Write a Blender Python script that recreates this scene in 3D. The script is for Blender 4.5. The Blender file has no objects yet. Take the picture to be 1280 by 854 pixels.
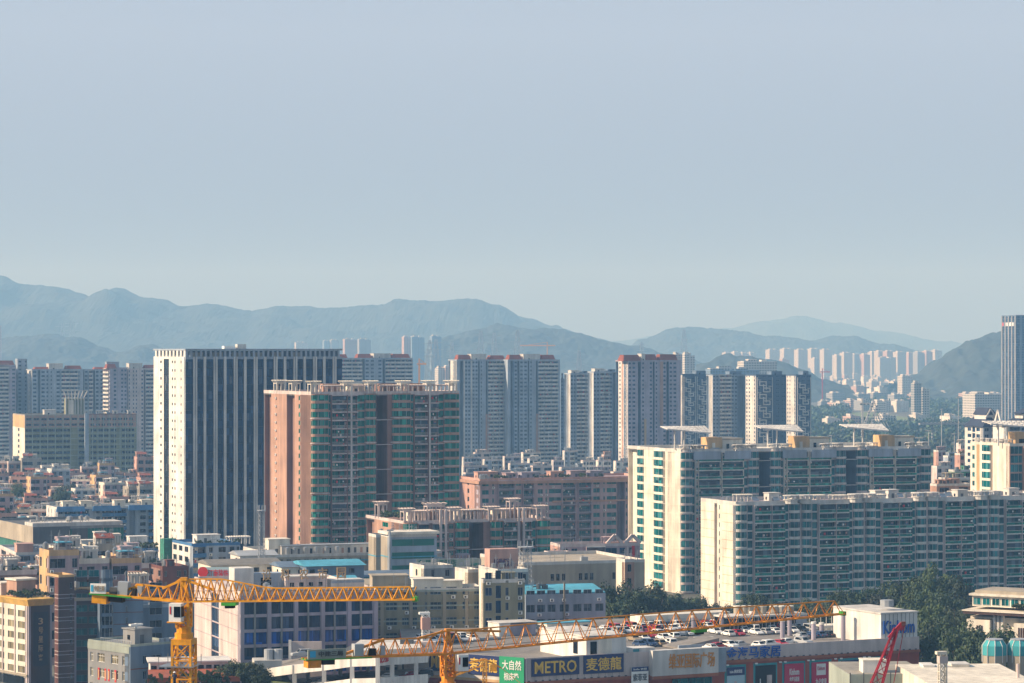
import bpy, math, random
from math import sin, cos, pi, sqrt, radians as R
from mathutils import Vector, Matrix

# ---------------------------------------------------------------- camera, world, sun
C = bpy.context.scene.collection
scn = bpy.context.scene
F, H, YH = 3555.6, 95.0, 437.0        # focal length in photo pixels, eye height, horizon row
cam = bpy.data.objects.new('camera', bpy.data.cameras.new('camera')); C.objects.link(cam)
cam.location = (0, 0, H); cam.rotation_euler = (pi/2, 0, 0)
cam.data.lens = 100; cam.data.sensor_width = 36; cam.data.shift_y = 10/1280
cam.data.clip_start = 1; cam.data.clip_end = 60000
scn.camera = cam
SUN_EL, SUN_AZ = R(30), R(8)          # azimuth: from the left, a little towards the camera
w = bpy.data.worlds.new('World'); scn.world = w; w.use_nodes = True
nt = w.node_tree; nt.nodes.clear()
out = nt.nodes.new('ShaderNodeOutputWorld'); bg = nt.nodes.new('ShaderNodeBackground')
sky = nt.nodes.new('ShaderNodeTexSky'); sky.sky_type = 'NISHITA'; sky.sun_disc = False
sky.sun_elevation = SUN_EL; sky.sun_rotation = R(270) - SUN_AZ
sky.air_density = 1.6; sky.dust_density = 1.2; sky.ozone_density = 2.5; sky.altitude = 0
hs = nt.nodes.new('ShaderNodeMix'); hs.data_type = 'RGBA'; hs.inputs[0].default_value = 0.5
hz_ = nt.nodes.new('ShaderNodeMix'); hz_.data_type = 'RGBA'; hz_.inputs[6].default_value = (1.65, 2.2, 3.6, 1); hz_.inputs[7].default_value = (3.7, 4.4, 5.7, 1)
mz_ = nt.nodes.new('ShaderNodeMapRange'); mz_.inputs[1].default_value = 0; mz_.inputs[2].default_value = .11; nt.links.new(mz_.outputs[0], hz_.inputs[0]); nt.links.new(hz_.outputs[2], hs.inputs[7])
tcw = nt.nodes.new('ShaderNodeTexCoord'); sxyz = nt.nodes.new('ShaderNodeSeparateXYZ'); mr = nt.nodes.new('ShaderNodeMapRange')   # pale haze glow low in the sky, clear blue above
nt.links.new(tcw.outputs['Generated'], sxyz.inputs[0]); nt.links.new(sxyz.outputs[2], mr.inputs[0]); nt.links.new(sxyz.outputs[2], mz_.inputs[0])
mr.inputs[1].default_value = .13; mr.inputs[2].default_value = .45; mr.inputs[3].default_value = .95; mr.inputs[4].default_value = .3
nt.links.new(mr.outputs[0], hs.inputs[0])
nt.links.new(sky.outputs[0], hs.inputs[6]); nt.links.new(hs.outputs[2], bg.inputs[0])
bg.inputs[1].default_value = 0.088
nt.links.new(bg.outputs[0], out.inputs[0])
sl = bpy.data.lights.new('sun', 'SUN'); sl.energy = 5.0; sl.angle = R(0.53); sl.color = (1.0, 0.83, 0.63)
so = bpy.data.objects.new('sun', sl); C.objects.link(so); so.location = (-500, 0, 400)
sdir = Vector((-cos(SUN_EL)*cos(SUN_AZ), -cos(SUN_EL)*sin(SUN_AZ), sin(SUN_EL)))
so.rotation_euler = sdir.to_track_quat('Z', 'Y').to_euler()
scn.view_settings.view_transform = 'Standard'; scn.view_settings.look = 'None'
scn.view_settings.exposure = 0.5; scn.view_settings.gamma = 1
try: scn.view_settings.use_curve_mapping = False
except Exception: pass
scn.cycles.max_bounces = 6; scn.cycles.diffuse_bounces = 3; scn.cycles.glossy_bounces = 3
scn.cycles.volume_bounces = 1
HAZE_DENSITY = 0.0002

# ---------------------------------------------------------------- materials
def lin(h):
    h = h.lstrip('#'); o = []
    for i in (0, 2, 4):
        c = int(h[i:i+2], 16)/255
        o.append(c/12.92 if c <= .04045 else ((c+.055)/1.055)**2.4)
    return (*o, 1)
MATS = {}
def mat(name, col=None, kind='wall', rough=.8, metal=0., var=.24, scale=.25):
    if name in MATS: return MATS[name]
    m = bpy.data.materials.new(name); m.use_nodes = True; n = m.node_tree; L = n.links.new
    p = n.nodes['Principled BSDF']; p.inputs['Roughness'].default_value = rough; p.inputs['Metallic'].default_value = metal
    c = lin(col)
    geo = n.nodes.new('ShaderNodeNewGeometry')
    if kind == 'wall':                 # patchy render with rain streaks
        mp = n.nodes.new('ShaderNodeVectorMath'); mp.operation = 'MULTIPLY'; mp.inputs[1].default_value = (1.6, 1.6, .16)
        L(geo.outputs['Position'], mp.inputs[0])
        a = n.nodes.new('ShaderNodeTexNoise'); a.inputs['Scale'].default_value = scale*1.6; a.inputs['Detail'].default_value = 4
        L(mp.outputs[0], a.inputs['Vector'])
        b = n.nodes.new('ShaderNodeTexNoise'); b.inputs['Scale'].default_value = scale*.5; b.inputs['Detail'].default_value = 3
        L(geo.outputs['Position'], b.inputs['Vector'])
        ad = n.nodes.new('ShaderNodeMath'); ad.operation = 'ADD'; L(a.outputs[0], ad.inputs[0]); L(b.outputs[0], ad.inputs[1])
        r = n.nodes.new('ShaderNodeMapRange'); r.inputs[1].default_value = .7; r.inputs[2].default_value = 1.3
        r.inputs[3].default_value = 1-var*1.5; r.inputs[4].default_value = 1+var*.5
        L(ad.outputs[0], r.inputs[0])
        mx = n.nodes.new('ShaderNodeVectorMath'); mx.operation = 'SCALE'; mx.inputs[0].default_value = c[:3]
        L(r.outputs[0], mx.inputs['Scale']); L(mx.outputs[0], p.inputs['Base Color'])
    elif kind == 'glass':              # panes: each about 1.4 m cell of its own darkness, some with pale curtains
        sn = n.nodes.new('ShaderNodeVectorMath'); sn.operation = 'SNAP'; sn.inputs[1].default_value = (1.35, 1.35, 3.1)
        L(geo.outputs['Position'], sn.inputs[0])
        wn = n.nodes.new('ShaderNodeTexWhiteNoise'); wn.noise_dimensions = '3D'; L(sn.outputs[0], wn.inputs['Vector'])
        cr = n.nodes.new('ShaderNodeValToRGB'); e = cr.color_ramp.elements
        e[0].position = 0; e[0].color = tuple(x*.35 for x in c[:3])+(1,)
        e[1].position = .8; e[1].color = c
        k = e.new(.9); k.color = (*[min(1, x*1.6+.03) for x in c[:3]], 1)
        k = e.new(1.0); k.color = (*[x*.5+.09 for x in c[:3]], 1)
        L(wn.outputs['Value'], cr.inputs[0]); L(cr.outputs[0], p.inputs['Base Color'])
        p.inputs['Roughness'].default_value = rough if rough < .5 else .12; p.inputs['Specular IOR Level'].default_value = .22
    elif kind == 'leaf':
        a = n.nodes.new('ShaderNodeTexNoise'); a.inputs['Scale'].default_value = .35; a.inputs['Detail'].default_value = 2
        L(geo.outputs['Position'], a.inputs['Vector'])
        oi = n.nodes.new('ShaderNodeObjectInfo')
        ad = n.nodes.new('ShaderNodeMath'); ad.operation = 'MULTIPLY_ADD'; ad.inputs[1].default_value = .6
        L(oi.outputs['Random'], ad.inputs[0]); L(a.outputs[0], ad.inputs[2])
        cr = n.nodes.new('ShaderNodeValToRGB'); e = cr.color_ramp.elements
        e[0].position = .4; e[0].color = tuple(x*.6 for x in c[:3])+(1,)
        e[1].position = 1.15 if 0 else 1.0; e[1].color = (c[0]*2.2, c[1]*1.8, c[2]*1.1, 1)
        L(ad.outputs[0], cr.inputs[0]); L(cr.outputs[0], p.inputs['Base Color'])
    elif kind == 'far':                # far facade: real window rows as a procedural pattern (each about a pixel)
        tc = n.nodes.new('ShaderNodeTexCoord')
        sp = n.nodes.new('ShaderNodeSeparateXYZ'); L(tc.outputs['Object'], sp.inputs[0])
        def band(src, per, duty):
            d = n.nodes.new('ShaderNodeMath'); d.operation = 'DIVIDE'; d.inputs[1].default_value = per; L(src, d.inputs[0])
            f = n.nodes.new('ShaderNodeMath'); f.operation = 'FRACT'; L(d.outputs[0], f.inputs[0])
            g = n.nodes.new('ShaderNodeMath'); g.operation = 'LESS_THAN'; g.inputs[1].default_value = duty; L(f.outputs[0], g.inputs[0])
            return g.outputs[0]
        xy = n.nodes.new('ShaderNodeMath'); xy.operation = 'ADD'; L(sp.outputs[0], xy.inputs[0]); L(sp.outputs[1], xy.inputs[1])
        m1 = n.nodes.new('ShaderNodeMath'); m1.operation = 'MULTIPLY'
        L(band(xy.outputs[0], 3.6, .55), m1.inputs[0]); L(band(sp.outputs[2], 3.1, .5), m1.inputs[1])
        nz = n.nodes.new('ShaderNodeSeparateXYZ'); L(geo.outputs['Normal'], nz.inputs[0])
        up = n.nodes.new('ShaderNodeMath'); up.operation = 'LESS_THAN'; up.inputs[1].default_value = .5; L(nz.outputs[2], up.inputs[0])
        m2 = n.nodes.new('ShaderNodeMath'); m2.operation = 'MULTIPLY'; L(m1.outputs[0], m2.inputs[0]); L(up.outputs[0], m2.inputs[1])
        mx = n.nodes.new('ShaderNodeMix'); mx.data_type = 'RGBA'; L(m2.outputs[0], mx.inputs[0])
        mx.inputs[6].default_value = c; mx.inputs[7].default_value = (.07, .1, .12, 1)
        L(mx.outputs[2], p.inputs['Base Color'])
    else:
        a = n.nodes.new('ShaderNodeTexNoise'); a.inputs['Scale'].default_value = scale; a.inputs['Detail'].default_value = 5
        L(geo.outputs['Position'], a.inputs['Vector'])
        r = n.nodes.new('ShaderNodeMapRange'); r.inputs[1].default_value = .3; r.inputs[2].default_value = .7
        r.inputs[3].default_value = 1-var; r.inputs[4].default_value = 1+var
        L(a.outputs[0], r.inputs[0])
        mx = n.nodes.new('ShaderNodeVectorMath'); mx.operation = 'SCALE'; mx.inputs[0].default_value = c[:3]
        L(r.outputs[0], mx.inputs['Scale']); L(mx.outputs[0], p.inputs['Base Color'])
    MATS[name] = m
    return m
for a in [
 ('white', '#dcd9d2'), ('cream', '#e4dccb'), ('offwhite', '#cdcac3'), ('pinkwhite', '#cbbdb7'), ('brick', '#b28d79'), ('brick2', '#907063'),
 ('pink', '#bd9688'), ('tan', '#a89e8c'), ('beige', '#a39a86'), ('olive', '#858662'), ('worn', '#8f8a72'), ('grey', '#8b8c8b'), ('dgrey', '#5a5c5e'), ('bgrey', '#98a5b2'),  # bgrey doubles as painted shade on the fronts of white blocks
 ('yellow', '#b59a55'), ('ochre', '#c9a676'), ('rust', '#a5603f'), ('redbrick', '#a34c32'), ('dbrown', '#4a342e'), ('blue', '#3f74a4'), ('cyan', '#4fa3bd'),
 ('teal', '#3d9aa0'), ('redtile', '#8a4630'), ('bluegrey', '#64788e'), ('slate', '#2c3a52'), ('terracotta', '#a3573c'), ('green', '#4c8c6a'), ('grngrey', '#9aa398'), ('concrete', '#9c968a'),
 ('purple', '#5a4468'), ('signdark', '#332c38'), ('cornice', '#e0b45c'), ('dark', '#24272a'), ('deepblue', '#3a5470'), ('roofgrey', '#7d7a74'), ('lilac', '#a59eaa'), ('mauve', '#ac979b'), ('deck', '#85807a'), ('brown', '#6b4038')]:
    mat(a[0], a[1])
for a in [('g_blue', '#063458'), ('g_dark', '#07131e'), ('g_teal', '#00666a'), ('g_green', '#007a6a'), ('g_cobalt', '#1258b0'), ('g_pale', '#40535e'), ('g_curtain', '#8d8468')]:
    mat(a[0], a[1], 'glass')
mat('leaf', '#213628', 'leaf', rough=.7); mat('leaf2', '#2b4029', 'leaf', rough=.7); mat('leaf3', '#29372f', 'leaf', rough=.7)
mat('bark', '#4a4036', 'noise'); mat('steel', '#9fa3a5', 'noise', rough=.35, metal=.7); mat('alu', '#9da2a6', 'noise', rough=.5)
mat('crane_yellow', '#e09a10', 'noise', rough=.45, var=.25, scale=1.5); mat('crane_orange', '#d88a1e', 'noise', rough=.5, var=.25, scale=1.5); mat('crane_green', '#3f9a30', 'noise', rough=.5); mat('crane_red', '#a8182c', 'noise', rough=.5)
mat('black', '#141414', 'noise'); mat('sign_blue', '#13295e', 'noise', rough=.5, var=.08); mat('sign_gold', '#e6bc50', 'noise', rough=.4, var=.1)
mat('sign_green', '#1f9a68', 'noise', rough=.5, var=.06); mat('sign_white', '#e6e6e0', 'noise', rough=.5, var=.06); mat('sign_red', '#c4262e', 'noise', rough=.5, var=.08)
mat('sign_magenta', '#b81f4c', 'noise', rough=.5, var=.06); mat('sign_cyan', '#3aa8cf', 'noise', rough=.5, var=.06); mat('sign_orange', '#c9862a', 'noise', var=.08)
mat('sign_letterblue', '#1f55a8', 'noise', var=.08); mat('sign_ice', '#a8c4cc', 'noise', var=.08); mat('dgreen', '#12685a', 'noise')
mat('ground', '#5f6058', 'noise', var=.4, scale=.02); mat('hill', '#2c3a3a', 'noise', var=.3, scale=.02); mat('wood', '#3c5238', 'noise', var=.5, scale=.03)
mat('grass', '#6c7a4c', 'noise', var=.3, scale=.05); mat('asphalt', '#55555a', 'noise', var=.2, scale=.5)
mat('net', '#2f7a68', 'noise', var=.3, scale=.8)
for a in [('f_white', '#bcbab4'), ('f_pink', '#b49a90'), ('f_grey', '#93979a'), ('f_blue', '#7088a0')]: mat(a[0], a[1], 'far')
for a in [('c_white', '#e4e4e0'), ('c_silver', '#a9adb0'), ('c_red', '#a8182a'), ('c_black', '#1b1d20'), ('c_blue', '#2c4468'), ('c_tan', '#9a8a70')]:
    mat(a[0], a[1], 'noise', rough=.25, var=.04)

# ---------------------------------------------------------------- mesh helpers
class MB:
    def __init__(s): s.v = []; s.f = []; s.m = []; s.names = []
    def mi(s, m):
        if m not in s.names: s.names.append(m)
        return s.names.index(m)
    def poly(s, pts, m):
        k = len(s.v); s.v += [tuple(p) for p in pts]; s.f.append(tuple(range(k, k+len(pts)))); s.m.append(s.mi(m))
    def hexa(s, P, m):                # 8 corners: bottom ring, top ring
        k = len(s.v); s.v += [tuple(p) for p in P]; i = s.mi(m)
        for q in ((3, 2, 1, 0), (4, 5, 6, 7), (0, 1, 5, 4), (1, 2, 6, 5), (2, 3, 7, 6), (3, 0, 4, 7)):
            s.f.append(tuple(k+j for j in q)); s.m.append(i)
    def box(s, x0, x1, y0, y1, z0, z1, m):
        s.hexa([(x0, y0, z0), (x1, y0, z0), (x1, y1, z0), (x0, y1, z0), (x0, y0, z1), (x1, y0, z1), (x1, y1, z1), (x0, y1, z1)], m)
    def fb(s, Fr, s0, s1, n0, n1, z0, z1, m):   # box in a face frame: along, outward, up
        if s1-s0 < .01 or z1-z0 < .01: return
        o, t, n = Fr
        P = lambda a, b, z: (o[0]+t[0]*a+n[0]*b, o[1]+t[1]*a+n[1]*b, z)
        s.hexa([P(s0, n1, z0), P(s1, n1, z0), P(s1, n0, z0), P(s0, n0, z0), P(s0, n1, z1), P(s1, n1, z1), P(s1, n0, z1), P(s0, n0, z1)], m)
    def prism(s, pts, z0, z1, m, top=None):     # plan outline, counter-clockwise
        n = len(pts); k = len(s.v); i = s.mi(m)
        s.v += [(p[0], p[1], z0) for p in pts]+[(p[0], p[1], z1) for p in pts]
        for j in range(n): s.f.append((k+j, k+(j+1) % n, k+n+(j+1) % n, k+n+j)); s.m.append(i)
        s.f.append(tuple(k+n+j for j in range(n))); s.m.append(s.mi(top or m))
        s.f.append(tuple(k+n-1-j for j in range(n))); s.m.append(i)
    def cyl(s, x, y, z0, z1, r, m, n=10, r1=None):
        r1 = r if r1 is None else r1; k = len(s.v); i = s.mi(m)
        for z, q in ((z0, r), (z1, r1)): s.v += [(x+q*cos(2*pi*j/n), y+q*sin(2*pi*j/n), z) for j in range(n)]
        for j in range(n): s.f.append((k+j, k+(j+1) % n, k+n+(j+1) % n, k+n+j)); s.m.append(i)
        s.f.append(tuple(k+n+j for j in range(n))); s.m.append(i); s.f.append(tuple(k+n-1-j for j in range(n))); s.m.append(i)
    def beam(s, p, q, r, m, r2=None):
        p = Vector(p); q = Vector(q); d = q-p
        if d.length < 1e-4: return
        d.normalize(); a = Vector((0, 0, 1)) if abs(d.z) < .9 else Vector((1, 0, 0))
        u = d.cross(a).normalized()*(r2 or r); v = d.cross(u).normalized()*r
        s.hexa([p-u-v, p+u-v, p+u+v, p-u+v, q-u-v, q+u-v, q+u+v, q-u+v], m)
    def add(s, o, M):
        k = len(s.v); s.v += [tuple(M @ Vector(p)) for p in o.v]
        mm = [s.mi(x) for x in o.names]
        s.f += [tuple(k+j for j in f) for f in o.f]; s.m += [mm[i] for i in o.m]
    def mesh(s, name, mods=None):
        me = bpy.data.meshes.new(name); me.from_pydata(s.v, [], s.f)
        for x in s.names: me.materials.append(MATS[x])
        me.polygons.foreach_set('material_index', s.m); me.update(); return me
    def build(s, name, parent=None, loc=None, rz=0):
        return place(name, s.mesh(name), parent, loc, rz)
def place(name, me, parent=None, loc=None, rz=0, M=None):
    o = bpy.data.objects.new(name, me); C.objects.link(o)
    if parent: o.parent = parent
    if M is not None: o.matrix_basis = M
    else:
        if loc: o.location = loc
        if rz: o.rotation_euler = (0, 0, rz)
    return o
def tag(o, label, cat, group=None, kind=None):
    if label: o['label'] = label
    if cat: o['category'] = cat
    if group: o['group'] = group
    if kind: o['kind'] = kind
    return o
def thing(name, label, cat, loc=(0, 0, 0), rz=0, group=None):
    o = bpy.data.objects.new(name, None); C.objects.link(o); o.location = loc; o.rotation_euler = (0, 0, rz)
    o.empty_display_size = .5
    return tag(o, label, cat, group)
def copy_tree(root, loc, rz, label, group=None, sc=None):
    r = root.copy(); C.objects.link(r); r.location = loc; r.rotation_euler = (0, 0, rz); r['label'] = label
    if group: r['group'] = group
    if sc: r.scale = sc
    for ch in root.children:
        c = ch.copy(); C.objects.link(c); c.parent = r
        for g in ch.children:
            d = g.copy(); C.objects.link(d); d.parent = c
    return r
def PX(px, Y): return (px-640)/F*Y
def PZ(py, Y): return H-(py-YH)/F*Y

# ---------------------------------------------------------------- lettering (Blender's own font), made first
TEXTS = {}
def text_geo(s):
    if s in TEXTS: return TEXTS[s]
    cu = bpy.data.curves.new('t', 'FONT'); cu.body = s; cu.resolution_u = 2; cu.offset = .012
    o = bpy.data.objects.new('t', cu); C.objects.link(o); bpy.context.view_layer.update()
    me = bpy.data.meshes.new_from_object(o.evaluated_get(bpy.context.evaluated_depsgraph_get()))
    v = [tuple(x.co) for x in me.vertices]; f = [tuple(p.vertices) for p in me.polygons]
    bpy.data.objects.remove(o); bpy.data.meshes.remove(me); bpy.data.curves.remove(cu)
    xs = [p[0] for p in v] or [0, 1]; ys = [p[1] for p in v] or [0, 1]
    x0, x1, y0, y1 = min(xs), max(xs), min(ys), max(ys)
    TEXTS[s] = ([((p[0]-x0)/(x1-x0), (p[1]-y0)/(y1-y0)) for p in v], f); return TEXTS[s]
def text_mb(s, w, h, m, x=0, z=0, y=0, th=.08):
    v, f = text_geo(s); b = MB(); k = len(v)
    b.v = [(x+p[0]*w, y, z+p[1]*h) for p in v]+[(x+p[0]*w, y+th, z+p[1]*h) for p in v]
    ed = {}
    for q in f:
        for i in range(len(q)):
            a, c = q[i], q[(i+1) % len(q)]; ed[(a, c)] = ed.get((a, c), 0)+1
    b.f = list(f)
    for (a, c) in ed:
        if (c, a) not in ed: b.f.append((c, a, a+k, c+k))
    b.m = [b.mi(m)]*len(b.f); return b
def sign_part(parent, Fr, s0, s1, z0, z1, bgm, fg, s, rows=None, n=.3, name='sign', label=None):
    """a flat board on a face frame with raised lettering as its sub-part"""
    o, t, nn = Fr
    wd = s1-s0; ht = z1-z0
    M = Matrix(((t[0], -nn[0], 0, o[0]+t[0]*s0+nn[0]*n), (t[1], -nn[1], 0, o[1]+t[1]*s0+nn[1]*n), (0, 0, 1, z0), (0, 0, 0, 1)))
    b = MB(); b.box(0, wd, 0, .18, 0, ht, bgm)
    bo = place(name, b.mesh(name), parent, M=M)
    if label: bo['label'] = label
    l = MB()
    for (txt, fx0, fx1, fz0, fz1, m) in (rows or [(s, .06, .94, .15, .85, fg)]):
        if txt.startswith('#'):        # a plain block of colour inside the board
            l.box(fx0*wd, fx1*wd, -.05, 0, fz0*ht, fz1*ht, m)
        elif txt.startswith('|'):
            cs = txt[1:]; n_ = len(cs); hh = (fz1-fz0)/n_
            for i, ch in enumerate(cs): l.add(text_mb(ch, (fx1-fx0)*wd, hh*ht*.72, m, fx0*wd, (fz1-(i+1)*hh+.1*hh)*ht, -.1, .1), Matrix())
        else: l.add(text_mb(txt, (fx1-fx0)*wd, (fz1-fz0)*ht, m, fx0*wd, fz0*ht, -.1, .1), Matrix())
    place('lettering', l.mesh('lettering'), bo)
    return bo

# ---------------------------------------------------------------- building engine
def w_from(px0, Y0, th, pxr): X0 = PX(px0, Y0); return ((pxr-640)*Y0-F*X0)/(F*cos(th)-(pxr-640)*sin(th))
def d_from(px0, Y0, th, pxl): X0 = PX(px0, Y0); return (F*X0-(pxl-640)*Y0)/(F*sin(th)+(pxl-640)*cos(th))
UNITS = {}
def u_window(w, h, g='g_blue', fr='alu', cols=2, bars=0):
    k = ('w', round(w, 1), round(h, 1), g, fr, cols, bars)
    if k not in UNITS:
        w, h = k[1], k[2]; b = MB(); b.box(0, w, .06, .12, 0, h, g); q = MB()
        e = .07
        q.box(0, w, 0, .14, 0, e, fr); q.box(0, w, 0, .14, h-e, h, fr); q.box(0, e, 0, .14, e, h-e, fr); q.box(w-e, w, 0, .14, e, h-e, fr)
        for i in range(1, cols): q.box(w*i/cols-e*.4, w*i/cols+e*.4, .01, .13, e, h-e, fr)
        if bars: q.box(e, w-e, .02, .12, h*.68, h*.68+e, fr)
        UNITS[k] = (b, q)
    return k
def u_balcony(w, dp, m, rail, seed):
    k = ('b', round(w, 1), dp, m, rail, seed)
    if k not in UNITS:
        w = k[1]; b = MB(); b.box(0, w, -dp, 0, -.42, 0, m)
        if rail == 'solid': b.box(0, w, -dp, -dp+.12, 0, .95, m)
        elif rail == 'glass': b.box(0, w, -dp, -dp+.06, 0, .85, 'g_green'); b.box(0, w, -dp-.03, -dp+.09, .85, .97, m)
        else:
            b.box(0, w, -dp, -dp+.06, .9, .98, m); b.box(0, w, -dp, -dp+.05, .45, .5, m)
            for i in range(int(w/.5)+1): b.box(i*.5, i*.5+.05, -dp+.005, -dp+.045, 0, .9, m)
        rn = random.Random(seed)
        if rail != 'solid' and seed % 5 == 0: b.box(.05, w*(.5 if seed % 2 else .95), -dp+.08, -dp+.12, .97, 2.4, 'g_pale')
        for i in range(rn.randint(1, 5)):     # washing, pots, boxes
            x = rn.uniform(.2, max(.3, w-.8)); c = rn.choice(['sign_white', 'pinkwhite', 'brick', 'bluegrey', 'leaf2', 'alu', 'dgrey', 'pink', 'tan', 'blue', 'sign_red', 'sign_white'])
            z = rn.choice([1.2, 1.4, 0.0]); b.box(x, x+rn.uniform(.3, .9), -dp+.3, -dp+.45, z, z+rn.uniform(.5, .9), c)
        UNITS[k] = (b, None)
    return k
def bow_pts(w, dp, n=8): return [(w*.5-w*.5*cos(pi*i/n), -dp*sin(pi*i/n)) for i in range(n+1)]
def u_bow(w, dp, z0, z1, g):
    k = ('B', round(w, 1), dp, round(z0, 2), round(z1, 2), g)
    if k not in UNITS:
        w = k[1]; b = MB(); pts = [(x*.96+w*.02, y*.95) for x, y in bow_pts(w, dp)]
        b.prism(pts, z0, z1, g); q = MB()
        for (x, y) in [(p[0], p[1]) for p in bow_pts(w, dp)][1:-1:2]: q.box(x-.05, x+.05, y-.02, y+.08, z0, z1, 'alu')
        b.add(q, Matrix()); UNITS[k] = (b, None)
    return k
def u_ac():
    k = 'ac'
    if k not in UNITS:
        b = MB(); b.box(0, .95, -.42, 0, 0, .7, 'sign_white'); b.box(.1, .6, -.44, -.42, .1, .6, 'dgrey'); b.box(0, .95, -.45, 0, -.08, -.03, 'steel'); UNITS[k] = (b, None)
    return k
UM = {}
def unit_mesh(k, i, nm):
    if (k, i) not in UM: UM[(k, i)] = UNITS[k][i].mesh(nm)
    return UM[(k, i)]
class Bld:
    def __init__(s, name, label, px, Y, th=25, z0=0, cat='building', group=None):
        s.th = R(th); s.px = px; s.Y = Y
        s.root = thing(name, label, cat, (PX(px, Y), Y, z0), s.th, group); s.z0 = z0
        s.units = {}; s.wall = MB(); s.roofmb = MB()
    def W(s, pxr): return w_from(s.px, s.Y, s.th, pxr)
    def D(s, pxl): return d_from(s.px, s.Y, s.th, pxl)
    def Z(s, py): return PZ(py, s.Y)-s.z0
    def unit(s, kind, key, Fr, a, n, z):
        o, t, nn = Fr
        M = Matrix(((t[0], -nn[0], 0, o[0]+t[0]*a+nn[0]*n), (t[1], -nn[1], 0, o[1]+t[1]*a+nn[1]*n), (0, 0, 1, z), (0, 0, 0, 1)))
        s.units.setdefault(kind, []).append((key, M))
    def finish(s, sub=False, cap=100):
        if s.wall.v: s.wall.build('wall', s.root)
        if s.roofmb.v: s.roofmb.build('roof', s.root)
        for kind, L in s.units.items():
            L.sort(key=lambda q: -round(q[1][2][3], 1))
            rest = MB()
            for i, (k, M) in enumerate(L):
                if i < cap:
                    if sub and UNITS[k][1]:
                        o = place(kind, unit_mesh(k, 0, kind), s.root, M=M); place('frame', unit_mesh(k, 1, 'frame'), o)
                    else:
                        kk = k
                        if UNITS[k][1]:
                            kk = ('J', k)
                            if kk not in UNITS:
                                j = MB(); j.add(UNITS[k][0], Matrix()); j.add(UNITS[k][1], Matrix()); UNITS[kk] = (j, None)
                        place(kind, unit_mesh(kk, 0, kind), s.root, M=M)
                else:
                    rest.add(UNITS[k][0], M)
                    if UNITS[k][1]: rest.add(UNITS[k][1], M)
            if rest.v: rest.build(kind, s.root)['kind'] = 'stuff'
        return s.root
FF = ((0, 0), (1, 0), (0, -1))
T = .35
def parse(spec):
    o = []
    for q in spec.split():
        i = 1
        while i < len(q) and not (q[i].isdigit() or q[i] == '.'): i += 1
        o.append((q[:i], float(q[i:])))
    return o
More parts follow.
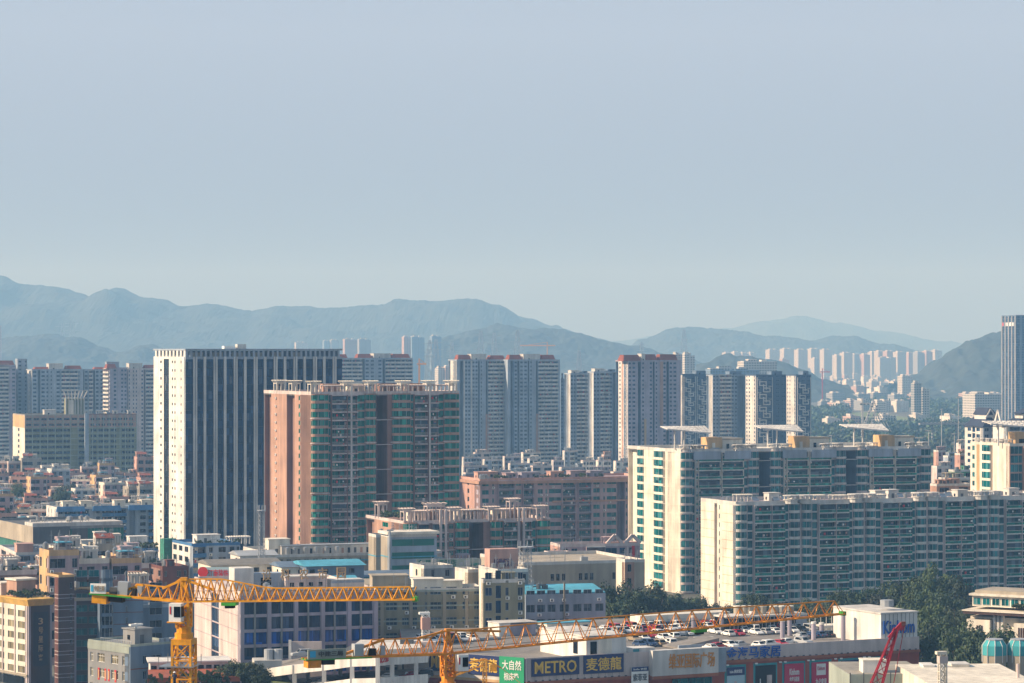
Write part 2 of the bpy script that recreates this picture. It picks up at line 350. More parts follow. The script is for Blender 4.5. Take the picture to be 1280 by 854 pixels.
def facade(b, Fr, L, spec, z0, nfl, fh, wall, glass='g_blue', bal='offwhite', span=None, core=None, fin=None, ztop=None,
           win=(.62, .3, .85), rail='solid', bowd=1.3, clip0=0, clip1=0, seed=1, bandevery=0, cols=2, bars=0, notch=10, frame='alu', acp=.0, pier=None, rowg=None, gband=None):
    rn = random.Random(seed); sp = parse(spec); tot = sum(x[1] for x in sp); a = 0
    span = span or wall; core = core or wall; fin = fin or wall; ztop = ztop or z0+nfl*fh; wb = b.wall
    hasn = any(t == 'N' for t, _ in sp); DN = notch+2 if hasn else 2.2
    for t, wd in sp:
        s0 = a; s1 = a+wd/tot*L; a = s1; w = s1-s0
        c0 = max(s0, clip0); c1 = min(s1, L-clip1)
        if t == 'N':
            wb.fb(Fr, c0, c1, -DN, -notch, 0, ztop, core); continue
        if t in ('p', 'a', 'F', 'q'):
            m = {'F': fin, 'q': pier or span}.get(t, wall); pr = .45 if t == 'F' else 0
            wb.fb(Fr, s0, s1, -T, pr, 0, ztop, m); wb.fb(Fr, c0, c1, -DN, -T-.003, 0, ztop-.01, core)
            if t == 'a':
                for i in range(nfl): b.unit('air_conditioner', u_ac(), Fr, (s0+s1)/2-.47, 0, z0+i*fh+fh*.35)
            continue
        if z0 > .05: wb.fb(Fr, s0, s1, -T, 0, 0, z0, wall)
        if t in ('w', 'v', 'x'):
            f = win[0] if t != 'v' else .4
            if t == 'x': f = .9
            rec = .5; aa = s0+w*(1-f)/2; bb = s1-w*(1-f)/2
            wb.fb(Fr, s0, aa, -T, 0, z0, ztop, wall); wb.fb(Fr, bb, s1, -T, 0, z0, ztop, wall)
            pz = z0
            for i in range(nfl):
                zs = z0+i*fh+fh*win[1]; zh = z0+i*fh+fh*win[2]
                wb.fb(Fr, aa, bb, -T, 0, pz, zs, span); pz = zh
                b.unit('window', u_window(bb-aa, zh-zs, glass, frame, cols, bars), Fr, aa, -.16, zs)
                if rn.random() < acp: b.unit('air_conditioner', u_ac(), Fr, aa+rn.uniform(0, max(.01, bb-aa-1)), 0, zs-.95)
            wb.fb(Fr, aa, bb, -T, 0, pz, ztop, span)
        elif t == 'g':
            rec = .5; pz = z0
            for i in range(nfl):
                zs = z0+i*fh+.45; zh = z0+(i+1)*fh-.05
                wb.fb(Fr, s0, s1, -T, 0, pz, zs, span); pz = zh
                b.unit('window', u_window(w, zh-zs, glass, frame, max(1, int(w/1.3))), Fr, s0, -.2, zs)
            wb.fb(Fr, s0, s1, -T, 0, pz, ztop, span)
        elif t == 'G':                 # full-height curtain glass between fins
            rec = .5
            for i in range(nfl):
                b.unit('window', u_window(w, fh-.12, (rowg or {}).get(i, glass), frame, cols), Fr, s0, -.2, z0+i*fh+.06)
            wb.fb(Fr, s0, s1, -T, -.02, z0+nfl*fh, ztop, wall)
            for i in range(nfl): wb.fb(Fr, s0, s1, -T, -.1, z0+i*fh-.06, z0+i*fh+.06, gband or span)
        elif t == 'b':
            rec = 1.5; wb.fb(Fr, s0, s0+.18, -rec, .9, z0, ztop, wall)
            for i in range(nfl):
                z = z0+i*fh; wb.fb(Fr, s0+.18, s1, -rec, -.01, z-.28, z, span)
                b.unit('balcony', u_balcony(w-.2, 1.0, bal, rail, rn.randint(0, 15)), Fr, s0+.19, 0, z)
                b.unit('window', u_window(w-.3, 2.3, glass, frame, 3), Fr, s0+.2, -rec+.2, z+.02)
                if rn.random() < acp: b.unit('air_conditioner', u_ac(), Fr, s0+.3, -.5, z+1.9)
            wb.fb(Fr, s0+.18, s1, -rec, 0, z0+nfl*fh-.3, ztop, wall); wb.fb(Fr, s0+.18, s1, 0, .9, z0+nfl*fh-.3, z0+nfl*fh, bal)
        elif t == 'B':
            rec = .1; o, tt, nn = Fr
            pts = bow_pts(w, bowd); P = [(o[0]+tt[0]*(s0+x)+nn[0]*(-y), o[1]+tt[1]*(s0+x)+nn[1]*(-y)) for x, y in pts]
            for i in range(nfl):
                z = z0+i*fh; b.unit('bay_window', u_bow(w, bowd, .95, fh, glass), Fr, s0, 0, z)
                wb.prism(P, z, z+.95, span)
                if bandevery and i % bandevery == 0:
                    P2 = [(o[0]+tt[0]*(s0+(x-w/2)*1.12+w/2)+nn[0]*(-y*1.15), o[1]+tt[1]*(s0+(x-w/2)*1.12+w/2)+nn[1]*(-y*1.15)) for x, y in pts]
                    wb.prism(P2, z+.4, z+.75, bal)
            wb.prism(P, z0+nfl*fh, ztop+.4, span)
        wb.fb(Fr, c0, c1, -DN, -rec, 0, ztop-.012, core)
    if bandevery:
        for i in range(0, nfl, bandevery): b.wall.fb(Fr, 0, L, 0, .28, z0+i*fh-.3, z0+i*fh-.06, bal)
def std_roof(b, w, d, z, pm='offwhite', ph=1.1, rm='roofgrey', th=.25):
    r = b.roofmb; r.box(.36, w-.3, .36, d-.3, z-.4, z-.03, rm)
    r.box(0, w, 0, th, z+.001, z+ph, pm); r.box(0, th, th, d-th, z+.001, z+ph, pm); r.box(w-th, w, th, d-th, z+.001, z+ph, pm); r.box(0, w, d-th, d, z+.001, z+ph, pm)
def body(b, w, d, z, wall, notch=False, nd=10):
    i = (nd+1.9) if notch else 2.1
    b.wall.box(i if not notch else 2.1, w-.01, i, d-.01, 0, z-.02, wall)
    b.wall.box(w-.3, w, T+.01, d, 0, z-.005, wall); b.wall.box(T+.01, w-.31, d-.3, d, 0, z-.005, wall)
def part(b, name, mb, loc=None, rz=0): return mb.build(name, b.root if isinstance(b, Bld) else b, loc, rz)
# roof furniture
def p_stair(b, x, y, z, w=4, d=4, h=3, m='offwhite', win=True):
    q = MB(); q.box(0, w, 0, d, 0, h, m); q.box(-.25, w+.25, -.25, d+.25, h+.002, h+.25, m)
    if win: q.box(w*.3, w*.3+1, -.05, -.003, 0.1, 2.1, 'dgrey'); q.box(-.05, -.003, d*.4, d*.4+1, 1, 2, 'g_dark')
    return part(b, 'stair_head', q, (x, y, z))
def p_tank(b, x, y, z, r=.8, h=1.8, m='steel'):
    q = MB(); q.cyl(0, 0, .6, .6+h, r, m, 12); q.cyl(0, 0, .6+h+.002, .9+h, r*.9, m, 12, r*.2)
    for sx in (-1, 1):
        for sy in (-1, 1): q.box(sx*r*.6-.05, sx*r*.6+.05, sy*r*.6-.05, sy*r*.6+.05, 0, .6, 'dgrey')
    return part(b, 'water_tank', q, (x, y, z))
def p_pergola(b, x, y, z, w=3.2, d=3.2, h=2.8, m='cream'):
    q = MB()
    for i in range(3):
        for yy in (0, d): q.box(w*i/2-.18, w*i/2+.18, yy-.18, yy+.18, 0, h, m)
    for k, e in ((0, .0), (.35, .3), (.7, .6)): q.box(-e-.2, w+e+.2, -e-.2, -e+.05, h+k, h+k+.2, m); q.box(-e-.2, w+e+.2, d+e, d+e+.2, h+k, h+k+.2, m)
    for i in range(5):
        xx = -.6+(w+1.2)*i/4; q.box(xx-.1, xx+.1, -.8, d+.8, h+.92, h+1.08, m)
    q.box(-.2, w+.2, -.2, d+.2, h-.25, h-.05, m)
    return part(b, 'pergola', q, (x, y, z))
def p_frame(b, x, y, z, w, d, h=2.5, m='offwhite', n=4):
    q = MB()
    for i in range(n+1):
        for yy in (0, d): q.box(w*i/n-.15, w*i/n+.15, yy-.15, yy+.15, 0, h, m)
    q.box(-.4, w+.4, -.2, .2, h+.002, h+.35, m); q.box(-.4, w+.4, d-.2, d+.2, h+.002, h+.35, m)
    for i in range(n*2+1): q.box(w*i/n/2-.08, w*i/n/2+.08, -.6, d+.6, h+.36, h+.5, m)
    return part(b, 'roof_frame', q, (x, y, z))
def p_solar(b, x, y, z):
    q = MB(); q.hexa([(0, 0, .3), (2.2, 0, .3), (2.2, 1.4, 1.3), (0, 1.4, 1.3), (0, 0, .4), (2.2, 0, .4), (2.2, 1.4, 1.4), (0, 1.4, 1.4)], 'bluegrey')
    q.cyl(0.1, 1.5, 1.3, 1.3, .01, 'steel', 4); q.box(0, 2.2, 1.4, 1.8, 1.25, 1.65, 'alu'); q.box(.1, .16, 1.3, 1.4, 0, 1.3, 'dgrey'); q.box(2, 2.06, 1.3, 1.4, 0, 1.3, 'dgrey')
    return part(b, 'solar_heater', q, (x, y, z))
def p_turret(b, x, y, z, r, h=1.6, m='offwhite'):
    q = MB(); q.cyl(0, 0, 0, h*.5, r, m, 12); q.cyl(0, 0, h*.5+.002, h*.62, r*1.15, m, 12)
    for i in range(8): q.box(r*cos(i*pi/4)-.1, r*cos(i*pi/4)+.1, r*sin(i*pi/4)-.1, r*sin(i*pi/4)+.1, h*.62, h*1.1, m)
    q.cyl(0, 0, h*1.1+.002, h*1.22, r*1.2, m, 12)
    return part(b, 'turret', q, (x, y, z))
def clutter(b, w, d, z, n, seed, m='offwhite', kinds='stpxo'):
    rn = random.Random(seed)
    for i in range(n):
        x = rn.uniform(.5, max(.6, w-3)); y = rn.uniform(.6, max(.7, min(d-4, 14))); k = rn.choice(kinds)
        if k == 's': p_stair(b, x, y, z, rn.uniform(2, 3.5), rn.uniform(2, 3.5), rn.uniform(2, 2.9), m)
        elif k == 't': p_tank(b, x, y, z, rn.uniform(.6, .9), rn.uniform(1.2, 2))
        elif k == 'p': p_frame(b, x, y, z, rn.uniform(2.5, 5), 2.5, 2.3, m, 3)
        elif k == 'o': p_solar(b, x, y, z)
        elif k == 'x':
            q = MB(); q.box(0, rn.uniform(1, 2.4), 0, 1.2, 0, rn.uniform(.7, 1.4), rn.choice(['alu', 'grey', 'offwhite'])); q.box(.2, .8, .2, .8, 1.4, 1.6, 'grey'); part(b, 'duct_box', q, (x, y, z))
        elif k == 'i':
            q = MB()
            for j in range(4): xx = rn.uniform(0, 5); hh = rn.uniform(2, 4.5); q.box(xx, xx+.1, 0, .1, 0, hh, 'alu'); q.box(xx-.5, xx+.6, .02, .08, hh*.8, hh*.8+.08, 'alu')
            q.box(0, 5, .3, .38, 1.6, 1.68, 'dgrey'); part(b, 'antenna', q, (x*.6, y, z))
        elif k == 'l':
            roof_shrub(b, x, y, z, rn.uniform(1.2, 2.2), rn)

# ---------------------------------------------------------------- trees
def crown_mb(seed, r, h, ncl=72, nl=110, leaf=.5, m='leaf', low=0.1):
    rn = random.Random(seed); b = MB(); i = b.mi(m)
    lobes = [(rn.uniform(-.35, .35)*r, rn.uniform(-.35, .35)*r, rn.uniform(.35, .8)*h, rn.uniform(.5, .75)) for _ in range(6)]
    for c in range(ncl):
        lx, ly, lz, lr = lobes[c % 6]
        a = rn.uniform(0, 2*pi); e = rn.uniform(-.5, 1) ; q = rn.uniform(.55, 1)
        ce = Vector((lx+cos(a)*sqrt(max(0, 1-e*e))*r*lr*q, ly+sin(a)*sqrt(max(0, 1-e*e))*r*lr*q, lz+e*h*.38*lr*1.4*q))
        ce.z = max(ce.z, h*low); cr = r*rn.uniform(.16, .27)
        for k in range(nl):
            d = Vector((rn.gauss(0, 1), rn.gauss(0, 1), rn.gauss(0, .8))); d.normalize()
            p = ce+d*cr*rn.uniform(.6, 1.05); nn = (d+Vector((rn.uniform(-.6, .6), rn.uniform(-.6, .6), rn.uniform(-.2, .8)))).normalized()
            u = nn.orthogonal().normalized(); v = nn.cross(u); s = leaf*rn.uniform(.5, 1)
            kk = len(b.v); b.v += [tuple(p-u*s*.5), tuple(p+v*s*.35), tuple(p+u*s*.5), tuple(p-v*s*.35)]
            b.f.append((kk, kk+1, kk+2, kk+3)); b.m.append(i)
    return b
def trunk_mb(seed, h, r=.35):
    rn = random.Random(seed); b = MB(); b.cyl(0, 0, 0, h*.45, r, 'bark', 8, r*.6)
    for i in range(6):
        a = i*1.05+rn.uniform(-.3, .3); q = Vector((cos(a)*h*.22, sin(a)*h*.22, h*rn.uniform(.6, .8)))
        b.beam((0, 0, h*rn.uniform(.3, .43)), q, r*.28, 'bark'); b.beam(q*.8+Vector((0, 0, h*.1)), q*1.3+Vector((0, 0, h*.05)), r*.12, 'bark')
    return b
TREES = [(crown_mb(10+i, 5.2, 9, m=['leaf', 'leaf2', 'leaf3', 'leaf'][i]).mesh('crown'), trunk_mb(30+i, 11).mesh('trunk')) for i in range(4)]
SHRUB = [crown_mb(60+i, 1, 1.1, 14, 26, .3, m='leaf2', low=.05).mesh('foliage') for i in range(3)]
def tree(x, y, z, s, k, label, group, hs=1.0):
    t = thing('tree', label, 'tree', (x, y, z), k*1.3+x, group)
    t.scale = (s, s, s*hs)
    place('crown', TREES[k % 4][0], t, (0, 0, 3.2)); place('trunk', TREES[k % 4][1], t)
    return t
def roof_shrub(b, x, y, z, s, rn):
    o = place('roof_plant', SHRUB[rn.randint(0, 2)], b.root if isinstance(b, Bld) else b, (x, y, z)); o.scale = (s*rn.uniform(.9, 1.6), s, s); o.rotation_euler.z = rn.uniform(0, 6)

# ================================================================ setting
def gridmesh(name, x0, x1, y0, y1, nx, ny, fz, m):
    b = MB(); i = b.mi(m)
    for j in range(ny+1):
        for k in range(nx+1):
            x = x0+(x1-x0)*k/nx; y = y0+(y1-y0)*j/ny; b.v.append((x, y, fz(x, y)))
    for j in range(ny):
        for k in range(nx):
            a = j*(nx+1)+k; b.f.append((a, a+1, a+nx+2, a+nx+1)); b.m.append(i)
    return b.build(name)
tag(gridmesh('ground', -9000, 9000, -500, 26000, 4, 4, lambda x, y: 0, 'ground'), None, None, kind='structure')
from mathutils import noise as NZ
def hill(prof, Y, depth, seed, rough=1.0, nx=300, ny=56, m='hill', bump=4):
    px0, px1 = prof[0][0], prof[-1][0]
    def top(px):
        for (a, ya), (b_, yb) in zip(prof, prof[1:]):
            if a <= px <= b_:
                t = (px-a)/(b_-a); t = t*t*(3-2*t); return ya+(yb-ya)*t
        return prof[-1][1]
    b = MB(); i = b.mi(m)
    for j in range(ny+1):
        v = j/ny*2-1                           # -1 front .. 1 back, ridge at 0
        for k in range(nx+1):
            px = px0+(px1-px0)*k/nx; X = PX(px, Y); y = Y+v*depth
            z = max(0, PZ(top(px), Y)); s = max(0, 1-abs(v)**1.25)
            nz = NZ.noise(Vector((X/420+seed, y/420, 0)))*.30+NZ.noise(Vector((X/150, y/150, seed)))*.12
            zz = z*s*(1+nz*min(1, abs(v)*3))+NZ.noise(Vector((X/30, y/40, seed)))*bump*rough*min(1, s*3)+(NZ.noise(Vector((X/75, y/90, seed+3)))*9+NZ.noise(Vector((X/14, y/20, seed+5)))*3)*min(1, s*2)
            b.v.append((X*(y/Y)**.3, y, max(zz, -1)-.5))
    for j in range(ny):
        for k in range(nx):
            a = j*(nx+1)+k; b.f.append((a, a+1, a+nx+2, a+nx+1)); b.m.append(i)
    o = b.build('hill'); o['kind'] = 'structure'; return o
hill([(-200, 330), (-60, 338), (0, 345), (38, 358), (62, 356), (115, 370), (150, 362), (190, 373), (240, 383), (270, 380), (315, 388), (350, 382), (420, 385),
      (478, 381), (496, 374), (540, 378), (592, 374), (620, 381), (655, 396), (690, 407), (740, 420), (790, 437)], 10500, 1500, 1)
hill([(470, 472), (520, 445), (560, 422), (600, 411), (622, 407), (650, 408), (700, 413), (760, 425), (800, 434), (850, 447), (900, 462)], 7300, 750, 2)
hill([(-120, 440), (-50, 425), (0, 422), (50, 417), (92, 420), (125, 432), (150, 441), (180, 431), (212, 438), (280, 452), (420, 462)], 7600, 600, 3)
hill([(700, 434), (760, 427), (850, 417), (905, 411), (960, 401), (1000, 395), (1050, 404), (1110, 415), (1170, 426), (1240, 433), (1400, 431)], 16800, 1500, 4)
hill([(770, 452), (800, 425), (845, 409), (910, 411), (960, 420), (1010, 425), (1060, 421), (1110, 430), (1160, 440)], 10300, 700, 5)
hill([(1120, 478), (1150, 468), (1175, 450), (1195, 436), (1215, 424), (1250, 415), (1290, 407), (1340, 402), (1420, 415)], 5600, 520, 6, rough=1.6)
hill([(850, 470), (880, 452), (905, 446), (940, 445), (975, 452), (1005, 462), (1030, 474), (1060, 482)], 5400, 300, 7)

# woods beyond the towers: one uncountable mass
def wood(name, label, regions, seed, m='wood'):
    rn = random.Random(seed); b = MB(); i = b.mi(m); j2 = b.mi('leaf3')
    for (pa, pb, Ya, Yb, n, hh) in regions:
        for q in range(n):
            Y = sqrt(rn.uniform(Ya**2, Yb**2)); X = PX(rn.uniform(pa, pb), Y); r = rn.uniform(3.5, 7); h = hh*rn.uniform(.7, 1.25); mm = i if rn.random() < .7 else j2
            for k in range(26):
                a = rn.uniform(0, 2*pi); e = rn.uniform(0, 1); rr = r*sqrt(1-e*e*.8)
                p = Vector((X+cos(a)*rr, Y+sin(a)*rr, h*(.25+.75*e)*rn.uniform(.8, 1.05)))
                u = Vector((rn.gauss(0, 1), rn.gauss(0, 1), rn.gauss(0, 1))).normalized(); v = u.orthogonal().normalized(); s = rn.uniform(1.6, 3.0)
                kk = len(b.v); b.v += [tuple(p-u*s), tuple(p+v*s*.8), tuple(p+u*s), tuple(p-v*s*.8)]; b.f.append((kk, kk+1, kk+2, kk+3)); b.m.append(mm)
    tag(b.build(name), label, 'wood', kind='stuff')
wood('wood', 'hazy green woods and park trees spread between and behind the apartment blocks',
     [(1000, 1300, 2050, 2700, 900, 12), (1000, 1300, 2700, 3500, 620, 11), (1000, 1060, 3400, 4300, 150, 12), (1150, 1300, 3500, 4600, 300, 12), (480, 1000, 2900, 3900, 260, 12), (1060, 1300, 4600, 5000, 120, 11), (690, 740, 2200, 2500, 40, 15), (560, 850, 1260, 1900, 260, 8), (1000, 1330, 1150, 2040, 320, 8), (-60, 200, 1840, 2120, 90, 9)], 5)
gridmesh('meadow', PX(1070, 3700), PX(1170, 3700), 3520, 4300, 2, 2, lambda x, y: .05, 'grass')['kind'] = 'structure'
gridmesh('street', -330, 330, 560, 600, 2, 2, lambda x, y: .05, 'asphalt')['kind'] = 'structure'

# ================================================================ far city
rn = random.Random(42)
ORD = ['first', 'second', 'third', 'fourth', 'fifth', 'sixth', 'seventh', 'eighth', 'ninth', 'tenth', 'eleventh', 'twelfth', 'thirteenth', 'fourteenth', 'fifteenth', 'sixteenth',
       'seventeenth', 'eighteenth', 'nineteenth', 'twentieth', 'twenty-first', 'twenty-second', 'twenty-third', 'twenty-fourth', 'twenty-fifth', 'twenty-sixth', 'twenty-seventh', 'twenty-eighth', 'twenty-ninth', 'thirtieth']
def far_block(px, pxr, ytop, Y, m, label, group, th=22, d=18, steps=True, name='apartment_tower', cat='tower'):
    th_ = R(th); w = w_from(px, Y, th_, pxr); h = PZ(ytop, Y)
    root = thing(name, label, cat, (PX(px, Y), Y, 0), th_, group)
    b = MB()
    if steps and w > 12:
        n = max(2, int(w/14))
        for i in range(n):
            off = (i % 2)*1.5; b.box(w*i/n+.05, w*(i+1)/n-.05, off, d+off, 0, h-(i % 2)*1.6, m)
    else: b.box(0, w, 0, d, 0, h, m)
    b.build('wall', root)
    q = MB(); q.box(w*.2, w*.45, d*.3, d*.8, h-1.5, h+3, 'f_white'); q.box(w*.6, w*.75, d*.3, d*.7, h-1.7, h+2, 'offwhite'); q.box(-.3, w*.15, -.3, d*.5, h-.5, h+.6, 'offwhite'); q.build('roof', root)
    return root
# the cluster of pale towers far off on the right, in front of the hazy hills
xs = [(962, 975, 437), (980, 993, 436), (998, 1010, 437), (1014, 1027, 436), (1030, 1041, 437), (1046, 1052, 444), (1055, 1066, 441), (1068, 1077, 443), (1080, 1088, 443), (1090, 1097, 440), (1098, 1107, 439),
      (1109, 1120, 439), (1122, 1133, 440), (1136, 1144, 441), (1147, 1155, 440), (1158, 1166, 439), (1169, 1178, 438)]
for i, (a, c, yt) in enumerate(xs):
    far_block(a, c, yt, 8600+rn.uniform(-300, 300), rn.choice(['f_white', 'f_white', 'f_pink', 'f_grey']),
              'pale hazy high-rise near the right-hand hill, %s from the left in its row' % ORD[i], 'pale towers on the far right', d=28)
for i, (a, c, yt) in enumerate([(978, 987, 449), (1018, 1025, 448), (1046, 1050, 447), (1100, 1120, 447)]):
    far_block(a, c, yt, 7600+i*60, ['f_pink', 'f_white', 'f_white', 'f_white'][i], 'shorter hazy tower in front of the pale tower row, %s from left' % ORD[i], 'shorter towers before the pale row', d=20)
for i, (a, c, yt) in enumerate([(907, 915, 441), (918, 926, 440), (928, 936, 441), (938, 946, 441)]):
    far_block(a, c, yt, 8300, 'f_white', 'tiny white tower above the low dark hill, %s of four from the left' % ORD[i], 'tiny white towers above the low dark hill', d=24)
# hazy towers behind the centre
for (a, c, yt, Y, m, lb) in [
    (370, 385, 428, 8800, 'f_white', 'faint white high-rise just above the striped tower roof, farther left'), (405, 412, 426, 8800, 'f_blue', 'faint grey high-rise above the striped tower roof, left one of a close pair'),
    (414, 424, 425, 8800, 'f_grey', 'faint grey high-rise above the striped tower roof, right one of a close pair'), (431, 447, 424, 7200, 'f_pink', 'hazy pink-grey tower block with a stepped top, left of the slim hazy tower'),
    (449, 464, 424, 7300, 'f_grey', 'hazy grey tower block joined close behind the pink-grey stepped tower'), (505, 514, 421, 6600, 'f_pink', 'slim hazy tower with a lit pink side above the red roofs'),
    (515, 531, 421, 6650, 'f_blue', 'hazy blue tower right beside the slim pink-lit one'), (540, 552, 420, 6800, 'f_blue', 'hazy tower under construction beside a lattice pylon'),
    (548, 556, 460, 4300, 'f_white', 'small white tower peeping out left of the central apartment towers'), (557, 567, 459, 4300, 'f_pink', 'small pinkish tower touching the left edge of the central apartments'),
    (845, 853, 443, 3600, 'f_pink', 'pinkish tower just right of the red-roofed slab'), (856, 869, 443, 3700, 'f_white', 'white tower with blue shaded side right of the pinkish tower')]:
    far_block(a, c, yt, Y, m, lb, None, d=16)
far_block(-6, 2, 406, 7000, 'f_pink', 'faint hazy tower cut by the left edge of the picture', None, d=16)
far_block(930, 971, 452, 3500, 'f_white', 'broad white office block with flat roof frame behind the patterned towers', None, steps=False, name='office_building', cat='building')
far_block(888, 950, 461, 3300, 'f_blue', 'low dark blue slab just behind the patterned towers', None, d=14, name='apartment_block', cat='building')
# low pale buildings of the far district
cols = ['f_white', 'f_white', 'f_pink', 'f_grey', 'offwhite', 'white']
n = 0
spots = []
for row, (yb, c, lo, hi) in enumerate([(470, 20, 1020, 1170), (474, 22, 1015, 1175), (478, 22, 1015, 1275), (483, 26, 1015, 1275), (488, 26, 1015, 1275), (494, 24, 1012, 1260), (502, 12, 1015, 1280), (514, 8, 1018, 1130), (536, 7, 1018, 1290)]):
    for i in range(c):
        px = lo+(hi-lo)*(i+rn.uniform(.1, .7))/c; Y = 95*F/(yb-YH+rn.uniform(-1.5, 1.5)); spots.append((row, i, px, Y))
for row, i, px, Y in spots:
    wpx = rn.uniform(4, 11) if row < 6 else rn.uniform(8, 18); h = rn.uniform(12, 26) if row < 6 else rn.uniform(13, 17)
    far_block(px, px+wpx, YH+(95-h)*F/Y, Y, rn.choice(cols), 'pale low building, %s from left in the %s far row below the hills' % (ORD[i], ORD[row]), 'low pale buildings of the far district', steps=False, d=rn.uniform(12, 26), name='low_building', cat='building')
far_block(1143, 1152, 479, 3600, 'f_grey', 'slim grey tower rising from the woods on the right', None, d=9)
far_block(1153, 1162, 487, 3620, 'f_white', 'short white block attached right beside the slim grey tower', None, d=12)
far_block(1219, 1255, 493, 3500, 'f_white', 'large white windowless warehouse in the woods on the right', None, steps=False, d=30, name='warehouse', cat='warehouse')
far_block(1128, 1140, 470, 5200, 'f_white', 'white box-shaped building with red base in the far district', None, steps=False, name='low_building', cat='building')
# tall blue office on the right edge
b = Bld('office_tower', 'tall hazy blue glass office tower cut by the right edge', 1270, 3300, 12)
wd = b.W(1300); dd = b.D(1252); z = b.Z(395)
facade(b, FF, wd, 'G2 F1 G2 F1 G2 F1 G2 F1', 0, 46, z/46, 'bluegrey', 'g_blue', fin='bluegrey', cols=1)
facade(b, ((0, dd), (0, -1), (-1, 0)), dd-T, 'F1 G2 F1 G2 F1 G2 F1 G2 F1', 0, 46, z/46, 'bluegrey', 'g_blue', fin='grey', cols=1)
body(b, wd, dd, z, 'bluegrey'); std_roof(b, wd, dd, z, 'bluegrey')
sign_part(b.root, ((0, dd), (0, -1), (-1, 0)), 2, dd-2, z-12, z-7, 'bluegrey', 'sign_white', '', rows=[('#', .0, .12, .1, .9, 'sign_red'), ('#', .2, .34, .1, .9, 'sign_white'), ('#', .38, .52, .1, .9, 'sign_white'), ('#', .56, .7, .1, .9, 'sign_white'), ('#', .74, .88, .1, .9, 'sign_white')])
b.finish()

# power pylons and far construction cranes
def pylon(px, ytop, Y, label, group='hazy power pylons'):
    h = PZ(ytop, Y); r = thing('power_pylon', label, 'pylon', (PX(px, Y), Y, 0), .3, group); q = MB(); s = h*.10
    for sx in (-1, 1):
        for sy in (-1, 1): q.beam((sx*s, sy*s, 0), (sx*s*.15, sy*s*.15, h), .5, 'steel')
    for i in range(7):
        a = s*(1-.85*i/7); c = s*(1-.85*(i+1)/7); z0 = h*i/7; z1 = h*(i+1)/7
        for sy in (-1, 1): q.beam((-a, sy*a, z0), (c, sy*c, z1), .3, 'steel'); q.beam((a, sy*a, z0), (-c, sy*c, z1), .3, 'steel')
    q.build('mast', r); q = MB()
    for i in range(3): z = h*(.72+.11*i); q.box(-s*1.1, s*1.1, -.4, .4, z, z+.8, 'steel')
    q.build('cross_arm', r)
for i, (px, yt, Y) in enumerate([(545, 424, 5200), (565, 428, 5600), (601, 414, 5600), (618, 416, 5800), (647, 413, 5500), (724, 438, 5200), (90, 400, 8200), (78, 404, 8300), (802, 428, 6500), (855, 412, 6500), (537, 425, 5200)]):
    pylon(px, yt, Y, 'hazy lattice power pylon, %s from the left among those before the hills' % ORD[[2, 4, 5, 6, 7, 8, 1, 0, 9, 10, 3][i]] if i != 10 else 'hazy lattice power pylon leaning close beside the unfinished tower')
def far_crane(px, ytop, Y, label, jl=40, m='sign_orange'):
    h = PZ(ytop, Y); r = thing('tower_crane', label, 'crane', (PX(px, Y), Y, 0), 0, 'far construction cranes')
    q = MB(); q.box(-1, 1, -1, 1, 0, h, m); q.build('mast', r); q = MB(); q.beam((-jl*.3, 0, h), (jl, 0, h), 1, m); q.beam((0, 0, h), (0, 0, h+6), .8, m); q.beam((0, 0, h+6), (jl*.7, 0, h+1), .3, m); q.build('jib', r); return r
far_crane(684, 432, 5000, 'far orange tower crane seen before the hill above the red roofs', -48)
far_crane(524, 455, 3200, 'thin orange tower crane between the brick tower and central apartments', 8)
far_crane(1028, 465, 5000, 'thin reddish tower crane beside the rightmost patterned tower', 14, 'crane_red')
far_crane(1078, 505, 2800, 'white construction crane mast with raised boom in the woods', 8, 'f_white')
# masts and lamp posts seen over the right blocks
def pole(px, ytop, Y, label, ybase=None, arms=False):
    h = PZ(ytop, Y); r = thing('lamp_mast', label, 'lamp post', (PX(px, Y), Y, 0), 0, 'slim masts over the woods'); q = MB(); q.cyl(0, 0, 0, h, .35, 'f_white', 6, .2); q.build('pole', r)
    q = MB(); q.box(-2, 2, -.3, .3, h, h+.5, 'f_white'); q.build('lamp_arm', r)
for i, (px, yt, Y) in enumerate([(1198, 497, 2400), (1193, 543, 1900), (1161, 539, 1700), (1177, 512, 2300), (1039, 545, 1600), (1149, 548, 1500)]):
    pole(px, yt, Y, 'slim white mast over the dark woods, %s from the left' % ORD[[5, 4, 2, 3, 0, 1][i]])
# elevated road
r = thing('elevated_road', 'thin elevated road on piers crossing the dark woods at right', 'bridge', (PX(1150, 2600), 2600, 0), 0)
q = MB(); q.box(0, 110, 0, 10, 26, 27.5, 'f_grey'); q.box(0, 110, -.3, 0, 27.5, 28.5, 'f_grey'); q.build('deck', r)
for i in range(5):
    q = MB(); q.cyl(12+22*i, 5, 0, 26, 1, 'f_grey', 8); q.build('pier', r)
# cable-stayed pylons
for i, (px, yt, dx) in enumerate([(1083, 501, 8), (1093, 507, 3)]):
    Y = 3000; h = PZ(yt, Y); r = thing('bridge_pylon', ['tall leaning white bridge pylon in the woods', 'shorter pale leaning bridge pylon beside the taller one'][i], 'bridge pylon', (PX(px, Y), Y, 0), 0)
    q = MB(); q.beam((-8, 0, 0), (dx, 0, h), 1.2, 'f_white'); q.build('tower', r); q = MB()
    for k in range(4): q.beam((dx*(1-k*.15), 0, h*(1-k*.12)), (18-3*k, 0, 8), .3, 'f_white')
    q.build('cable', r)

# ================================================================ the towers of the middle distance
def LF(dd): return ((0, dd), (0, -1), (-1, 0))
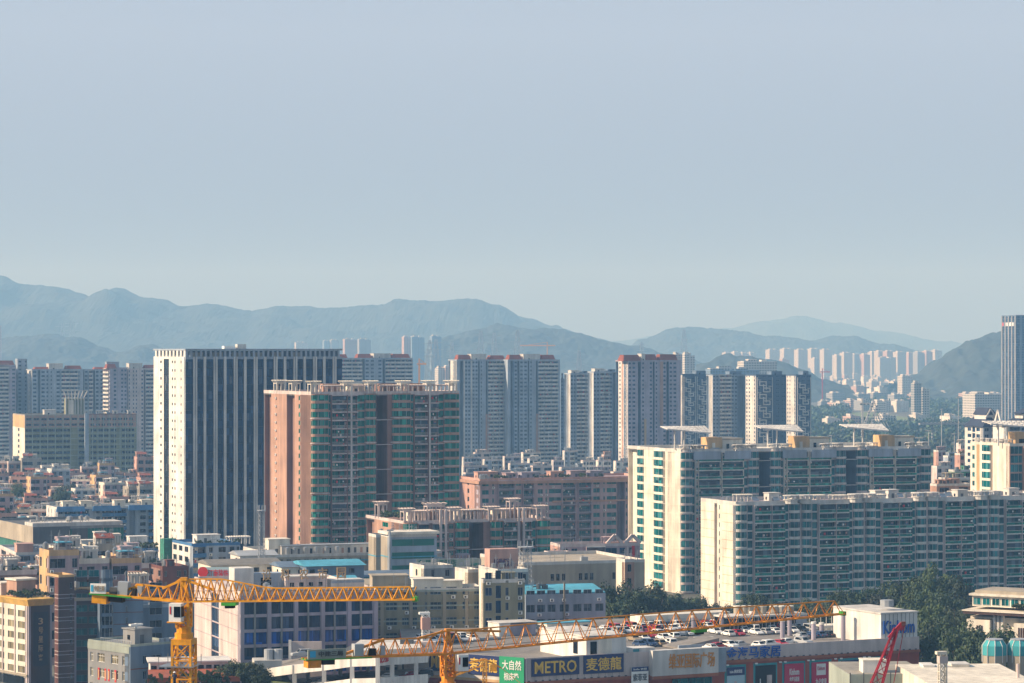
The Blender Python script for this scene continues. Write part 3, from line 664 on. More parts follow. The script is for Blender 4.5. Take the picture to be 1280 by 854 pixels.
# striped white tower
b = Bld('office_tower', 'tall white slab tower with dark blue vertical glass stripes', 232, 1185, 25)
wd = b.W(428); dd = b.D(192); z = b.Z(437); nf = 26; fh = 3.55; z0 = z-4-nf*fh
facade(b, FF, wd, ' '.join(['G11 F2.2 p1.2 F2.2 G9.5 F3.6']*8)[:-5], z0, nf, fh, 'bgrey', 'g_blue', fin='offwhite', frame='g_dark', ztop=z-3.0, cols=2, span='slate')
facade(b, LF(dd), dd-T, 'p22 v14 p4 G20 p8 v10 v10 p14 v8 p12', z0, nf, fh, 'white', 'g_dark', win=(.5, .5, .8), ztop=z-3, cols=1, frame='g_dark', span='white', gband='slate')  # white on the sunny end, bgrey in front: shade put into the colour
for i in range(33):                     # open crown under the top beam
    b.wall.box(wd*i/33, wd*i/33+.9, 0, .5, z-3, z-.4, 'bgrey')
for i in range(9): b.wall.box(.003, .5, T+dd*i/9+.1, T+dd*i/9+2.4, z-3, z-.4, 'white')
b.wall.box(3, wd-.1, 3, dd, z-3, z-.5, 'bluegrey')
for i in range(6): b.wall.box(wd*(i+.15)/8+2, wd*(i+.7)/8+2, 1.2, 2.9, z-3, z-1.2, 'tan')
b.wall.box(-.15, wd, -.15, dd, z-.4, z+.3, 'bgrey')
body(b, wd, dd, z-3, 'bgrey')
q = MB(); q.box(0, 5, 0, 3, 0, 1.2, 'sign_white'); q.box(6, 10, 0, 3, 0, 2, 'offwhite'); part(b, 'roof_unit', q, (26, dd*.6, z+.3))
b.finish()

# left apartments at the back (one thing per tower block)
def apt(label, px, pxr, pxl, Y, ytop, nfl, fh, specF, specL, wall, th=22, roof='flat', glass='g_blue', bal='offwhite', group=None, lwall=None, **kw):  # lwall: sunny end in a paler colour where given, light painted in
    b = Bld('apartment_tower', label, px, Y, th, cat='tower', group=group); wd = b.W(pxr); dd = max(6, min(34, b.D(pxl))); z = b.Z(ytop); z0 = z-nfl*fh
    facade(b, FF, wd, specF, max(.1, z0), nfl, fh, wall, glass, bal, ztop=z, **kw)
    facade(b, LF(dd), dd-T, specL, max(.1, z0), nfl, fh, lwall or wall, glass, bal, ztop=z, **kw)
    hasn = 'N' in specF; nd = kw.get('notch', 10)
    body(b, wd, dd+(nd if hasn else 0), z, kw.get('core', wall), hasn, nd)
    std_roof(b, wd, dd+(nd if hasn else 0), z, wall, .9)
    return b, wd, dd, z
def redroof(b, x0, x1, y0, y1, z, h=2.6, m='redtile'):
    q = MB(); i = min(1.8, (y1-y0)*.3)
    q.hexa([(x0, y0, z), (x1, y0, z), (x1, y1, z), (x0, y1, z), (x0+i*.6, y0+i, z+h), (x1-i*.6, y0+i, z+h), (x1-i*.6, y1-i, z+h), (x0+i*.6, y1-i, z+h)], m)
    part(b, 'red_roof', q)
def topbox(b, x0, x1, y0, y1, z, h, m):
    q = MB(); q.box(x0, x1, y0, y1, z, z+h, m); q.box(x0-.2, x1+.2, y0-.2, y1+.2, z+h+.002, z+h+.3, m); q.box(x0+(x1-x0)*.3, x0+(x1-x0)*.3+1, y0-.05, y0-.002, z+.6, z+1.8, 'g_dark'); part(b, 'lift_house', q)
kw = dict(notch=5, win=(.6, .3, .8))
b, wd, dd, z = apt('grey and pink balcony tower cut by the left picture edge', -30, 20, -40, 2200, 458, 27, 3.1, 'b4 w2 b4 b4 p1 w2', 'p1 w2', 'lilac', glass='g_blue', **kw)
redroof(b, 2, wd-1, 1, 9, z+1, 3.4); b.finish()
b, wd, dd, z = apt('grey slab with dark stair strip beside the leftmost balcony tower', 22, 34, 19, 2230, 450, 28, 3.1, 'w2 p1 w1.2', 'p1', 'bgrey', **kw); b.finish()
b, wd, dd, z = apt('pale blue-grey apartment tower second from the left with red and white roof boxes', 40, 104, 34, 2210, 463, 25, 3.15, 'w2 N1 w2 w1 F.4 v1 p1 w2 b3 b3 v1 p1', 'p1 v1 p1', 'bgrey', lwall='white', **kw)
redroof(b, wd*.05, wd*.35, 1, 9, z+.6, 2); topbox(b, wd*.33, wd*.6, 0.5, 9, z, 5, 'offwhite'); redroof(b, wd*.66, wd*.98, .5, 9, z+.6, 3); b.finish()
b, wd, dd, z = apt('blue-grey apartment block between the two boxed roof towers at left', 105, 130, 104, 2230, 463, 25, 3.15, 'w2 b2 N1 w2 w2', 'p1', 'bgrey', **kw)
redroof(b, wd*.5, wd*1.05, .5, 8, z+.5, 2); b.finish()
b, wd, dd, z = apt('white gabled apartment tower with red ridge roof behind the olive block', 137, 159, 130, 2190, 461, 25, 3.15, 'p1 w1.3 p1 w1 w1', 'b1 b1', 'lilac', lwall='white', **kw)
redroof(b, -2.5, wd*.4, -.3, 9, z+.2, 3.4); topbox(b, 0, wd*.7, 9, 14, z, 5, 'bgrey'); b.finish()
b, wd, dd, z = apt('pale apartment tower with cream lift house beside the white striped tower', 160, 200, 157, 2200, 462, 25, 3.15, 'v1 p.4 v1 v1 p1 w1 N.6 b3 b2', 'p1', 'pinkwhite', **kw)
topbox(b, 1, wd*.45, .5, 9, z, 4.6, 'offwhite'); redroof(b, wd*.52, wd, .5, 9, z+.5, 3); b.finish()

# olive and pink institutional block
b = Bld('dormitory_block', 'wide olive block with pink top floors and cream end wall', 31, 1850, 20, cat='building')
wd = b.W(107); dd = b.D(16); z = b.Z(520); nf = 13; fh = 3.65; z0 = z-nf*fh-.6
for (nm, px, pxr, spec) in ((0, 31, 107, 'x3 x3 x3 x3 x3 x3 p3 x3'), ):
    facade(b, FF, wd, spec, z0, nf-2, fh, 'olive', 'g_dark', win=(.9, .3, .78), ztop=z0+(nf-2)*fh, acp=.0)
    facade(b, LF(dd), dd-T, 'p1 v1 p1', z0, nf-2, fh, 'cream', 'g_dark', ztop=z0+(nf-2)*fh)
b.wall.box(.0, wd, 0, .4, z0+(nf-2)*fh+.003, z, 'brick'); b.wall.box(0, .4, .402, dd, z0+(nf-2)*fh+.003, z, 'ochre')
for i in range(8):
    for k in range(2):
        b.unit('window', u_window(wd/8*.7, 1.6, 'g_dark', 'alu', 2), FF, wd/8*(i+.15), .16, z0+(nf-2+k)*fh+1.2)
for i in range(9): b.wall.box(wd/8*i-.25 if i else 0, wd/8*i+.25 if i < 8 else wd, -.35, -.003, z0, z, 'grngrey')
for i in range(nf): b.wall.box(0.3, wd, -.2, -.004, z0+i*fh-.15, z0+i*fh+.25, 'grngrey')
body(b, wd, dd, z-.4, 'olive'); std_roof(b, wd, dd, z, 'tan', .8)
topbox(b, wd*.33, wd*.52, 2, 8, z, 3.6, 'offwhite')
q = MB()                                  # flared rooftop frame
for i in range(7): q.beam((i*2.0, 0, 0), (i*2.0, 0, 12), .3, 'offwhite'); q.beam((i*2.0, 0, 12), (i*2.6-1.8, -1.5, 16), .25, 'offwhite')
q.box(-2.2, 14.2, -1.8, -1.4, 16, 16.4, 'offwhite'); q.box(0, 12, .5, 6, 0, 11, 'olive'); part(b, 'roof_frame', q, (wd*.84-6, 3, z))
b.wall.box(-4+wd*.84, wd*.84-1, 2.5, 6, z, z+10, 'cream')
b.finish()
b = Bld('dormitory_block', 'olive block with brick-pink top joined right of a pale pilaster', 109, 1856, 20, cat='building')
wd = b.W(171); dd = 14; z = b.Z(519)
facade(b, FF, wd, 'p1.4 x3 x3 x3 x3 p1 v1.2 x3 x3 p1', z0, nf-2, fh, 'olive', 'g_dark', win=(.9, .3, .78), ztop=z0+(nf-2)*fh)
b.wall.box(.0, wd, 0, .4, z0+(nf-2)*fh+.003, z, 'brick')
for i in range(9): b.wall.box(wd/9*(i+1)-.5, wd/9*(i+1), -.35, -.003, z0, z, 'grngrey')
b.wall.box(-1.6, 1.0, -.6, 1, 0, z+1.2, 'bgrey')
for i in range(nf): b.wall.box(1.1, wd, -.2, -.004, z0+i*fh-.15, z0+i*fh+.25, 'grngrey')
for i in range(8):
    for k in range(2): b.unit('window', u_window(wd/9*.7, 1.6, 'g_dark', 'alu', 2), FF, wd/9*(i+.3)+1, .16, z0+(nf-2+k)*fh+1.2)
body(b, wd, dd, z-.4, 'olive'); std_roof(b, wd, dd, z, 'brick2', .8); clutter(b, wd, dd, z, 7, 3); b.finish()

# tall brick-pink tower with green bays
def brick_roof(b, xs, z, dd, m='cream', fr=((8, 10), )):
    for (x, y) in xs: p_pergola(b, x, y, z+.3, 3.0, 3.0, 3.6, m)
b = Bld('residential_tower', 'tall pink brick apartment tower with rounded green glass bays and pergola roof', 389, 1000, 25, cat='tower')
wd = b.W(574); dd = b.D(339); z = b.Z(494); nf = 27; fh = 2.93; z0 = z-nf*fh
S = dict(span='brick', bandevery=3, seed=3, notch=9, bowd=1.6, acp=.2, bars=1, rail='rail')
facade(b, FF, wd, 'B32 g4 b28 p1 b20 g14 B20 N22 p8 B36 g5 b26 p1 b20 g10 B30', z0, nf, fh, 'brick2', 'g_green', 'pinkwhite', ztop=z, **S)  # brick2 on the front is brick darkened, its shade painted in
facade(b, LF(dd), dd-T, 'a26 p14 N20 p8 w10 p22', z0, nf, fh, 'brick', 'g_green', 'pinkwhite', ztop=z, span='brick', notch=4, seed=4, core='brick2')
# little balconies in the side recess
for i in range(nf):
    b.wall.fb(LF(dd), (dd-T)*.41, (dd-T)*.58, -3.9, -2.2, z0+i*fh-.1, z0+i*fh+.8, 'offwhite')
    b.unit('window', u_window(4.2, 1.7, 'g_dark', 'alu', 3), LF(dd), (dd-T)*.42, -3.78, z0+i*fh+.9)
body(b, wd, dd+8, z, 'brick2', True, 9); std_roof(b, wd, dd+8, z, 'pinkwhite', 1.2)
b.wall.box(wd*.255, wd*.255+.7, -1.0, -.9, 0, z+3, 'offwhite'); b.wall.box(wd*.785, wd*.785+.7, -1.0, -.9, 0, z+3, 'offwhite')
brick_roof(b, [(0, 0), (wd*.22, .5), (wd*.38, 0), (wd*.60, 0), (wd*.78, .5), (wd*.93, 0), (0, dd-6), (0.5, dd*.5)], z, dd)
for i, (x, w_) in enumerate([(wd*.1, 9), (wd*.28, 8), (wd*.47, 10), (wd*.68, 9), (wd*.86, 6)]): p_frame(b, x, .8, z, w_, 4, 3.0, 'pinkwhite', 4); 
for i, x in enumerate([wd*.12, wd*.3, wd*.5, wd*.7]): p_stair(b, x, 6, z, 6, 5, 3.6, ['brick', 'cream', 'brick2', 'brick'][i])
b.finish()

# red-roofed apartment towers in the middle
KW = dict(notch=5, win=(.62, .3, .8))
b, wd, dd, z = apt('pale apartment slab with red roofs peeping out behind the brick tower', 424, 516, 420, 2150, 449, 25, 2.95, 'b5 b4 N1 w2 w2 p1 w2 N1 b4 b4 b3', 'p1', 'bgrey', **KW)
redroof(b, 0, wd*.12, .5, 9, z+.5, 3.2); redroof(b, wd*.25, wd*.45, .5, 9, z+.5, 3.4); topbox(b, wd*.47, wd*.7, .5, 9, z, 4, 'offwhite'); redroof(b, wd*.72, wd*.97, .5, 9, z+.5, 3.4); b.finish()
b, wd, dd, z = apt('left red-roofed apartment tower of the central pair with pale vertical ribs', 571, 632, 563, 2080, 451, 28, 2.95, 'p1 N1.2 F.4 w1 w1 F.4 w1 w1 N.6 v1 p1 N.5 b2 b2 b2', 'p1 v1 p1', 'bgrey', fin='offwhite', lwall='offwhite', **KW)
redroof(b, 1, wd*.3, .5, 9, z+.5, 3.8); topbox(b, wd*.3, wd*.6, .5, 8, z, 4.6, 'offwhite'); redroof(b, wd*.68, wd, .5, 9, z+.5, 3.4); b.wall.box(wd*.585, wd*.66, -.5, -.36, 4, z*.55, 'brick'); b.finish()
b, wd, dd, z = apt('right red-roofed apartment tower of the central pair with wide balcony columns', 635, 700, 633, 2085, 451, 28, 2.95, 'N1.4 F.4 w1 N.6 w1.2 w1.2 N.5 v1 p1 N.5 b2 b2 b2 p.6', 'p1', 'bgrey', fin='bluegrey', **KW)
redroof(b, 1, wd*.28, .5, 9, z+.5, 3.8); topbox(b, wd*.3, wd*.62, .5, 8, z, 4.6, 'offwhite'); redroof(b, wd*.64, wd*.92, .5, 9, z+.5, 3.8); b.wall.box(wd*.535, wd*.6, -.5, -.36, 4, z*.55, 'brick'); b.finish()
for i, (px, pxr, pxl, Y, yt, lb) in enumerate([(713, 738, 710, 2020, 468, 'flat-roofed pale apartment tower, left one of the pair beside the trees'), (742, 772, 739, 2000, 466, 'flat-roofed pale apartment tower, right one of the pair beside the red-roofed slab')]):
    b, wd, dd, z = apt(lb, px, pxr, pxl, Y, yt, 27, 2.85, 'w1.2 w1 b2 b2 w1 N.7' if i == 0 else 'w1.2 w1.2 b2 b2 w1.2 N2', 'p1', 'bgrey', lwall='white', **KW)
    topbox(b, wd*.1, wd*.5, 2, 8, z, 2.6, 'offwhite'); topbox(b, wd*.65, wd*.95, 2, 8, z, 2, 'bluegrey'); b.finish()
# shorter blue back towers between
b, wd, dd, z = apt('narrow blue lattice-fronted tower half hidden left of the pale pair', 701, 712, 700, 2250, 475, 26, 2.95, 'w1 w1 w1', 'p1', 'bluegrey', **KW); b.finish()
b, wd, dd, z = apt('red-gabled apartment slab with pink stripes right of centre', 785, 851, 773, 1930, 452, 29, 2.9, 'w1 w1.2 p.5 N.8 v1.2 p1 w1 N.5 v1 p1.2 w1 N.7 w1 w1.2 p1', 'v1 q.6 v1 p.4', 'lilac', core='bluegrey', lwall='white', pier='brick', **KW)
redroof(b, -3.5, wd*.24, -.2, 10, z+.3, 4.2); redroof(b, wd*.33, wd*.56, .2, 9, z+.3, 4.6); redroof(b, wd*.6, wd*.95, .2, 9, z+.3, 4.6); topbox(b, wd*.26, wd*.33, .5, 7, z, 5, 'offwhite')
b.wall.box(wd*.30, wd*.34, -.5, -.36, 4, z*.55, 'ochre'); b.wall.box(wd*.60, wd*.66, -.5, -.36, z*.5, z, 'brick'); b.finish()
# patterned towers
def fret(b, x0, x1, z0, z1, seed):
    """interlocking square fretwork of raised white bars"""
    q = MB(); rn_ = random.Random(seed); w = x1-x0; cz = z0; i = 0; s = w/2
    q.box(x0-.4, x0, -.7, -.36, z0, z1, 'offwhite'); q.box(x1, x1+.4, -.7, -.36, z0, z1, 'offwhite')
    while cz < z1-s:
        f = i % 2
        a = x0+(.12 if f else .38)*w; c = x0+(.62 if f else .88)*w
        for zz in (cz+s*.1, cz+s*.55): q.box(a, c, -.7, -.36, zz, zz+.7, 'offwhite')
        q.box(a, a+.7, -.71, -.37, cz+s*.1, cz+s*(.75 if f else 1.1), 'offwhite'); q.box(c-.7, c, -.71, -.37, cz+s*(-.35 if f else .1), cz+s*.55, 'offwhite')
        q.box(x0, x0+.25*w, -.69, -.365, cz+s*.8, cz+s*.8+.4, 'offwhite') if f else q.box(x0+.75*w, x1, -.69, -.365, cz+s*.8, cz+s*.8+.4, 'offwhite')
        cz += s*.78; i += 1
    part(b, 'fretwork', q)
PT = [(853, 887, 851, 2150, 469, 'w1 w1 w1 p.3 w1 w1 w1', [(.06, .46), (.54, .95)], 'deepblue', 'patterned blue tower with white fretwork panels just right of the red-gabled slab'),
      (891, 932, 887, 2050, 470, 'w1 w1 b2 b2 w1 w1 N2.6', [], 'bgrey', 'blue-grey balcony tower with pale edge between two patterned towers'),
      (945, 983, 932, 2030, 470, 'w1 w1 w1 p.4 w1 w1', [(.04, .52)], 'deepblue', 'patterned blue tower with pale side wall, middle of the right cluster'),
      (995, 1014, 983, 2010, 470, 'w1 w1 w1', [(.1, .92)], 'deepblue', 'rightmost patterned blue tower with pale dotted side wall beside the woods')]
for i, (px, pxr, pxl, Y, yt, sp, fr, wl, lb) in enumerate(PT):
    b, wd, dd, z = apt(lb, px, pxr, pxl, Y, yt, 27, 2.85, sp, 'p1' if i < 2 else 'v1 v1 p1 v1', wl, lwall='offwhite', **KW)
    for (a, c) in fr: fret(b, wd*a, wd*c, z*.12, z-1, i)
    topbox(b, wd*.55, wd*.9, 2, 9, z, 3.0, 'bluegrey'); b.finish()

# ================================================================ right-hand apartment slabs
def ledges(b, Fr, L, xs, nfl, fh, z0, m='offwhite', n1=.9):
    pass
def wing(b, x, y, z, L=17, D=6, m='white'):
    """tilted white trellis wing on two tall posts"""
    q = MB(); q.box(2.2, 2.7, 1, 1.5, 0, 7.5, m); q.box(7, 7.5, 2.5, 3, 0, 7.0, m)
    for k in range(4):
        y0 = D*k/3; e = k*.85-.9; e2 = e*.35; q.hexa([(-1.5, y0-.25, 8.1+e2), (L, y0-.25, 7.0+e), (L, y0+.25, 7.0+e), (-1.5, y0+.25, 8.1+e2), (-1.5, y0-.25, 8.6+e2), (L, y0-.25, 7.5+e), (L, y0+.25, 7.5+e), (-1.5, y0+.25, 8.6+e2)], m)
    for i in range(12):
        t = i/11; xx = -1.5+(L+1)*t; za = 8.3-1.1*t-.9*(.35+.65*t); zb = 8.3-1.1*t+1.65*(.35+.65*t); q.hexa([(xx, 0, za), (xx+1.25, 0, za), (xx+1.25, D, zb), (xx, D, zb), (xx, 0, za+.3), (xx+1.25, 0, za+.3), (xx+1.25, D, zb+.3), (xx, D, zb+.3)], m)
    part(b, 'roof_wing', q, (x, y, z))
b = Bld('apartment_slab', 'taller cream and green glass apartment slab with three white roof wings', 851, 1105, 22, cat='apartment building')
wd = b.W(1163); dd = 26; z = b.Z(566); nf = 16; fh = 3.42; z0 = z-nf*fh
S = dict(span='pinkwhite', bandevery=3, seed=9, notch=10, bowd=1.4, acp=.35, bars=1)
blk = 'B12 g3 b2 p1 b24 p1.2 b24 p1 g4 B12'
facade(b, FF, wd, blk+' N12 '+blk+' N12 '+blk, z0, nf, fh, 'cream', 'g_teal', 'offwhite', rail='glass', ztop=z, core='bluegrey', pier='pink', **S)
dd = b.D(797)
facade(b, LF(dd), dd-T, 'B11 p14 p4 B16 N3 p26', z0, nf, fh, 'cream', 'g_teal', 'cream', ztop=z, span='cream', notch=3, seed=4, core='cream', bowd=.9)
for i in range(nf): b.wall.fb(LF(dd), 0, dd*.99, 0, .12, z0+i*fh-.12, z0+i*fh+.03, 'cream')
body(b, wd, dd+10, z, 'cream', True, 10); std_roof(b, wd, dd+10, z, 'offwhite', 1.3)
rn = random.Random(5)
for k in range(3):
    x0 = wd*(k*.347+.0)
    for xx in (2.2, 8, wd*.306-9, wd*.306-3): p_turret(b, x0+xx, 1.0, z+.2, 2.0, 2.2)
    wing(b, x0-5+(2 if k == 0 else 4), 3, z+1.0)
    q = MB(); q.box(0, 6, 0, 7, 0, 5.6, 'ochre'); q.box(6.003, 15, .5, 6.5, 0, 4.6, 'cream'); q.box(5.8, 15.4, 0, 7, 4.604, 5.2, 'tan'); q.box(1.5, 2.8, -.05, -.003, 1, 3.5, 'cream')
    for xx in (8, 11): q.box(xx, xx+1.2, .44, .497, 1, 3, 'g_dark')
    part(b, 'penthouse', q, (x0+wd*.13, 5, z))
    for i in range(5): clutter(b, wd*.3, 9, z, 1, 100+k*10+i, 'offwhite', 'tpxo')
    q = MB()
    for i in range(12): q.box(i*.9, i*.9+.2, 0, .2, 0, 1.2, 'white')
    q.box(0, 10.2, -.05, .25, 1.2, 1.45, 'white'); part(b, 'balustrade', q, (x0+wd*.2, .3, z+1.1))
    for xx in (wd*.03, wd*.21): b.unit('x', u_ac(), FF, x0+xx, .5, z+.3)
if 'x' in b.units: b.units['roof_unit'] = b.units.pop('x')
b.wall.fb(FF, wd*.045, wd*.15, .9, 1.15, z-2.8, z+.4, 'bgrey'); b.wall.fb(FF, wd*.165, wd*.27, .9, 1.15, z-2.8, z+.4, 'bgrey')
b.wall.fb(FF, wd*.395, wd*.49, .9, 1.15, z-2.8, z+.4, 'bgrey'); b.wall.fb(FF, wd*.51, wd*.61, .9, 1.15, z-2.8, z+.4, 'bgrey')
b.wall.fb(FF, wd*.74, wd*.84, .9, 1.15, z-2.8, z+.4, 'bgrey'); b.wall.fb(FF, wd*.86, wd*.955, .9, 1.15, z-2.8, z+.4, 'bgrey')
b.finish()

b = Bld('apartment_slab', 'nearer long apartment slab with cream end wall and teal rounded bays', 920, 960, 22, cat='apartment building')
wd = b.W(1330); dd = b.D(876); z = b.Z(632); nf = 14; fh = 2.98; z0 = z-nf*fh
S = dict(span='offwhite', bandevery=3, seed=19, notch=8, bowd=1.5, acp=.45, bars=1, rail='glass')
rep = 'g7 p1 b23 p.6 b18 g6 p1 B14 p3 B13 p1.5 '
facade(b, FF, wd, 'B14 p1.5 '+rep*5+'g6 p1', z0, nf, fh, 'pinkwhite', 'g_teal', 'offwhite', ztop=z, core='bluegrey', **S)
facade(b, LF(dd), dd-T, 'p19 N4 p2 w2 p1 p20', z0, nf, fh, 'cream', 'g_teal', 'cream', ztop=z, span='cream', notch=2.5, seed=4, core='cream')
for i in range(nf):
    b.wall.fb(LF(dd), 0, dd*.40, 0, .07, z0+i*fh-.1, z0+i*fh, 'ochre'); b.wall.fb(LF(dd), dd*.62, dd*.985, 0, .07, z0+i*fh-.1, z0+i*fh, 'ochre')
    b.wall.fb(LF(dd), dd*.42, dd*.47, -2.5, -1.4, z0+i*fh-.1, z0+i*fh+.7, 'offwhite')
body(b, wd, dd, z, 'mauve', True, 8); std_roof(b, wd, dd, z, 'offwhite', 1.3)
for k in range(5):
    for xx in (.145, .185): p_turret(b, wd*(xx+k*.192)+wd*.015, -.1, z+.2, 2.3, 2.4, 'offwhite')
rn = random.Random(15)
for i in range(46):
    x = wd*(i+rn.random())/46; y = rn.uniform(1, 13); k = rn.choice('tppxxosxo')
    if k == 't': p_tank(b, x, y, z, .7, 1.5)
    elif k == 'p': p_frame(b, x, y, z, rn.uniform(3, 6), 3, rn.uniform(1.8, 2.6), 'offwhite', 4)
    elif k == 'o': p_solar(b, x, y, z+.8)
    elif k == 's': p_stair(b, x, y+3, z, 4, 4, 3.2, 'offwhite')
    else:
        q = MB(); q.box(0, rn.uniform(1, 4), 0, 2, 0, rn.uniform(.8, 1.9), rn.choice(['offwhite', 'pinkwhite', 'alu'])); q.box(.2, .8, .2, .8, 1.9, 2.1, 'grey'); part(b, 'duct_box', q, (x, y, z))
b.finish()

# cream block on the right, behind the long slab
b = Bld('apartment_slab', 'cream apartment block with ochre stripe and trellis wing at the right edge', 1262, 1040, 22, cat='apartment building')
wd = b.W(1320); dd = b.D(1213); z = b.Z(558); nf = 15; fh = 3.3; z0 = z-nf*fh
facade(b, FF, wd, 'p.4 g3 g1.4 b6 p.5 b6', z0, nf, fh, 'brick', 'g_teal', 'offwhite', ztop=z, bars=1)
facade(b, LF(dd), dd-T, 'v5 q2.5 p2 B7 N1.5 p1 p12', z0, nf, fh, 'cream', 'g_teal', 'cream', ztop=z, span='cream', pier='ochre', notch=3, bowd=.6)
body(b, wd, dd, z, 'cream'); std_roof(b, wd, dd, z, 'cream', 1.0)
for y in (3, 9): p_turret(b, 1.5, y, z, 1.5, 2)
for i in range(4): p_turret(b, 1.5, dd-3-4*i, z, 1.2, 2, 'white')
wing(b, -4, 4, z, 22, 6); q = MB(); q.box(0, 6, 0, 6, 0, 5, 'ochre'); q.box(1.5, 4, -.05, -.002, 1, 2.5, 'g_dark'); part(b, 'penthouse', q, (5, 4, z)); b.finish()
# white buildings with navy pitched roofs
for (px, pxr, pxl, Y, yt, lb, gb) in [(1229, 1247, 1206, 1350, 534, 'white villa block with navy hipped roof and small dormer gable', 0), (1258, 1325, 1241, 1330, 533, 'white block with navy roof and ornate white arched gable', 1)]:
    b = Bld('gabled_building', lb, px, Y, 25); wd = b.W(pxr); dd = b.D(pxl); z = b.Z(yt); nf = 12; fh = 3.0
    facade(b, FF, wd, 'w3 b3' if not gb else 'b3 w2 b3 w2 w2', z-nf*fh, nf, fh, 'bgrey', 'g_blue', ztop=z)  # blue-grey front of a white block: shade painted into the wall
    facade(b, LF(dd), dd-T, 'p.6 w2 g1 w2 p.6' if not gb else 'p1 v1 p1 v1', z-nf*fh, nf, fh, 'white', 'g_blue', ztop=z)
    body(b, wd, dd, z, 'white')
    q = MB(); h = 4.5
    q.hexa([(-.8, -.8, z), (wd+.8, -.8, z), (wd+.8, dd+.8, z), (-.8, dd+.8, z), (wd*.45, 2, z+h), (wd*.75, 2, z+h), (wd*.75, dd-2, z+h), (wd*.45, dd-2, z+h)], 'slate')
    q.box(wd*.35, wd+.5, 2, dd*.75, z+1.5, z+h+1.2, 'white')
    q.hexa([(wd*.3, 1.5, z+h+1.21), (wd+1, 1.5, z+h+1.21), (wd+1, dd*.8, z+h+1.21), (wd*.3, dd*.8, z+h+1.21), (wd*.6, 1.5, z+h+4.6), (wd*.66, 1.5, z+h+4.6), (wd*.66, dd*.8, z+h+4.6), (wd*.6, dd*.8, z+h+4.6)], 'slate'); part(b, 'roof', q)
    q = MB()
    if gb:                                 # arched gable facing left
        y0, y1 = dd*.2, dd*.75; ym = (y0+y1)/2
        q.beam((-.9, y0, z), (-.9, ym, z+7.5), .5, 'white'); q.beam((-.9, y1, z), (-.9, ym, z+7.5), .5, 'white')
        for i in range(8):
            a0 = pi*i/8; a1 = pi*(i+1)/8; r = (y1-y0)*.28; q.beam((-1, ym+r*cos(a0), z+r*1.1*sin(a0)), (-1, ym+r*cos(a1), z+r*1.1*sin(a1)), .4, 'white')
    else:
        q.beam((wd*.3, 1.4, z+h), (wd*.63, 1.4, z+h+4), .3, 'white'); q.beam((wd*.98, 1.4, z+h), (wd*.63, 1.4, z+h+4), .3, 'white')
    part(b, 'gable', q); b.finish()

# ================================================================ middle: pink long building, lower brick complex
b = Bld('apartment_slab', 'long mauve apartment building with brick-coloured cornice and planted roof', 600, 1185, 20, cat='apartment building')
wd = b.W(812); dd = b.D(577); z = b.Z(601); nf = 13; fh = 3.46; z0 = z-nf*fh
facade(b, FF, wd, 'w4 v1.6 p1 b6 w3 b4 p1 w3 v1.5 x5 b5 p1 b5 w4 v1.6 x4 N3 v1.4 w3 p1 b4', z0, nf, fh, 'mauve', 'g_teal', 'lilac', ztop=z, core='lilac', notch=5, acp=.3, rail='rail', cols=2, seed=8)
facade(b, LF(dd), dd-T, 'p1 v1 p1 v1', z0, nf, fh, 'pink', 'g_dark', ztop=z)
body(b, wd, dd+5, z, 'mauve', True, 5); std_roof(b, wd, dd+5, z, 'pink', .9)
b.wall.box(-.9, wd, -1.2, -.003, z-1.5, z-.2, 'brick'); b.wall.box(-.9, -.003, 0, dd, z-1.5, z-.2, 'brick'); b.wall.box(wd*.42, wd, -.5, -.004, z-9.6, z-8.9, 'brick')
for i, (x, w_, h_) in enumerate([(0.5, 9, 3.2), (13, 5, 2.6), (20, 8, 2.8), (33, 6, 3), (42, 7, 3.2), (51, 6, 3)]):
    p_stair(b, x, 4, z, w_, 5, h_, ['pink', 'mauve', 'lilac'][i % 3]); clutter(b, w_, 4, z, 2, 40+i, 'lilac', 'tx')
    b.unit('window', u_window(1.2, 1.2, 'g_dark', 'alu', 1), FF, x+w_*.6, -3.9, z+1.2)
rn = random.Random(2)
for x in (8, 10, 12, 26, 28, 30, 31.5, 38, 40, 47, 55): roof_shrub(b, min(x, wd-3), rn.uniform(1.5, 2.5), z+.1, rn.uniform(1.2, 1.9), rn)
b.finish()

b = Bld('residential_block', 'lower brick-pink complex with green rounded bays and cream pergola crowns', 504, 940, 22, cat='apartment building')
wd = b.W(688); dd = b.D(468); z = b.Z(655); nf = 11; fh = 2.95; z0 = z-nf*fh
facade(b, FF, wd, 'B15 b12 p3 b18 w8 B15 N16 p7 B14 b18 p2 b12 g5 B16', z0, nf, fh, 'brick2', 'g_green', 'pinkwhite', ztop=z, span='brick', bandevery=4, notch=10, bowd=1.5, seed=12, rail='rail', acp=.25, core='brick2', bars=1)  # front in darker brick2, painted shade; the sunny left keeps brick
facade(b, LF(dd), dd-T, 'p6 x5 p2 v3 p6', z0, nf, fh, 'brick', 'g_green', 'pinkwhite', ztop=z, span='brick')
body(b, wd, dd+9, z, 'brick2', True, 10); std_roof(b, wd, dd+9, z, 'pinkwhite', 1.0)
for x in (.03, .34, .60, .93): p_pergola(b, wd*x-1.5, -.6, z+.5, 3.2, 3.2, 3.6, 'pinkwhite')
p_pergola(b, wd*.18, 2.5, z+.5, 6, 3, 5.0, 'pinkwhite'); p_pergola(b, wd*.74, 2.5, z+.5, 3, 3, 6, 'pinkwhite'); p_pergola(b, 0, dd-4, z+.5, 3, 3, 4.6, 'pinkwhite')
for i, (x, w_) in enumerate([(.1, 5), (.22, 7), (.42, 6), (.5, 5), (.66, 6), (.8, 6)]): p_frame(b, wd*x, 3, z, w_, 4, 3.6, 'pinkwhite', 4); p_stair(b, wd*x, 8, z, w_, 4, 3.6, 'brick' if i % 2 else 'cream')
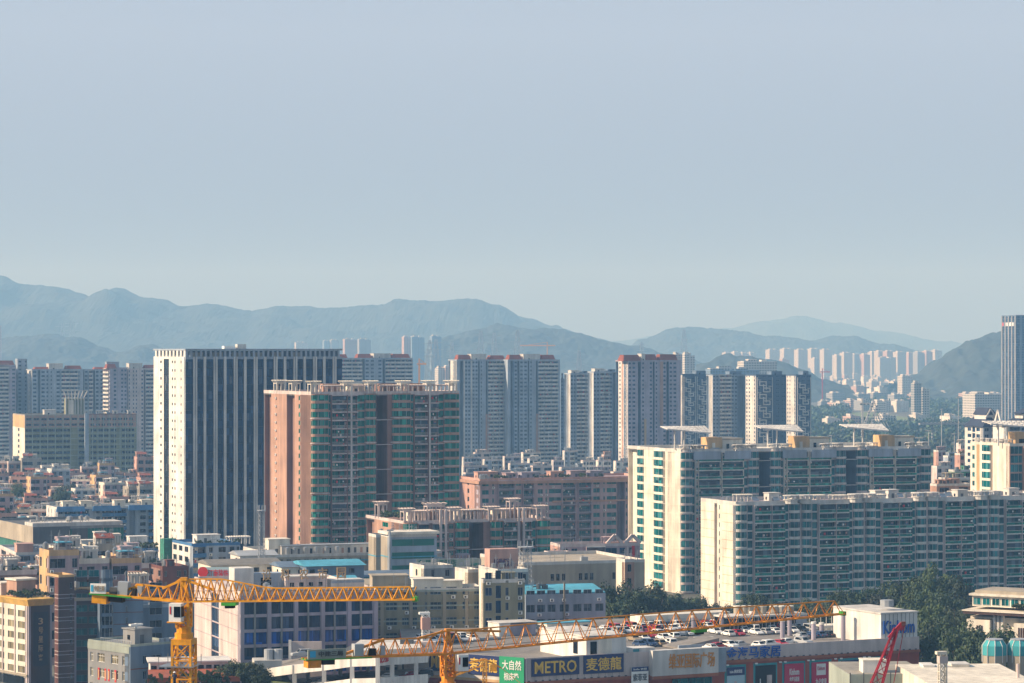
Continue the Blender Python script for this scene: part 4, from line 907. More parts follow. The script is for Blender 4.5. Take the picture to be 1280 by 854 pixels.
for xx in (.235, .27, .765, .80): b.wall.fb(FF, wd*xx, wd*xx+.75, 1.0, 1.5, 0, z+4.5, 'pinkwhite')
rn = random.Random(3)
for i in range(6): roof_shrub(b, 1.5+i*.8, dd-6-i, z+.5, 2.2, rn)
sign_part(b.root, LF(dd), .4, dd*.93, z-7.5, z-4.6, 'brick2', 'sign_red', '7天连锁酒店', n=.4)
b.finish()

# ================================================================ simple mid-ground buildings
def simple(name, label, px, pxr, pxl, Y, yt, th, nf, fh, specF, specL, wall, lwall=None, roofm='roofgrey', par='offwhite', cl=3, seed=1, kinds='stpxo', glass='g_dark', cat='building', group=None, fin=True, dmax=40, band=None, **kw):  # lwall: left side, often a brighter copy with the sunlight painted in
    b = Bld(name, label, px, Y, th, cat=cat, group=group); wd = b.W(pxr); dd = max(5, min(dmax, b.D(pxl) if pxl else 12)); z = b.Z(yt)
    facade(b, FF, wd, specF, max(.1, z-nf*fh), nf, fh, wall, glass, ztop=z, seed=seed, **kw)
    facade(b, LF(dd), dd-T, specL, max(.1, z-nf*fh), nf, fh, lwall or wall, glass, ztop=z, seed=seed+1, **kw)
    body(b, wd, dd, z, wall); std_roof(b, wd, dd, z, par, .9, roofm)
    if band:
        for (dz, h, m) in band: b.wall.box(-.12, wd, -.12, -.003, z-dz, z-dz+h, m); b.wall.box(-.12, -.003, 0, dd, z-dz, z-dz+h, m)
    clutter(b, wd, dd, z, cl, seed, wall if wall != 'olive' else 'tan', kinds); clutter(b, wd, dd, z, 2, seed+50, wall, 'i')
    if fin: b.finish()
    return b, wd, dd, z
# left: blue and white flats
b, wd, dd, z = simple('apartment_slab', 'long white block of flats with bright blue cornice and balconies', 72, 196, 36, 1240, 637, 22, 8, 3.0, 'w2 b4 b4 p2 w2 b4 b4 p1 N2 p1 w3 b3', 'p1 v1 p1 v1 p2 v1', 'bgrey', 'white', cl=0, fin=False, bal='blue', span='bgrey', notch=4, glass='g_dark', dmax=22)
for xx in (0, .36, .72):
    q = MB(); x0 = wd*xx; q.hexa([(x0-.8, -1.6, z-1.0), (x0+wd*.27, -1.6, z-1.0), (x0+wd*.27, .2, z-1.0), (x0-.8, .2, z-1.0), (x0-.2, -.5, z+1.2), (x0+wd*.265, -.5, z+1.2), (x0+wd*.265, .3, z+1.2), (x0-.2, .3, z+1.2)], 'blue'); part(b, 'blue_cornice', q)
for x in (3, 11, 26, 40): p_stair(b, min(x, wd-6), 3, z, 5, 4, 3.2, 'cream')
clutter(b, wd, dd, z, 12, 8, 'offwhite', 'tpx'); b.finish()
# grey warehouse with green glazing
b, wd, dd, z = simple('warehouse', 'long grey flat-roofed hall with dark screens and green glazing', 42, 155, -40, 1060, 662, 25, 2, 5, 'p14 g8 p1 p8 g8 p1 g12', 'g30 p1 g20', 'dgrey', 'tan', cl=0, fin=False, glass='dgreen', par='grey', cat='warehouse', dmax=60)
b.wall.box(-.3, wd*.4, -.3, -.002, z-5, z+.9, 'dgrey'); b.wall.box(-.3, -.003, 0, dd, z-5.5, z+.9, 'tan')
q = MB(); q.box(0, wd, 3, 14, 0, 2, 'offwhite'); part(b, 'roof_light', q, (1, 2, z)); clutter(b, wd, dd, z+2, 8, 8, 'offwhite', 'tx'); b.finish()
# pink low-rise with white band
b, wd, dd, z = simple('apartment_block', 'pink-topped low flats with pale grey band behind the cluttered roofs', 20, 91, -30, 965, 694, 18, 6, 3, 'x4 w3 p1 x4 w3', 'w3 w3', 'bgrey', 'pinkwhite', cl=3, seed=11, kinds='px', fin=False)
for x in (0.5, 15): p_stair(b, x, 1, z-3, 5.5, 6, 6.5, 'pink')
b.finish()
# white corner houses
b, wd, dd, z = simple('apartment_block', 'small white block with blue eaves and rooftop garden', 112, 142, 80, 990, 690, 22, 5, 3.1, 'w2 w2 b2', 'w1 p2 w1', 'bgrey', 'white', par='blue', cl=1, seed=5, kinds='s', fin=False, dmax=14)
rn = random.Random(8)
for i in range(8): roof_shrub(b, rn.uniform(0, wd), rn.uniform(.5, 5), z+.2, rn.uniform(1.4, 2.4), rn)
p_stair(b, -1, 8, z, 7, 4, 3.4, 'white'); b.finish()
b, wd, dd, z = simple('apartment_block', 'white three-storey corner block with blue eaves under leafy roof hedge', 167, 198, 138, 930, 689, 22, 6, 3.3, 'w2 w2 b2', 'w1 w1 p.5', 'bgrey', 'white', par='blue', cl=0, fin=False, dmax=16, bal='bgrey')
for i in range(14): roof_shrub(b, rn.uniform(-1, wd), rn.uniform(.6, 6), z+.2, rn.uniform(1.3, 2.2), rn)
p_stair(b, 1, 9, z, 6, 4, 4.0, 'white'); b.finish()
r = thing('scaffold_tower', 'green netted scaffold tower beside the white corner blocks', 'scaffold', (PX(205, 960), 960, 0), R(25)); z = PZ(674, 960)
q = MB(); q.box(0, 4.2, 0, 4, 0, z, 'net'); q.build('safety_net', r); q = MB()
for i in range(4):
    for j in (0, 1): q.box(i*1.4-.06, i*1.4+.06, -.2+j*4.3, -.08+j*4.3, 0, z+1.2, 'dgreen')
for k in range(int(z/2)): q.box(-.1, 4.3, -.22, -.1, k*2, k*2+.08, 'dgreen')
q.build('scaffold_frame', r)
b, wd, dd, z = simple('apartment_block', 'white block with blue balcony column, blue eaves and crowded roof terrace', 240, 300, 211, 940, 683, 24, 6, 3.3, 'b3.4 p.6 w1.5 p.6 w3 w2 w1', 'w1 w1 w1 p.4', 'bgrey', 'white', par='blue', bal='blue', cl=4, seed=3, kinds='px', fin=False, dmax=22, acp=.3)
p_stair(b, 4, 7, z, 8, 5, 3, 'white'); p_frame(b, 14, 3, z, 7, 3, 2.2, 'white')
for i in range(8): roof_shrub(b, rn.uniform(2, wd), rn.uniform(.6, 3), z+.2, rn.uniform(1, 1.7), rn)
b.finish()
b, wd, dd, z = simple('apartment_block', 'dusky red-brown brick house with dark roof hole before the white block', 203, 236, 183, 860, 712, 24, 6, 3.3, 'v1 p1 w1 v1', 'w1 p.4 v1', 'brown', 'brick2', par='brown', cl=2, seed=9, kinds='st', dmax=14)
# cream factory row behind the office
b, wd, dd, z = simple('factory_building', 'long cream factory with thin blue stripe, ochre windows and roof sheds', 344, 552, 294, 900, 697, 20, 4, 4, ' '.join(['w3 w2.4']*9)+' p3', 'p1 w1 p2 w1 p1', 'tan', 'cream', cl=0, fin=False, glass='g_curtain', band=[(1.6, .35, 'cyan'), (6.5, .3, 'cyan')], cat='factory')
p_stair(b, -6 if 0 else .3, 9, z, 7, 6, 5, 'cream')
q = MB(); q.box(0, 34, 0, 4, 0, 3, 'offwhite'); q.box(-.3, 34.3, -.3, 4.3, 3.003, 3.25, 'alu')
for i in range(16): q.box(1+i*2.1, 1.8+i*2.1, -.04, -.003, .1, 2.1, ['brick', 'g_dark', 'dgrey'][i % 3])
part(b, 'roof_shed', q, (4, 7, z))
for x in (5, 7.5, 11, 14.5, 18, 21.5): p_tank(b, x, 3.5, z, .9, 2.1)
q = MB(); q.box(0, 5, 0, 5, 0, 4.2, 'cream'); part(b, 'lift_house', q, (wd*.66, 2, z))
for i in range(8): roof_shrub(b, rn.uniform(5, 30), 13, z+.2, 2.0, rn)
b.finish()
b, wd, dd, z = simple('factory_building', 'cream annex with green ribbon window and yellow painted panel', 470, 506, None, 893, 672, 20, 4, 4.2, 'p3 x6 p1', 'p1', 'tan', 'tan', cl=2, seed=4, kinds='tx', glass='dgreen', band=[(6, .3, 'cyan')], dmax=8, fin=False)
b.wall.box(wd*.62, wd*.92, -.1, -.004, z-9.5, z-5.5, 'yellow'); b.finish()
b, wd, dd, z = simple('factory_building', 'grey-tan annex with long dark green glazed top floor and flat pale roof', 487, 546, None, 872, 672, 20, 5, 4, 'x12', 'p1', 'bgrey', 'tan', cl=2, seed=14, kinds='tx', glass='dgreen', dmax=9, fin=False, band=[(6.2, .3, 'cyan')])
q = MB(); q.box(-1, wd+.5, -1.2, 9, z+.9, z+1.7, 'cream'); part(b, 'flat_roof', q); b.finish()
# sheds, coloured roofs between factory and office
def shed(label, px, pxr, Y, yt, d, roofm, wall, th=20, h=3, name='shed', zr=1.2, base=None):
    th_ = R(th); w = w_from(px, Y, th_, pxr); z = PZ(yt, Y); r = thing(name, label, 'shed', (PX(px, Y), Y, 0), th_)
    q = MB(); q.box(0, w, 0, d, 0, z-zr, wall)
    for i in range(int(w/4)): q.box(i*4+1, i*4+2.6, -.06, -.003, z-zr-2.2, z-zr-.9, 'g_dark')
    q.box(-.06, -.003, d*.3, d*.3+1.6, z-zr-2.2, z-zr-.9, 'g_dark'); q.build('wall', r)
    q = MB(); q.hexa([(-.6, -.6, z-zr+.003), (w+.6, -.6, z-zr+.003), (w+.6, d+.6, z-zr+.003), (-.6, d+.6, z-zr+.003), (-.6, d*.45, z), (w+.6, d*.45, z), (w+.6, d*.55, z), (-.6, d*.55, z)], roofm); q.build('roof', r)
    return r
shed('white workshop with low barrel roof left of the cream factory', 300, 346, 880, 690, 12, 'alu', 'white')
shed('cream workshop under a wide dirty grey metal roof', 264, 352, 840, 702, 16, 'roofgrey', 'cream')
shed('dark blue-roofed workshop below the factory wall', 352, 392, 835, 704, 12, 'bluegrey', 'cream')
shed('workshop with pale turquoise metal roof between grey roofs', 383, 455, 830, 703, 16, 'cyan', 'bluegrey')
shed('low hall with bright blue metal sides right of the turquoise roof', 456, 530, 850, 716, 14, 'bluegrey', 'cyan')
shed('small pale shed roof just above the gold rooftop letters', 395, 447, 770, 722, 9, 'cyan', 'offwhite')
shed('tan metal-roofed hut at the end of the office roof', 425, 470, 735, 726, 8, 'tan', 'cream')
# rooftop boxes around the green hotel sign
b, wd, dd, z = simple('apartment_block', 'cream stair block in front of the green-lettered rooftop sign', 530, 566, 512, 800, 711, 24, 4, 3.4, 'p1 v1.4 p1 v2', 'p1 v1 p1', 'grey', 'cream', cl=2, seed=2, kinds='tx', dmax=12)
r = thing('rooftop_sign', 'long rooftop sign with six green Chinese panels and number mark', 'sign', (PX(521, 850), 850, 0), R(8)); zt = PZ(699, 850); zb = PZ(710, 850)
q = MB(); wS = w_from(521, 850, R(8), 601)
for i in range(8): q.box(i*wS/7-.1, i*wS/7+.1, .2, .5, 0, zt, 'steel')
q.build('support', r)
ss = sign_part(r, FF, 0, wS, zb, zt, 'grngrey', 'dgreen', '', rows=[('6', .01, .085, .06, .94, 'dgreen'), ('曼特莱酒店', .13, .62, .1, .9, 'dgreen'), ('#', .66, .72, .2, .6, 'alu'), ('#', .74, .82, .2, .8, 'alu'), ('#', .85, .98, .15, .5, 'net')], n=0)
b, wd, dd, z = simple('utility_block', 'tiny cream rooftop block between the sign and the factory', 585, 600, 565, 760, 716, 24, 3, 4, 'p1', 'p1', 'tan', 'cream', cl=0, dmax=9, kinds='x')
# grey block under sign
b, wd, dd, z = simple('apartment_block', 'grey-beige block below the hotel sign', 540, 610, None, 870, 706, 20, 6, 3.5, 'w2 p1 w2 p1 w2', 'p1', 'lilac', cl=2, seed=6)

# big beige hall on the right of the aerial
b, wd, dd, z = simple('exhibition_hall', 'big plain beige hall with three groups of small windows', 655, 806, 600, 830, 707, 20, 1, 6, 'p9 w2 w2 w2 p4 w2 w2 w2 p6 w2 w2 w2 p6', 'p1', 'tan', 'tan', cl=1, seed=5, kinds='x', fin=False, win=(.62, .2, .55), cat='hall')
q = MB(); q.add(text_mb('综合馆', 7, 2.2, 'sign_white', 0, 0, 0, .2), Matrix()); part(b, 'lettering', q, (wd*.66, -.35, z-10))
b.finish()
b, wd, dd, z = simple('utility_block', 'small cream gatehouse block at the hall corner with brown roof edge', 781, 793, 770, 815, 703, 20, 2, 4, 'v1', 'p1', 'brick', 'cream', cl=0, dmax=12)
b, wd, dd, z = simple('apartment_block', 'cream and pink rooftop block with purple lettering beside the aerial mast', 622, 660, 594, 745, 716, 20, 3, 3.2, 'v1 p1 w1', 'p1 v1 p1', 'grey', 'cream', cl=2, seed=6, kinds='xt', fin=False, dmax=15)
q = MB(); q.box(0, wd*.95, 6, 10, 0, 5.5, 'pink'); part(b, 'pink_parapet', q, (1, 3, z))
q = MB(); q.add(text_mb('新世纪酒', wd*.6, 2.2, 'purple', 0, 0, 0, .2), Matrix()); part(b, 'lettering', q, (wd*.25, 8.8, z+.8)); b.finish()
# pink three storey with outside stair
b, wd, dd, z = simple('shop_block', 'low mauve block with outdoor stair, rooftop gables and red banner', 700, 800, 688, 905, 684, 15, 4, 3.6, 'w3 w3 p2 b6 x4 w3 w3 p1', 'p1', 'mauve', 'pink', cl=2, seed=6, par='pinkwhite', fin=False, dmax=14, glass='g_blue')
q = MB()
for x in (18, 24): q.beam((x, 1, 0), (x+2.5, 1, 2.6), .5, 'pinkwhite'); q.beam((x+5, 1, 0), (x+2.5, 1, 2.6), .5, 'pinkwhite'); q.box(x, x+5, .8, 5, -.1, .3, 'pink')
part(b, 'roof_gable', q, (-2, 0, z+.8))
q = MB(); q.hexa([(0, -2, -4), (2, -2, -4), (9, -2, -9), (7, -2, -9), (0, -1, -3), (2, -1, -3), (9, -1, -8), (7, -1, -8)], 'bgrey'); q.box(-3, 1, -2.2, -.01, -4, -3, 'pinkwhite'); part(b, 'stair_flight', q, (6, 0, z+1.5))
q = MB(); q.box(0, .8, -.3, -.01, -7, 0, 'sign_red'); part(b, 'banner', q, (wd*.9, 0, z)); b.finish()
b, wd, dd, z = simple('shop_block', 'mauve annex with balcony rows left of the outdoor stair', 688, 715, 680, 880, 694, 15, 4, 3.4, 'x3 x3', 'p1', 'mauve', cl=1, seed=16, par='pinkwhite', dmax=10)
# lattice aerial masts
def aerial(label, px, ytop, ybase, Y, wpx=9):
    h0 = 0; h = PZ(ytop, Y); r = thing('aerial_mast', label, 'aerial mast', (PX(px, Y), Y, 0), .4); q = MB(); s = wpx/F*Y/2; zb = PZ(ybase, Y)
    for sx in (-1, 1):
        for sy in (-1, 1): q.beam((sx*s, sy*s, zb-8), (sx*s*.8, sy*s*.8, h-2), .09, 'alu')
    n = int((h-zb)/1.6)
    for i in range(n):
        z0 = zb+(h-2-zb)*i/n; z1 = zb+(h-2-zb)*(i+1)/n
        for sy in (-1, 1): q.beam((-s, sy*s, z0), (s*.9, sy*s*.9, z1), .045, 'alu'); q.beam((s, sy*s, z0), (-s*.9, sy*s*.9, z1), .045, 'alu'); q.beam((-s, sy*s, z1), (s, sy*s, z1), .045, 'alu')
        for sx in (-1, 1): q.beam((sx*s, -s, z0), (sx*s, s, z1), .045, 'alu')
    q.build('lattice', r); q = MB()
    for i in range(7): a = i*.9; q.box(s*1.5*cos(a)-.07, s*1.5*cos(a)+.07, s*1.5*sin(a)-.07, s*1.5*sin(a)+.07, h-1.9, h+.1, 'alu')
    q.cyl(0, 0, h-1.6, h-1.4, s*1.6, 'alu', 10); q.build('antenna', r)
aerial('tall lattice aerial mast with white antennas before the lower brick complex', 657, 677, 735, 790, 13)
aerial('slender grey aerial mast in front of the pink brick tower', 327, 632, 700, 870, 7)
r = thing('flag_pole', 'thin grey pole on the cream annex roof', 'pole', (PX(487, 860), 860, 0), 0); q = MB(); q.cyl(0, 0, 0, PZ(664, 860), .35, 'alu', 8); q.build('pole', r)
q = MB(); q.box(-.8, .8, -.2, .2, PZ(664, 860), PZ(662, 860), 'alu'); q.build('bracket', r)

# white low-rises under the central towers
rn = random.Random(21)
K = [(578, 600, 573, 1960, 'bgrey'), (592, 612, 567, 2030, 'pinkwhite'), (604, 628, 576, 1940, 'bgrey'), (629, 650, 572, 1990, 'lilac'), (636, 662, 581, 1860, 'bgrey'), (660, 672, 575, 1950, 'white'), (664, 690, 584, 1780, 'pinkwhite'),
     (690, 705, 577, 1900, 'lilac'), (652, 676, 567, 2040, 'white'), (704, 722, 565, 2010, 'bgrey'), (727, 746, 577, 1890, 'white'), (746, 764, 577, 1885, 'white'), (768, 792, 578, 1880, 'white'), (753, 764, 570, 1930, 'brick'),
     (578, 610, 584, 1700, 'lilac'), (700, 730, 586, 1640, 'bgrey'), (735, 765, 590, 1560, 'lilac'), (765, 800, 592, 1500, 'pink'), (612, 640, 590, 1580, 'mauve'), (580, 602, 593, 1450, 'bluegrey'), (640, 668, 592, 1500, 'bgrey')]
srt = sorted(range(len(K)), key=lambda i: K[i][0])
for i, (a, c, yt, Y, m) in enumerate(K):
    simple('low_rise_block', '%s low-rise block beneath the central towers, %s from the left' % ({'bgrey': 'blue-grey', 'pinkwhite': 'pale pink', 'lilac': 'lilac-grey', 'white': 'white', 'brick': 'brick-red', 'pink': 'pink', 'mauve': 'mauve', 'bluegrey': 'dark blue-grey'}[m], ORD[srt.index(i)]),
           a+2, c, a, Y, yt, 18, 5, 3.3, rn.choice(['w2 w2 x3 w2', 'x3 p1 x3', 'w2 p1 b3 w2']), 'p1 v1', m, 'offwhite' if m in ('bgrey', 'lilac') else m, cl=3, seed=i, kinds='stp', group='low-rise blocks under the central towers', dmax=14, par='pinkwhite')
# right: small houses between the slabs
K = [(1168, 1182, 565, 1500, 'mauve'), (1180, 1200, 572, 1480, 'bgrey'), (1166, 1188, 585, 1330, 'pinkwhite'), (1195, 1214, 569, 1380, 'pink'), (1188, 1215, 590, 1240, 'green'), (1176, 1214, 600, 1130, 'tan'), (1196, 1206, 556, 1560, 'pinkwhite'), (1166, 1214, 608, 1075, 'brick')]
srt = sorted(range(len(K)), key=lambda i: K[i][0])
for i, (a, c, yt, Y, m) in enumerate(K):
    simple('village_house', '%s house in the gap between slab and cream block, %s from the left' % ({'mauve': 'mauve', 'bgrey': 'blue-grey', 'pinkwhite': 'pale pink', 'pink': 'salmon pink', 'green': 'green-roofed', 'tan': 'tan', 'brick': 'red-roofed'}[m], ORD[srt.index(i)]),
           a+5, c, a, Y, yt, 22, 4, 3.3, 'w2 p.5 w2', 'p1 v1', m, 'pink' if m in ('mauve', 'pink') else None, roofm='green' if m == 'green' else ('terracotta' if m == 'brick' else 'roofgrey'), cl=3, seed=i, kinds='stpl', group='houses in the gap on the right', dmax=16)

# ================================================================ the old village on the left
HOUSES = []
def proto_house(seed, wall, lwall, w, d, h):
    rn = random.Random(seed); nf = max(2, int(h/3.1))
    b = Bld('village_house', 'x', 640, 1200, 0, cat='house', group='old village houses'); b.th = 0
    facade(b, FF, w, rn.choice(['w2 w2 p.5 w1.5', 'b4 w2', 'w2 x3', 'x4 p1 w2']), h-nf*3.1, nf, 3.1, wall, 'g_dark', 'offwhite', ztop=h, seed=seed, acp=.3)
    facade(b, ((0, d), (0, -1), (-1, 0)), d-T, rn.choice(['w1 p1 w1', 'p1 v1 w1', 'v1 p2']), h-nf*3.1, nf, 3.1, lwall, 'g_dark', 'offwhite', ztop=h, seed=seed)
    body(b, w, d, h, wall); std_roof(b, w, d, h, lwall, 1.0, rn.choice(['roofgrey', 'concrete', 'deck']))
    p_stair(b, rn.uniform(.5, w-4.5), rn.uniform(.5, d-4.5), h, rn.uniform(3, 4), rn.uniform(3, 4), rn.uniform(2.4, 3.0), rn.choice([wall, lwall, 'offwhite']))
    f = rn.choice(['blue awning', 'steel water tanks', 'red tiled canopy', 'white roof frame', 'rooftop plants', 'solar panels', 'white roof frame', 'blue awning'])
    if f == 'blue awning':
        q = MB(); q.box(0, w*.5, 0, d*.45, 2.2, 2.35, 'cyan'); [q.box(x, x+.15, y, y+.15, 0, 2.2, 'alu') for x in (0, w*.48) for y in (0, d*.42)]; part(b, 'awning', q, (w*.3, .6, h))
    elif f == 'steel water tanks':
        for k in range(3): p_tank(b, 1.5+k*2, 1.6, h, .8, 1.6)
    elif f == 'red tiled canopy':
        q = MB(); q.hexa([(0, 0, 2), (w*.5, 0, 2), (w*.5, d*.4, 2.8), (0, d*.4, 2.8), (0, 0, 2.15), (w*.5, 0, 2.15), (w*.5, d*.4, 2.95), (0, d*.4, 2.95)], 'redtile'); [q.box(x, x+.15, .1, .25, 0, 2, 'alu') for x in (.1, w*.47)]; part(b, 'canopy', q, (.6, .6, h))
    elif f == 'white roof frame': p_frame(b, 1, 1, h, w*.6, d*.4, 2.4, 'white', 3)
    elif f == 'rooftop plants':
        for k in range(6): roof_shrub(b, rn.uniform(.8, w-1), rn.uniform(.7, 3), h, rn.uniform(.8, 1.5), rn)
    else:
        p_solar(b, 1, 1, h); p_solar(b, 4, 1, h)
    clutter(b, w, d, h, 6, seed+5, 'offwhite', 'txxlpii')
    b.finish(cap=100); b.root['_f'] = f
    return b.root, f
CN = {'pink': 'pink', 'brick': 'brick-red', 'pinkwhite': 'pale pink', 'bgrey': 'blue-grey', 'offwhite': 'off-white', 'tan': 'tan', 'cream': 'cream', 'mauve': 'mauve', 'concrete': 'grey concrete', 'ochre': 'yellow'}
protos = []
rn = random.Random(77)
for i, (wl, lw) in enumerate([('mauve', 'pink'), ('brick2', 'pinkwhite'), ('bgrey', 'offwhite'), ('mauve', 'cream'), ('brick2', 'brick'), ('concrete', 'concrete'), ('mauve', 'pink'), ('tan', 'ochre'), ('brick2', 'pink'), ('bgrey', 'white'), ('mauve', 'ochre'), ('pink', 'pink')]):  # front and left colours; the left mostly warmer, sunlit tint painted on
    r0, f = proto_house(200+i, wl, lw, rn.uniform(9, 13), rn.uniform(9, 12), rn.uniform(13, 19)); protos.append([r0, f, lw, False])
CN['white'] = 'white'
rows = [(1790, 11), (1715, 11), (1640, 11), (1570, 10), (1500, 11), (1440, 10), (1385, 10), (1335, 9), (1292, 9)]
def put_house(x, y, rz, lab, hs, p):
    if not p[3]:
        p[3] = True; r = p[0]; r.location = (x, y, 0); r.rotation_euler.z = rz; r['label'] = lab
    else: r = copy_tree(p[0], (x, y, 0), rz, lab)
    r.scale = (1, 1, hs)
    if '_f' in r: del r['_f']
for ri, (Y, n) in enumerate(rows):
    x0 = PX(-8, Y); x1 = PX(196, Y)
    for i in range(n):
        p = rn.choice(protos); x = x0+(x1-x0)*i/n+rn.uniform(-1.5, 1.5); y = Y+rn.uniform(-14, 14)
        hs = rn.uniform(.8, 1.25)*(1.0 if ri > 1 else 1.2)
        put_house(x, y, R(rn.choice([18, 22, 25, 14, -6])), '%s house, %s, %s village row from back, %s from left' % (CN[p[2]], p[1], ORD[ri], ORD[i]), hs, p)
# cluttered old roofs behind the hotel
for ri, (Y, px0, px1, n, hh) in enumerate([(1130, -5, 60, 4, 1.35), (935, -5, 135, 6, 1.45), (895, -5, 190, 8, 1.5), (862, 60, 180, 5, 1.6)]):
    for i in range(n):
        p = rn.choice(protos); x = PX(px0+(px1-px0)*(i+.2)/n, Y)
        put_house(x, Y+rn.uniform(-6, 6), R(rn.choice([20, 24])), '%s house, %s, %s from left in %s row behind the hotel' % (CN[p[2]], p[1], ORD[i], ['farthest', 'far', 'middle', 'nearest'][ri]), hh*rn.uniform(.9, 1.12), p)
for p in protos:
    if not p[3]: put_house(PX(180, 1260), 1262, R(20), 'lone %s house beside the white striped tower foot' % CN[p[2]], 1, p)

# ================================================================ the mall with its roof car park
MT = R(27)
mall = Bld('shopping_mall', 'red brick shopping mall with white sign parapet and rooftop car park', 657, 620, 27, cat='shopping mall')
DK = 26.2; PT_ = 27.7; ZL = 22.5
wE = mall.W(1149)
def mz(px, py): s = mall.W(px); return PZ(py, 620+s*sin(MT))
dl = (-.485, .8746); LL = 32.8
LFr = ((dl[0]*LL, dl[1]*LL), (-dl[0], -dl[1]), (-.8746, -.485))
s1, s2, s3, s4 = mall.W(785), mall.W(811), mall.W(893), mall.W(905)
wb = mall.wall
poly = [(0.4, .45), (wE-.3, .45), (wE-.3, 85), (9, 85), (dl[0]*LL+.5, dl[1]*LL+.3)]
q = MB(); q.prism(poly, 0, DK, 'redbrick', 'deck'); part(mall, 'parking_deck', q)
wb.fb(LFr, 0, LL-.35, -T, 0, 0, ZL-.6, 'redbrick'); wb.fb(LFr, 0, LL-.35, -T, .25, ZL-.6, ZL, 'ochre'); wb.fb(LFr, 0, LL-.35, -T, .0, ZL, PT_, 'offwhite')
ZR = PT_-3.0; wb.fb(FF, 0, s4, -T, 0, 0, ZL-.6, 'redbrick'); wb.fb(FF, 0, s4, -T, .5, ZL-.6, ZL, 'rust'); wb.fb(FF, s4, wE, -T, 0, 0, ZR-.6, 'redbrick'); wb.fb(FF, s4, wE, -T, .5, ZR-.6, ZR, 'rust'); wb.fb(FF, 0, s3, -T, .003, ZL+.003, PT_, 'pinkwhite'); wb.fb(FF, s3, s4, -T, .003, ZL+.003, PT_, 'pinkwhite'); wb.fb(FF, s4, wE, -T, .003, ZR+.003, PT_, 'pinkwhite')
wb.fb(FF, s2, s3, .01, 1.8, ZL-.2, PT_+.3, 'offwhite'); wb.fb(FF, s2, s3, .01, 1.9, ZL-.9, ZL-.25, 'rust'); wb.fb(FF, s3+.003, s4, .01, 1.0, ZL-.2, PT_+.1, 'bgrey')
for i in range(60): zz_ = ZR if wE*i/60 > s4 else ZL; wb.fb(FF, wE*i/60+.5, wE*i/60+1.0, .004, .2, zz_+.004, zz_+.25, 'dgrey')
for i in range(14): wb.fb(FF, (s1-1)*i/14+.5, (s1-1)*i/14+.56, .004, .05, ZL+.3, PT_-.1, 'grey')
sL = lambda px: (px-505)/4.63
SG = 'sign'
sign_part(mall.root, FF, mall.W(664), mall.W(723.5), ZL+1.1, PT_-.3, 'sign_blue', 'sign_gold', 'METRO', n=.05+.2)
sign_part(mall.root, FF, mall.W(729), mall.W(779), ZL+1.0, PT_-.1, 'sign_blue', 'sign_gold', '麦德龍', n=.25)
sign_part(mall.root, LFr, sL(538), sL(582), ZL+1.0, PT_, 'sign_blue', 'sign_gold', 'METRO', n=.25)
sign_part(mall.root, LFr, sL(587), sL(625.5), ZL+.9, PT_, 'sign_blue', 'sign_gold', '麦德龍', n=.25)
sign_part(mall.root, LFr, sL(626), sL(656), ZL-.6, PT_+.1, 'sign_green', 'sign_white', '', rows=[('大自然', .12, .9, .52, .88, 'sign_white'), ('棕床垫', .2, .8, .12, .42, 'sign_white')], n=.4)
sign_part(mall.root, FF, mall.W(787), mall.W(808), mz(800, 858), mz(800, 833), 'sign_white', 'black', '', rows=[('#', 0, 1, .78, 1, 'sign_blue'), ('Sofia 衣柜', .1, .9, .84, .94, 'sign_white'), ('索菲亚', .08, .92, .3, .66, 'dgrey'), ('#', 0, 1, 0, .02, 'sign_blue')], n=.9)
def letters(s, a, c, z0, z1, m, n, nm='lettering'):
    q = text_mb(s, c-a, z1-z0, m, 0, 0, 0, .2); o = place(nm, q.mesh(nm), mall.root, (a, -n-.2, z0)); return o
letters('维亚国际广场', mall.W(831), mall.W(888), ZL+1.2, PT_-.6, 'sign_orange', 1.8)
letters('金海马家居', mall.W(907), mall.W(975), ZR+.3, PT_-.1, 'sign_letterblue', .25)
def banner(a, c, bgm, rows, top=PT_-4.6): sign_part(mall.root, FF, mall.W(a)-.5, mall.W(c)+.5, 4, top+.5, 'teal', 'x', '', rows=[('#', 0, .01, 0, .01, 'teal')], n=.05, name='banner_frame'); return sign_part(mall.root, FF, mall.W(a), mall.W(c), 4.5, top, bgm, 'x', '', rows=rows, n=.28, name='banner')
banner(908, 930, 'sign_ice', [('#', 0, 1, .9, 1, 'sign_blue'), ('kuka 顾家家居', .15, .85, .925, .97, 'sign_white'), ('#', .42, .55, .62, .83, 'pinkwhite'), ('#', .72, .86, .72, .8, 'teal')])
banner(944, 969, 'black', [('#', .55, .8, .72, .88, 'pinkwhite'), ('#', .48, .88, .56, .72, 'sign_white'), ('#', .2, .24, .78, .84, 'sign_white'), ('慕思 AIRM', .1, .9, .42, .52, 'sign_white'), ('健康睡眠', .1, .9, .28, .38, 'sign_white')])
banner(980, 1004, 'sign_magenta', [('Kinhom', .25, .75, .86, .94, 'sign_white'), ('金海马家居', .25, .75, .78, .84, 'sign_white'), ('3.0', .1, .55, .6, .72, 'sign_white'), ('rgare', .5, .95, .64, .72, 'sign_white'), ('#', .4, .95, .5, .56, 'teal')])
banner(1014, 1037, 'sign_magenta', [('#', .25, .75, .84, .98, 'sign_white'), ('Kinhom', .3, .7, .9, .95, 'sign_magenta'), ('办公家具', .2, .8, .7, .8, 'sign_white'), ('二楼电梯', .2, .8, .57, .67, 'sign_white'), ('一楼大厅', .25, .75, .5, .53, 'sign_white')])
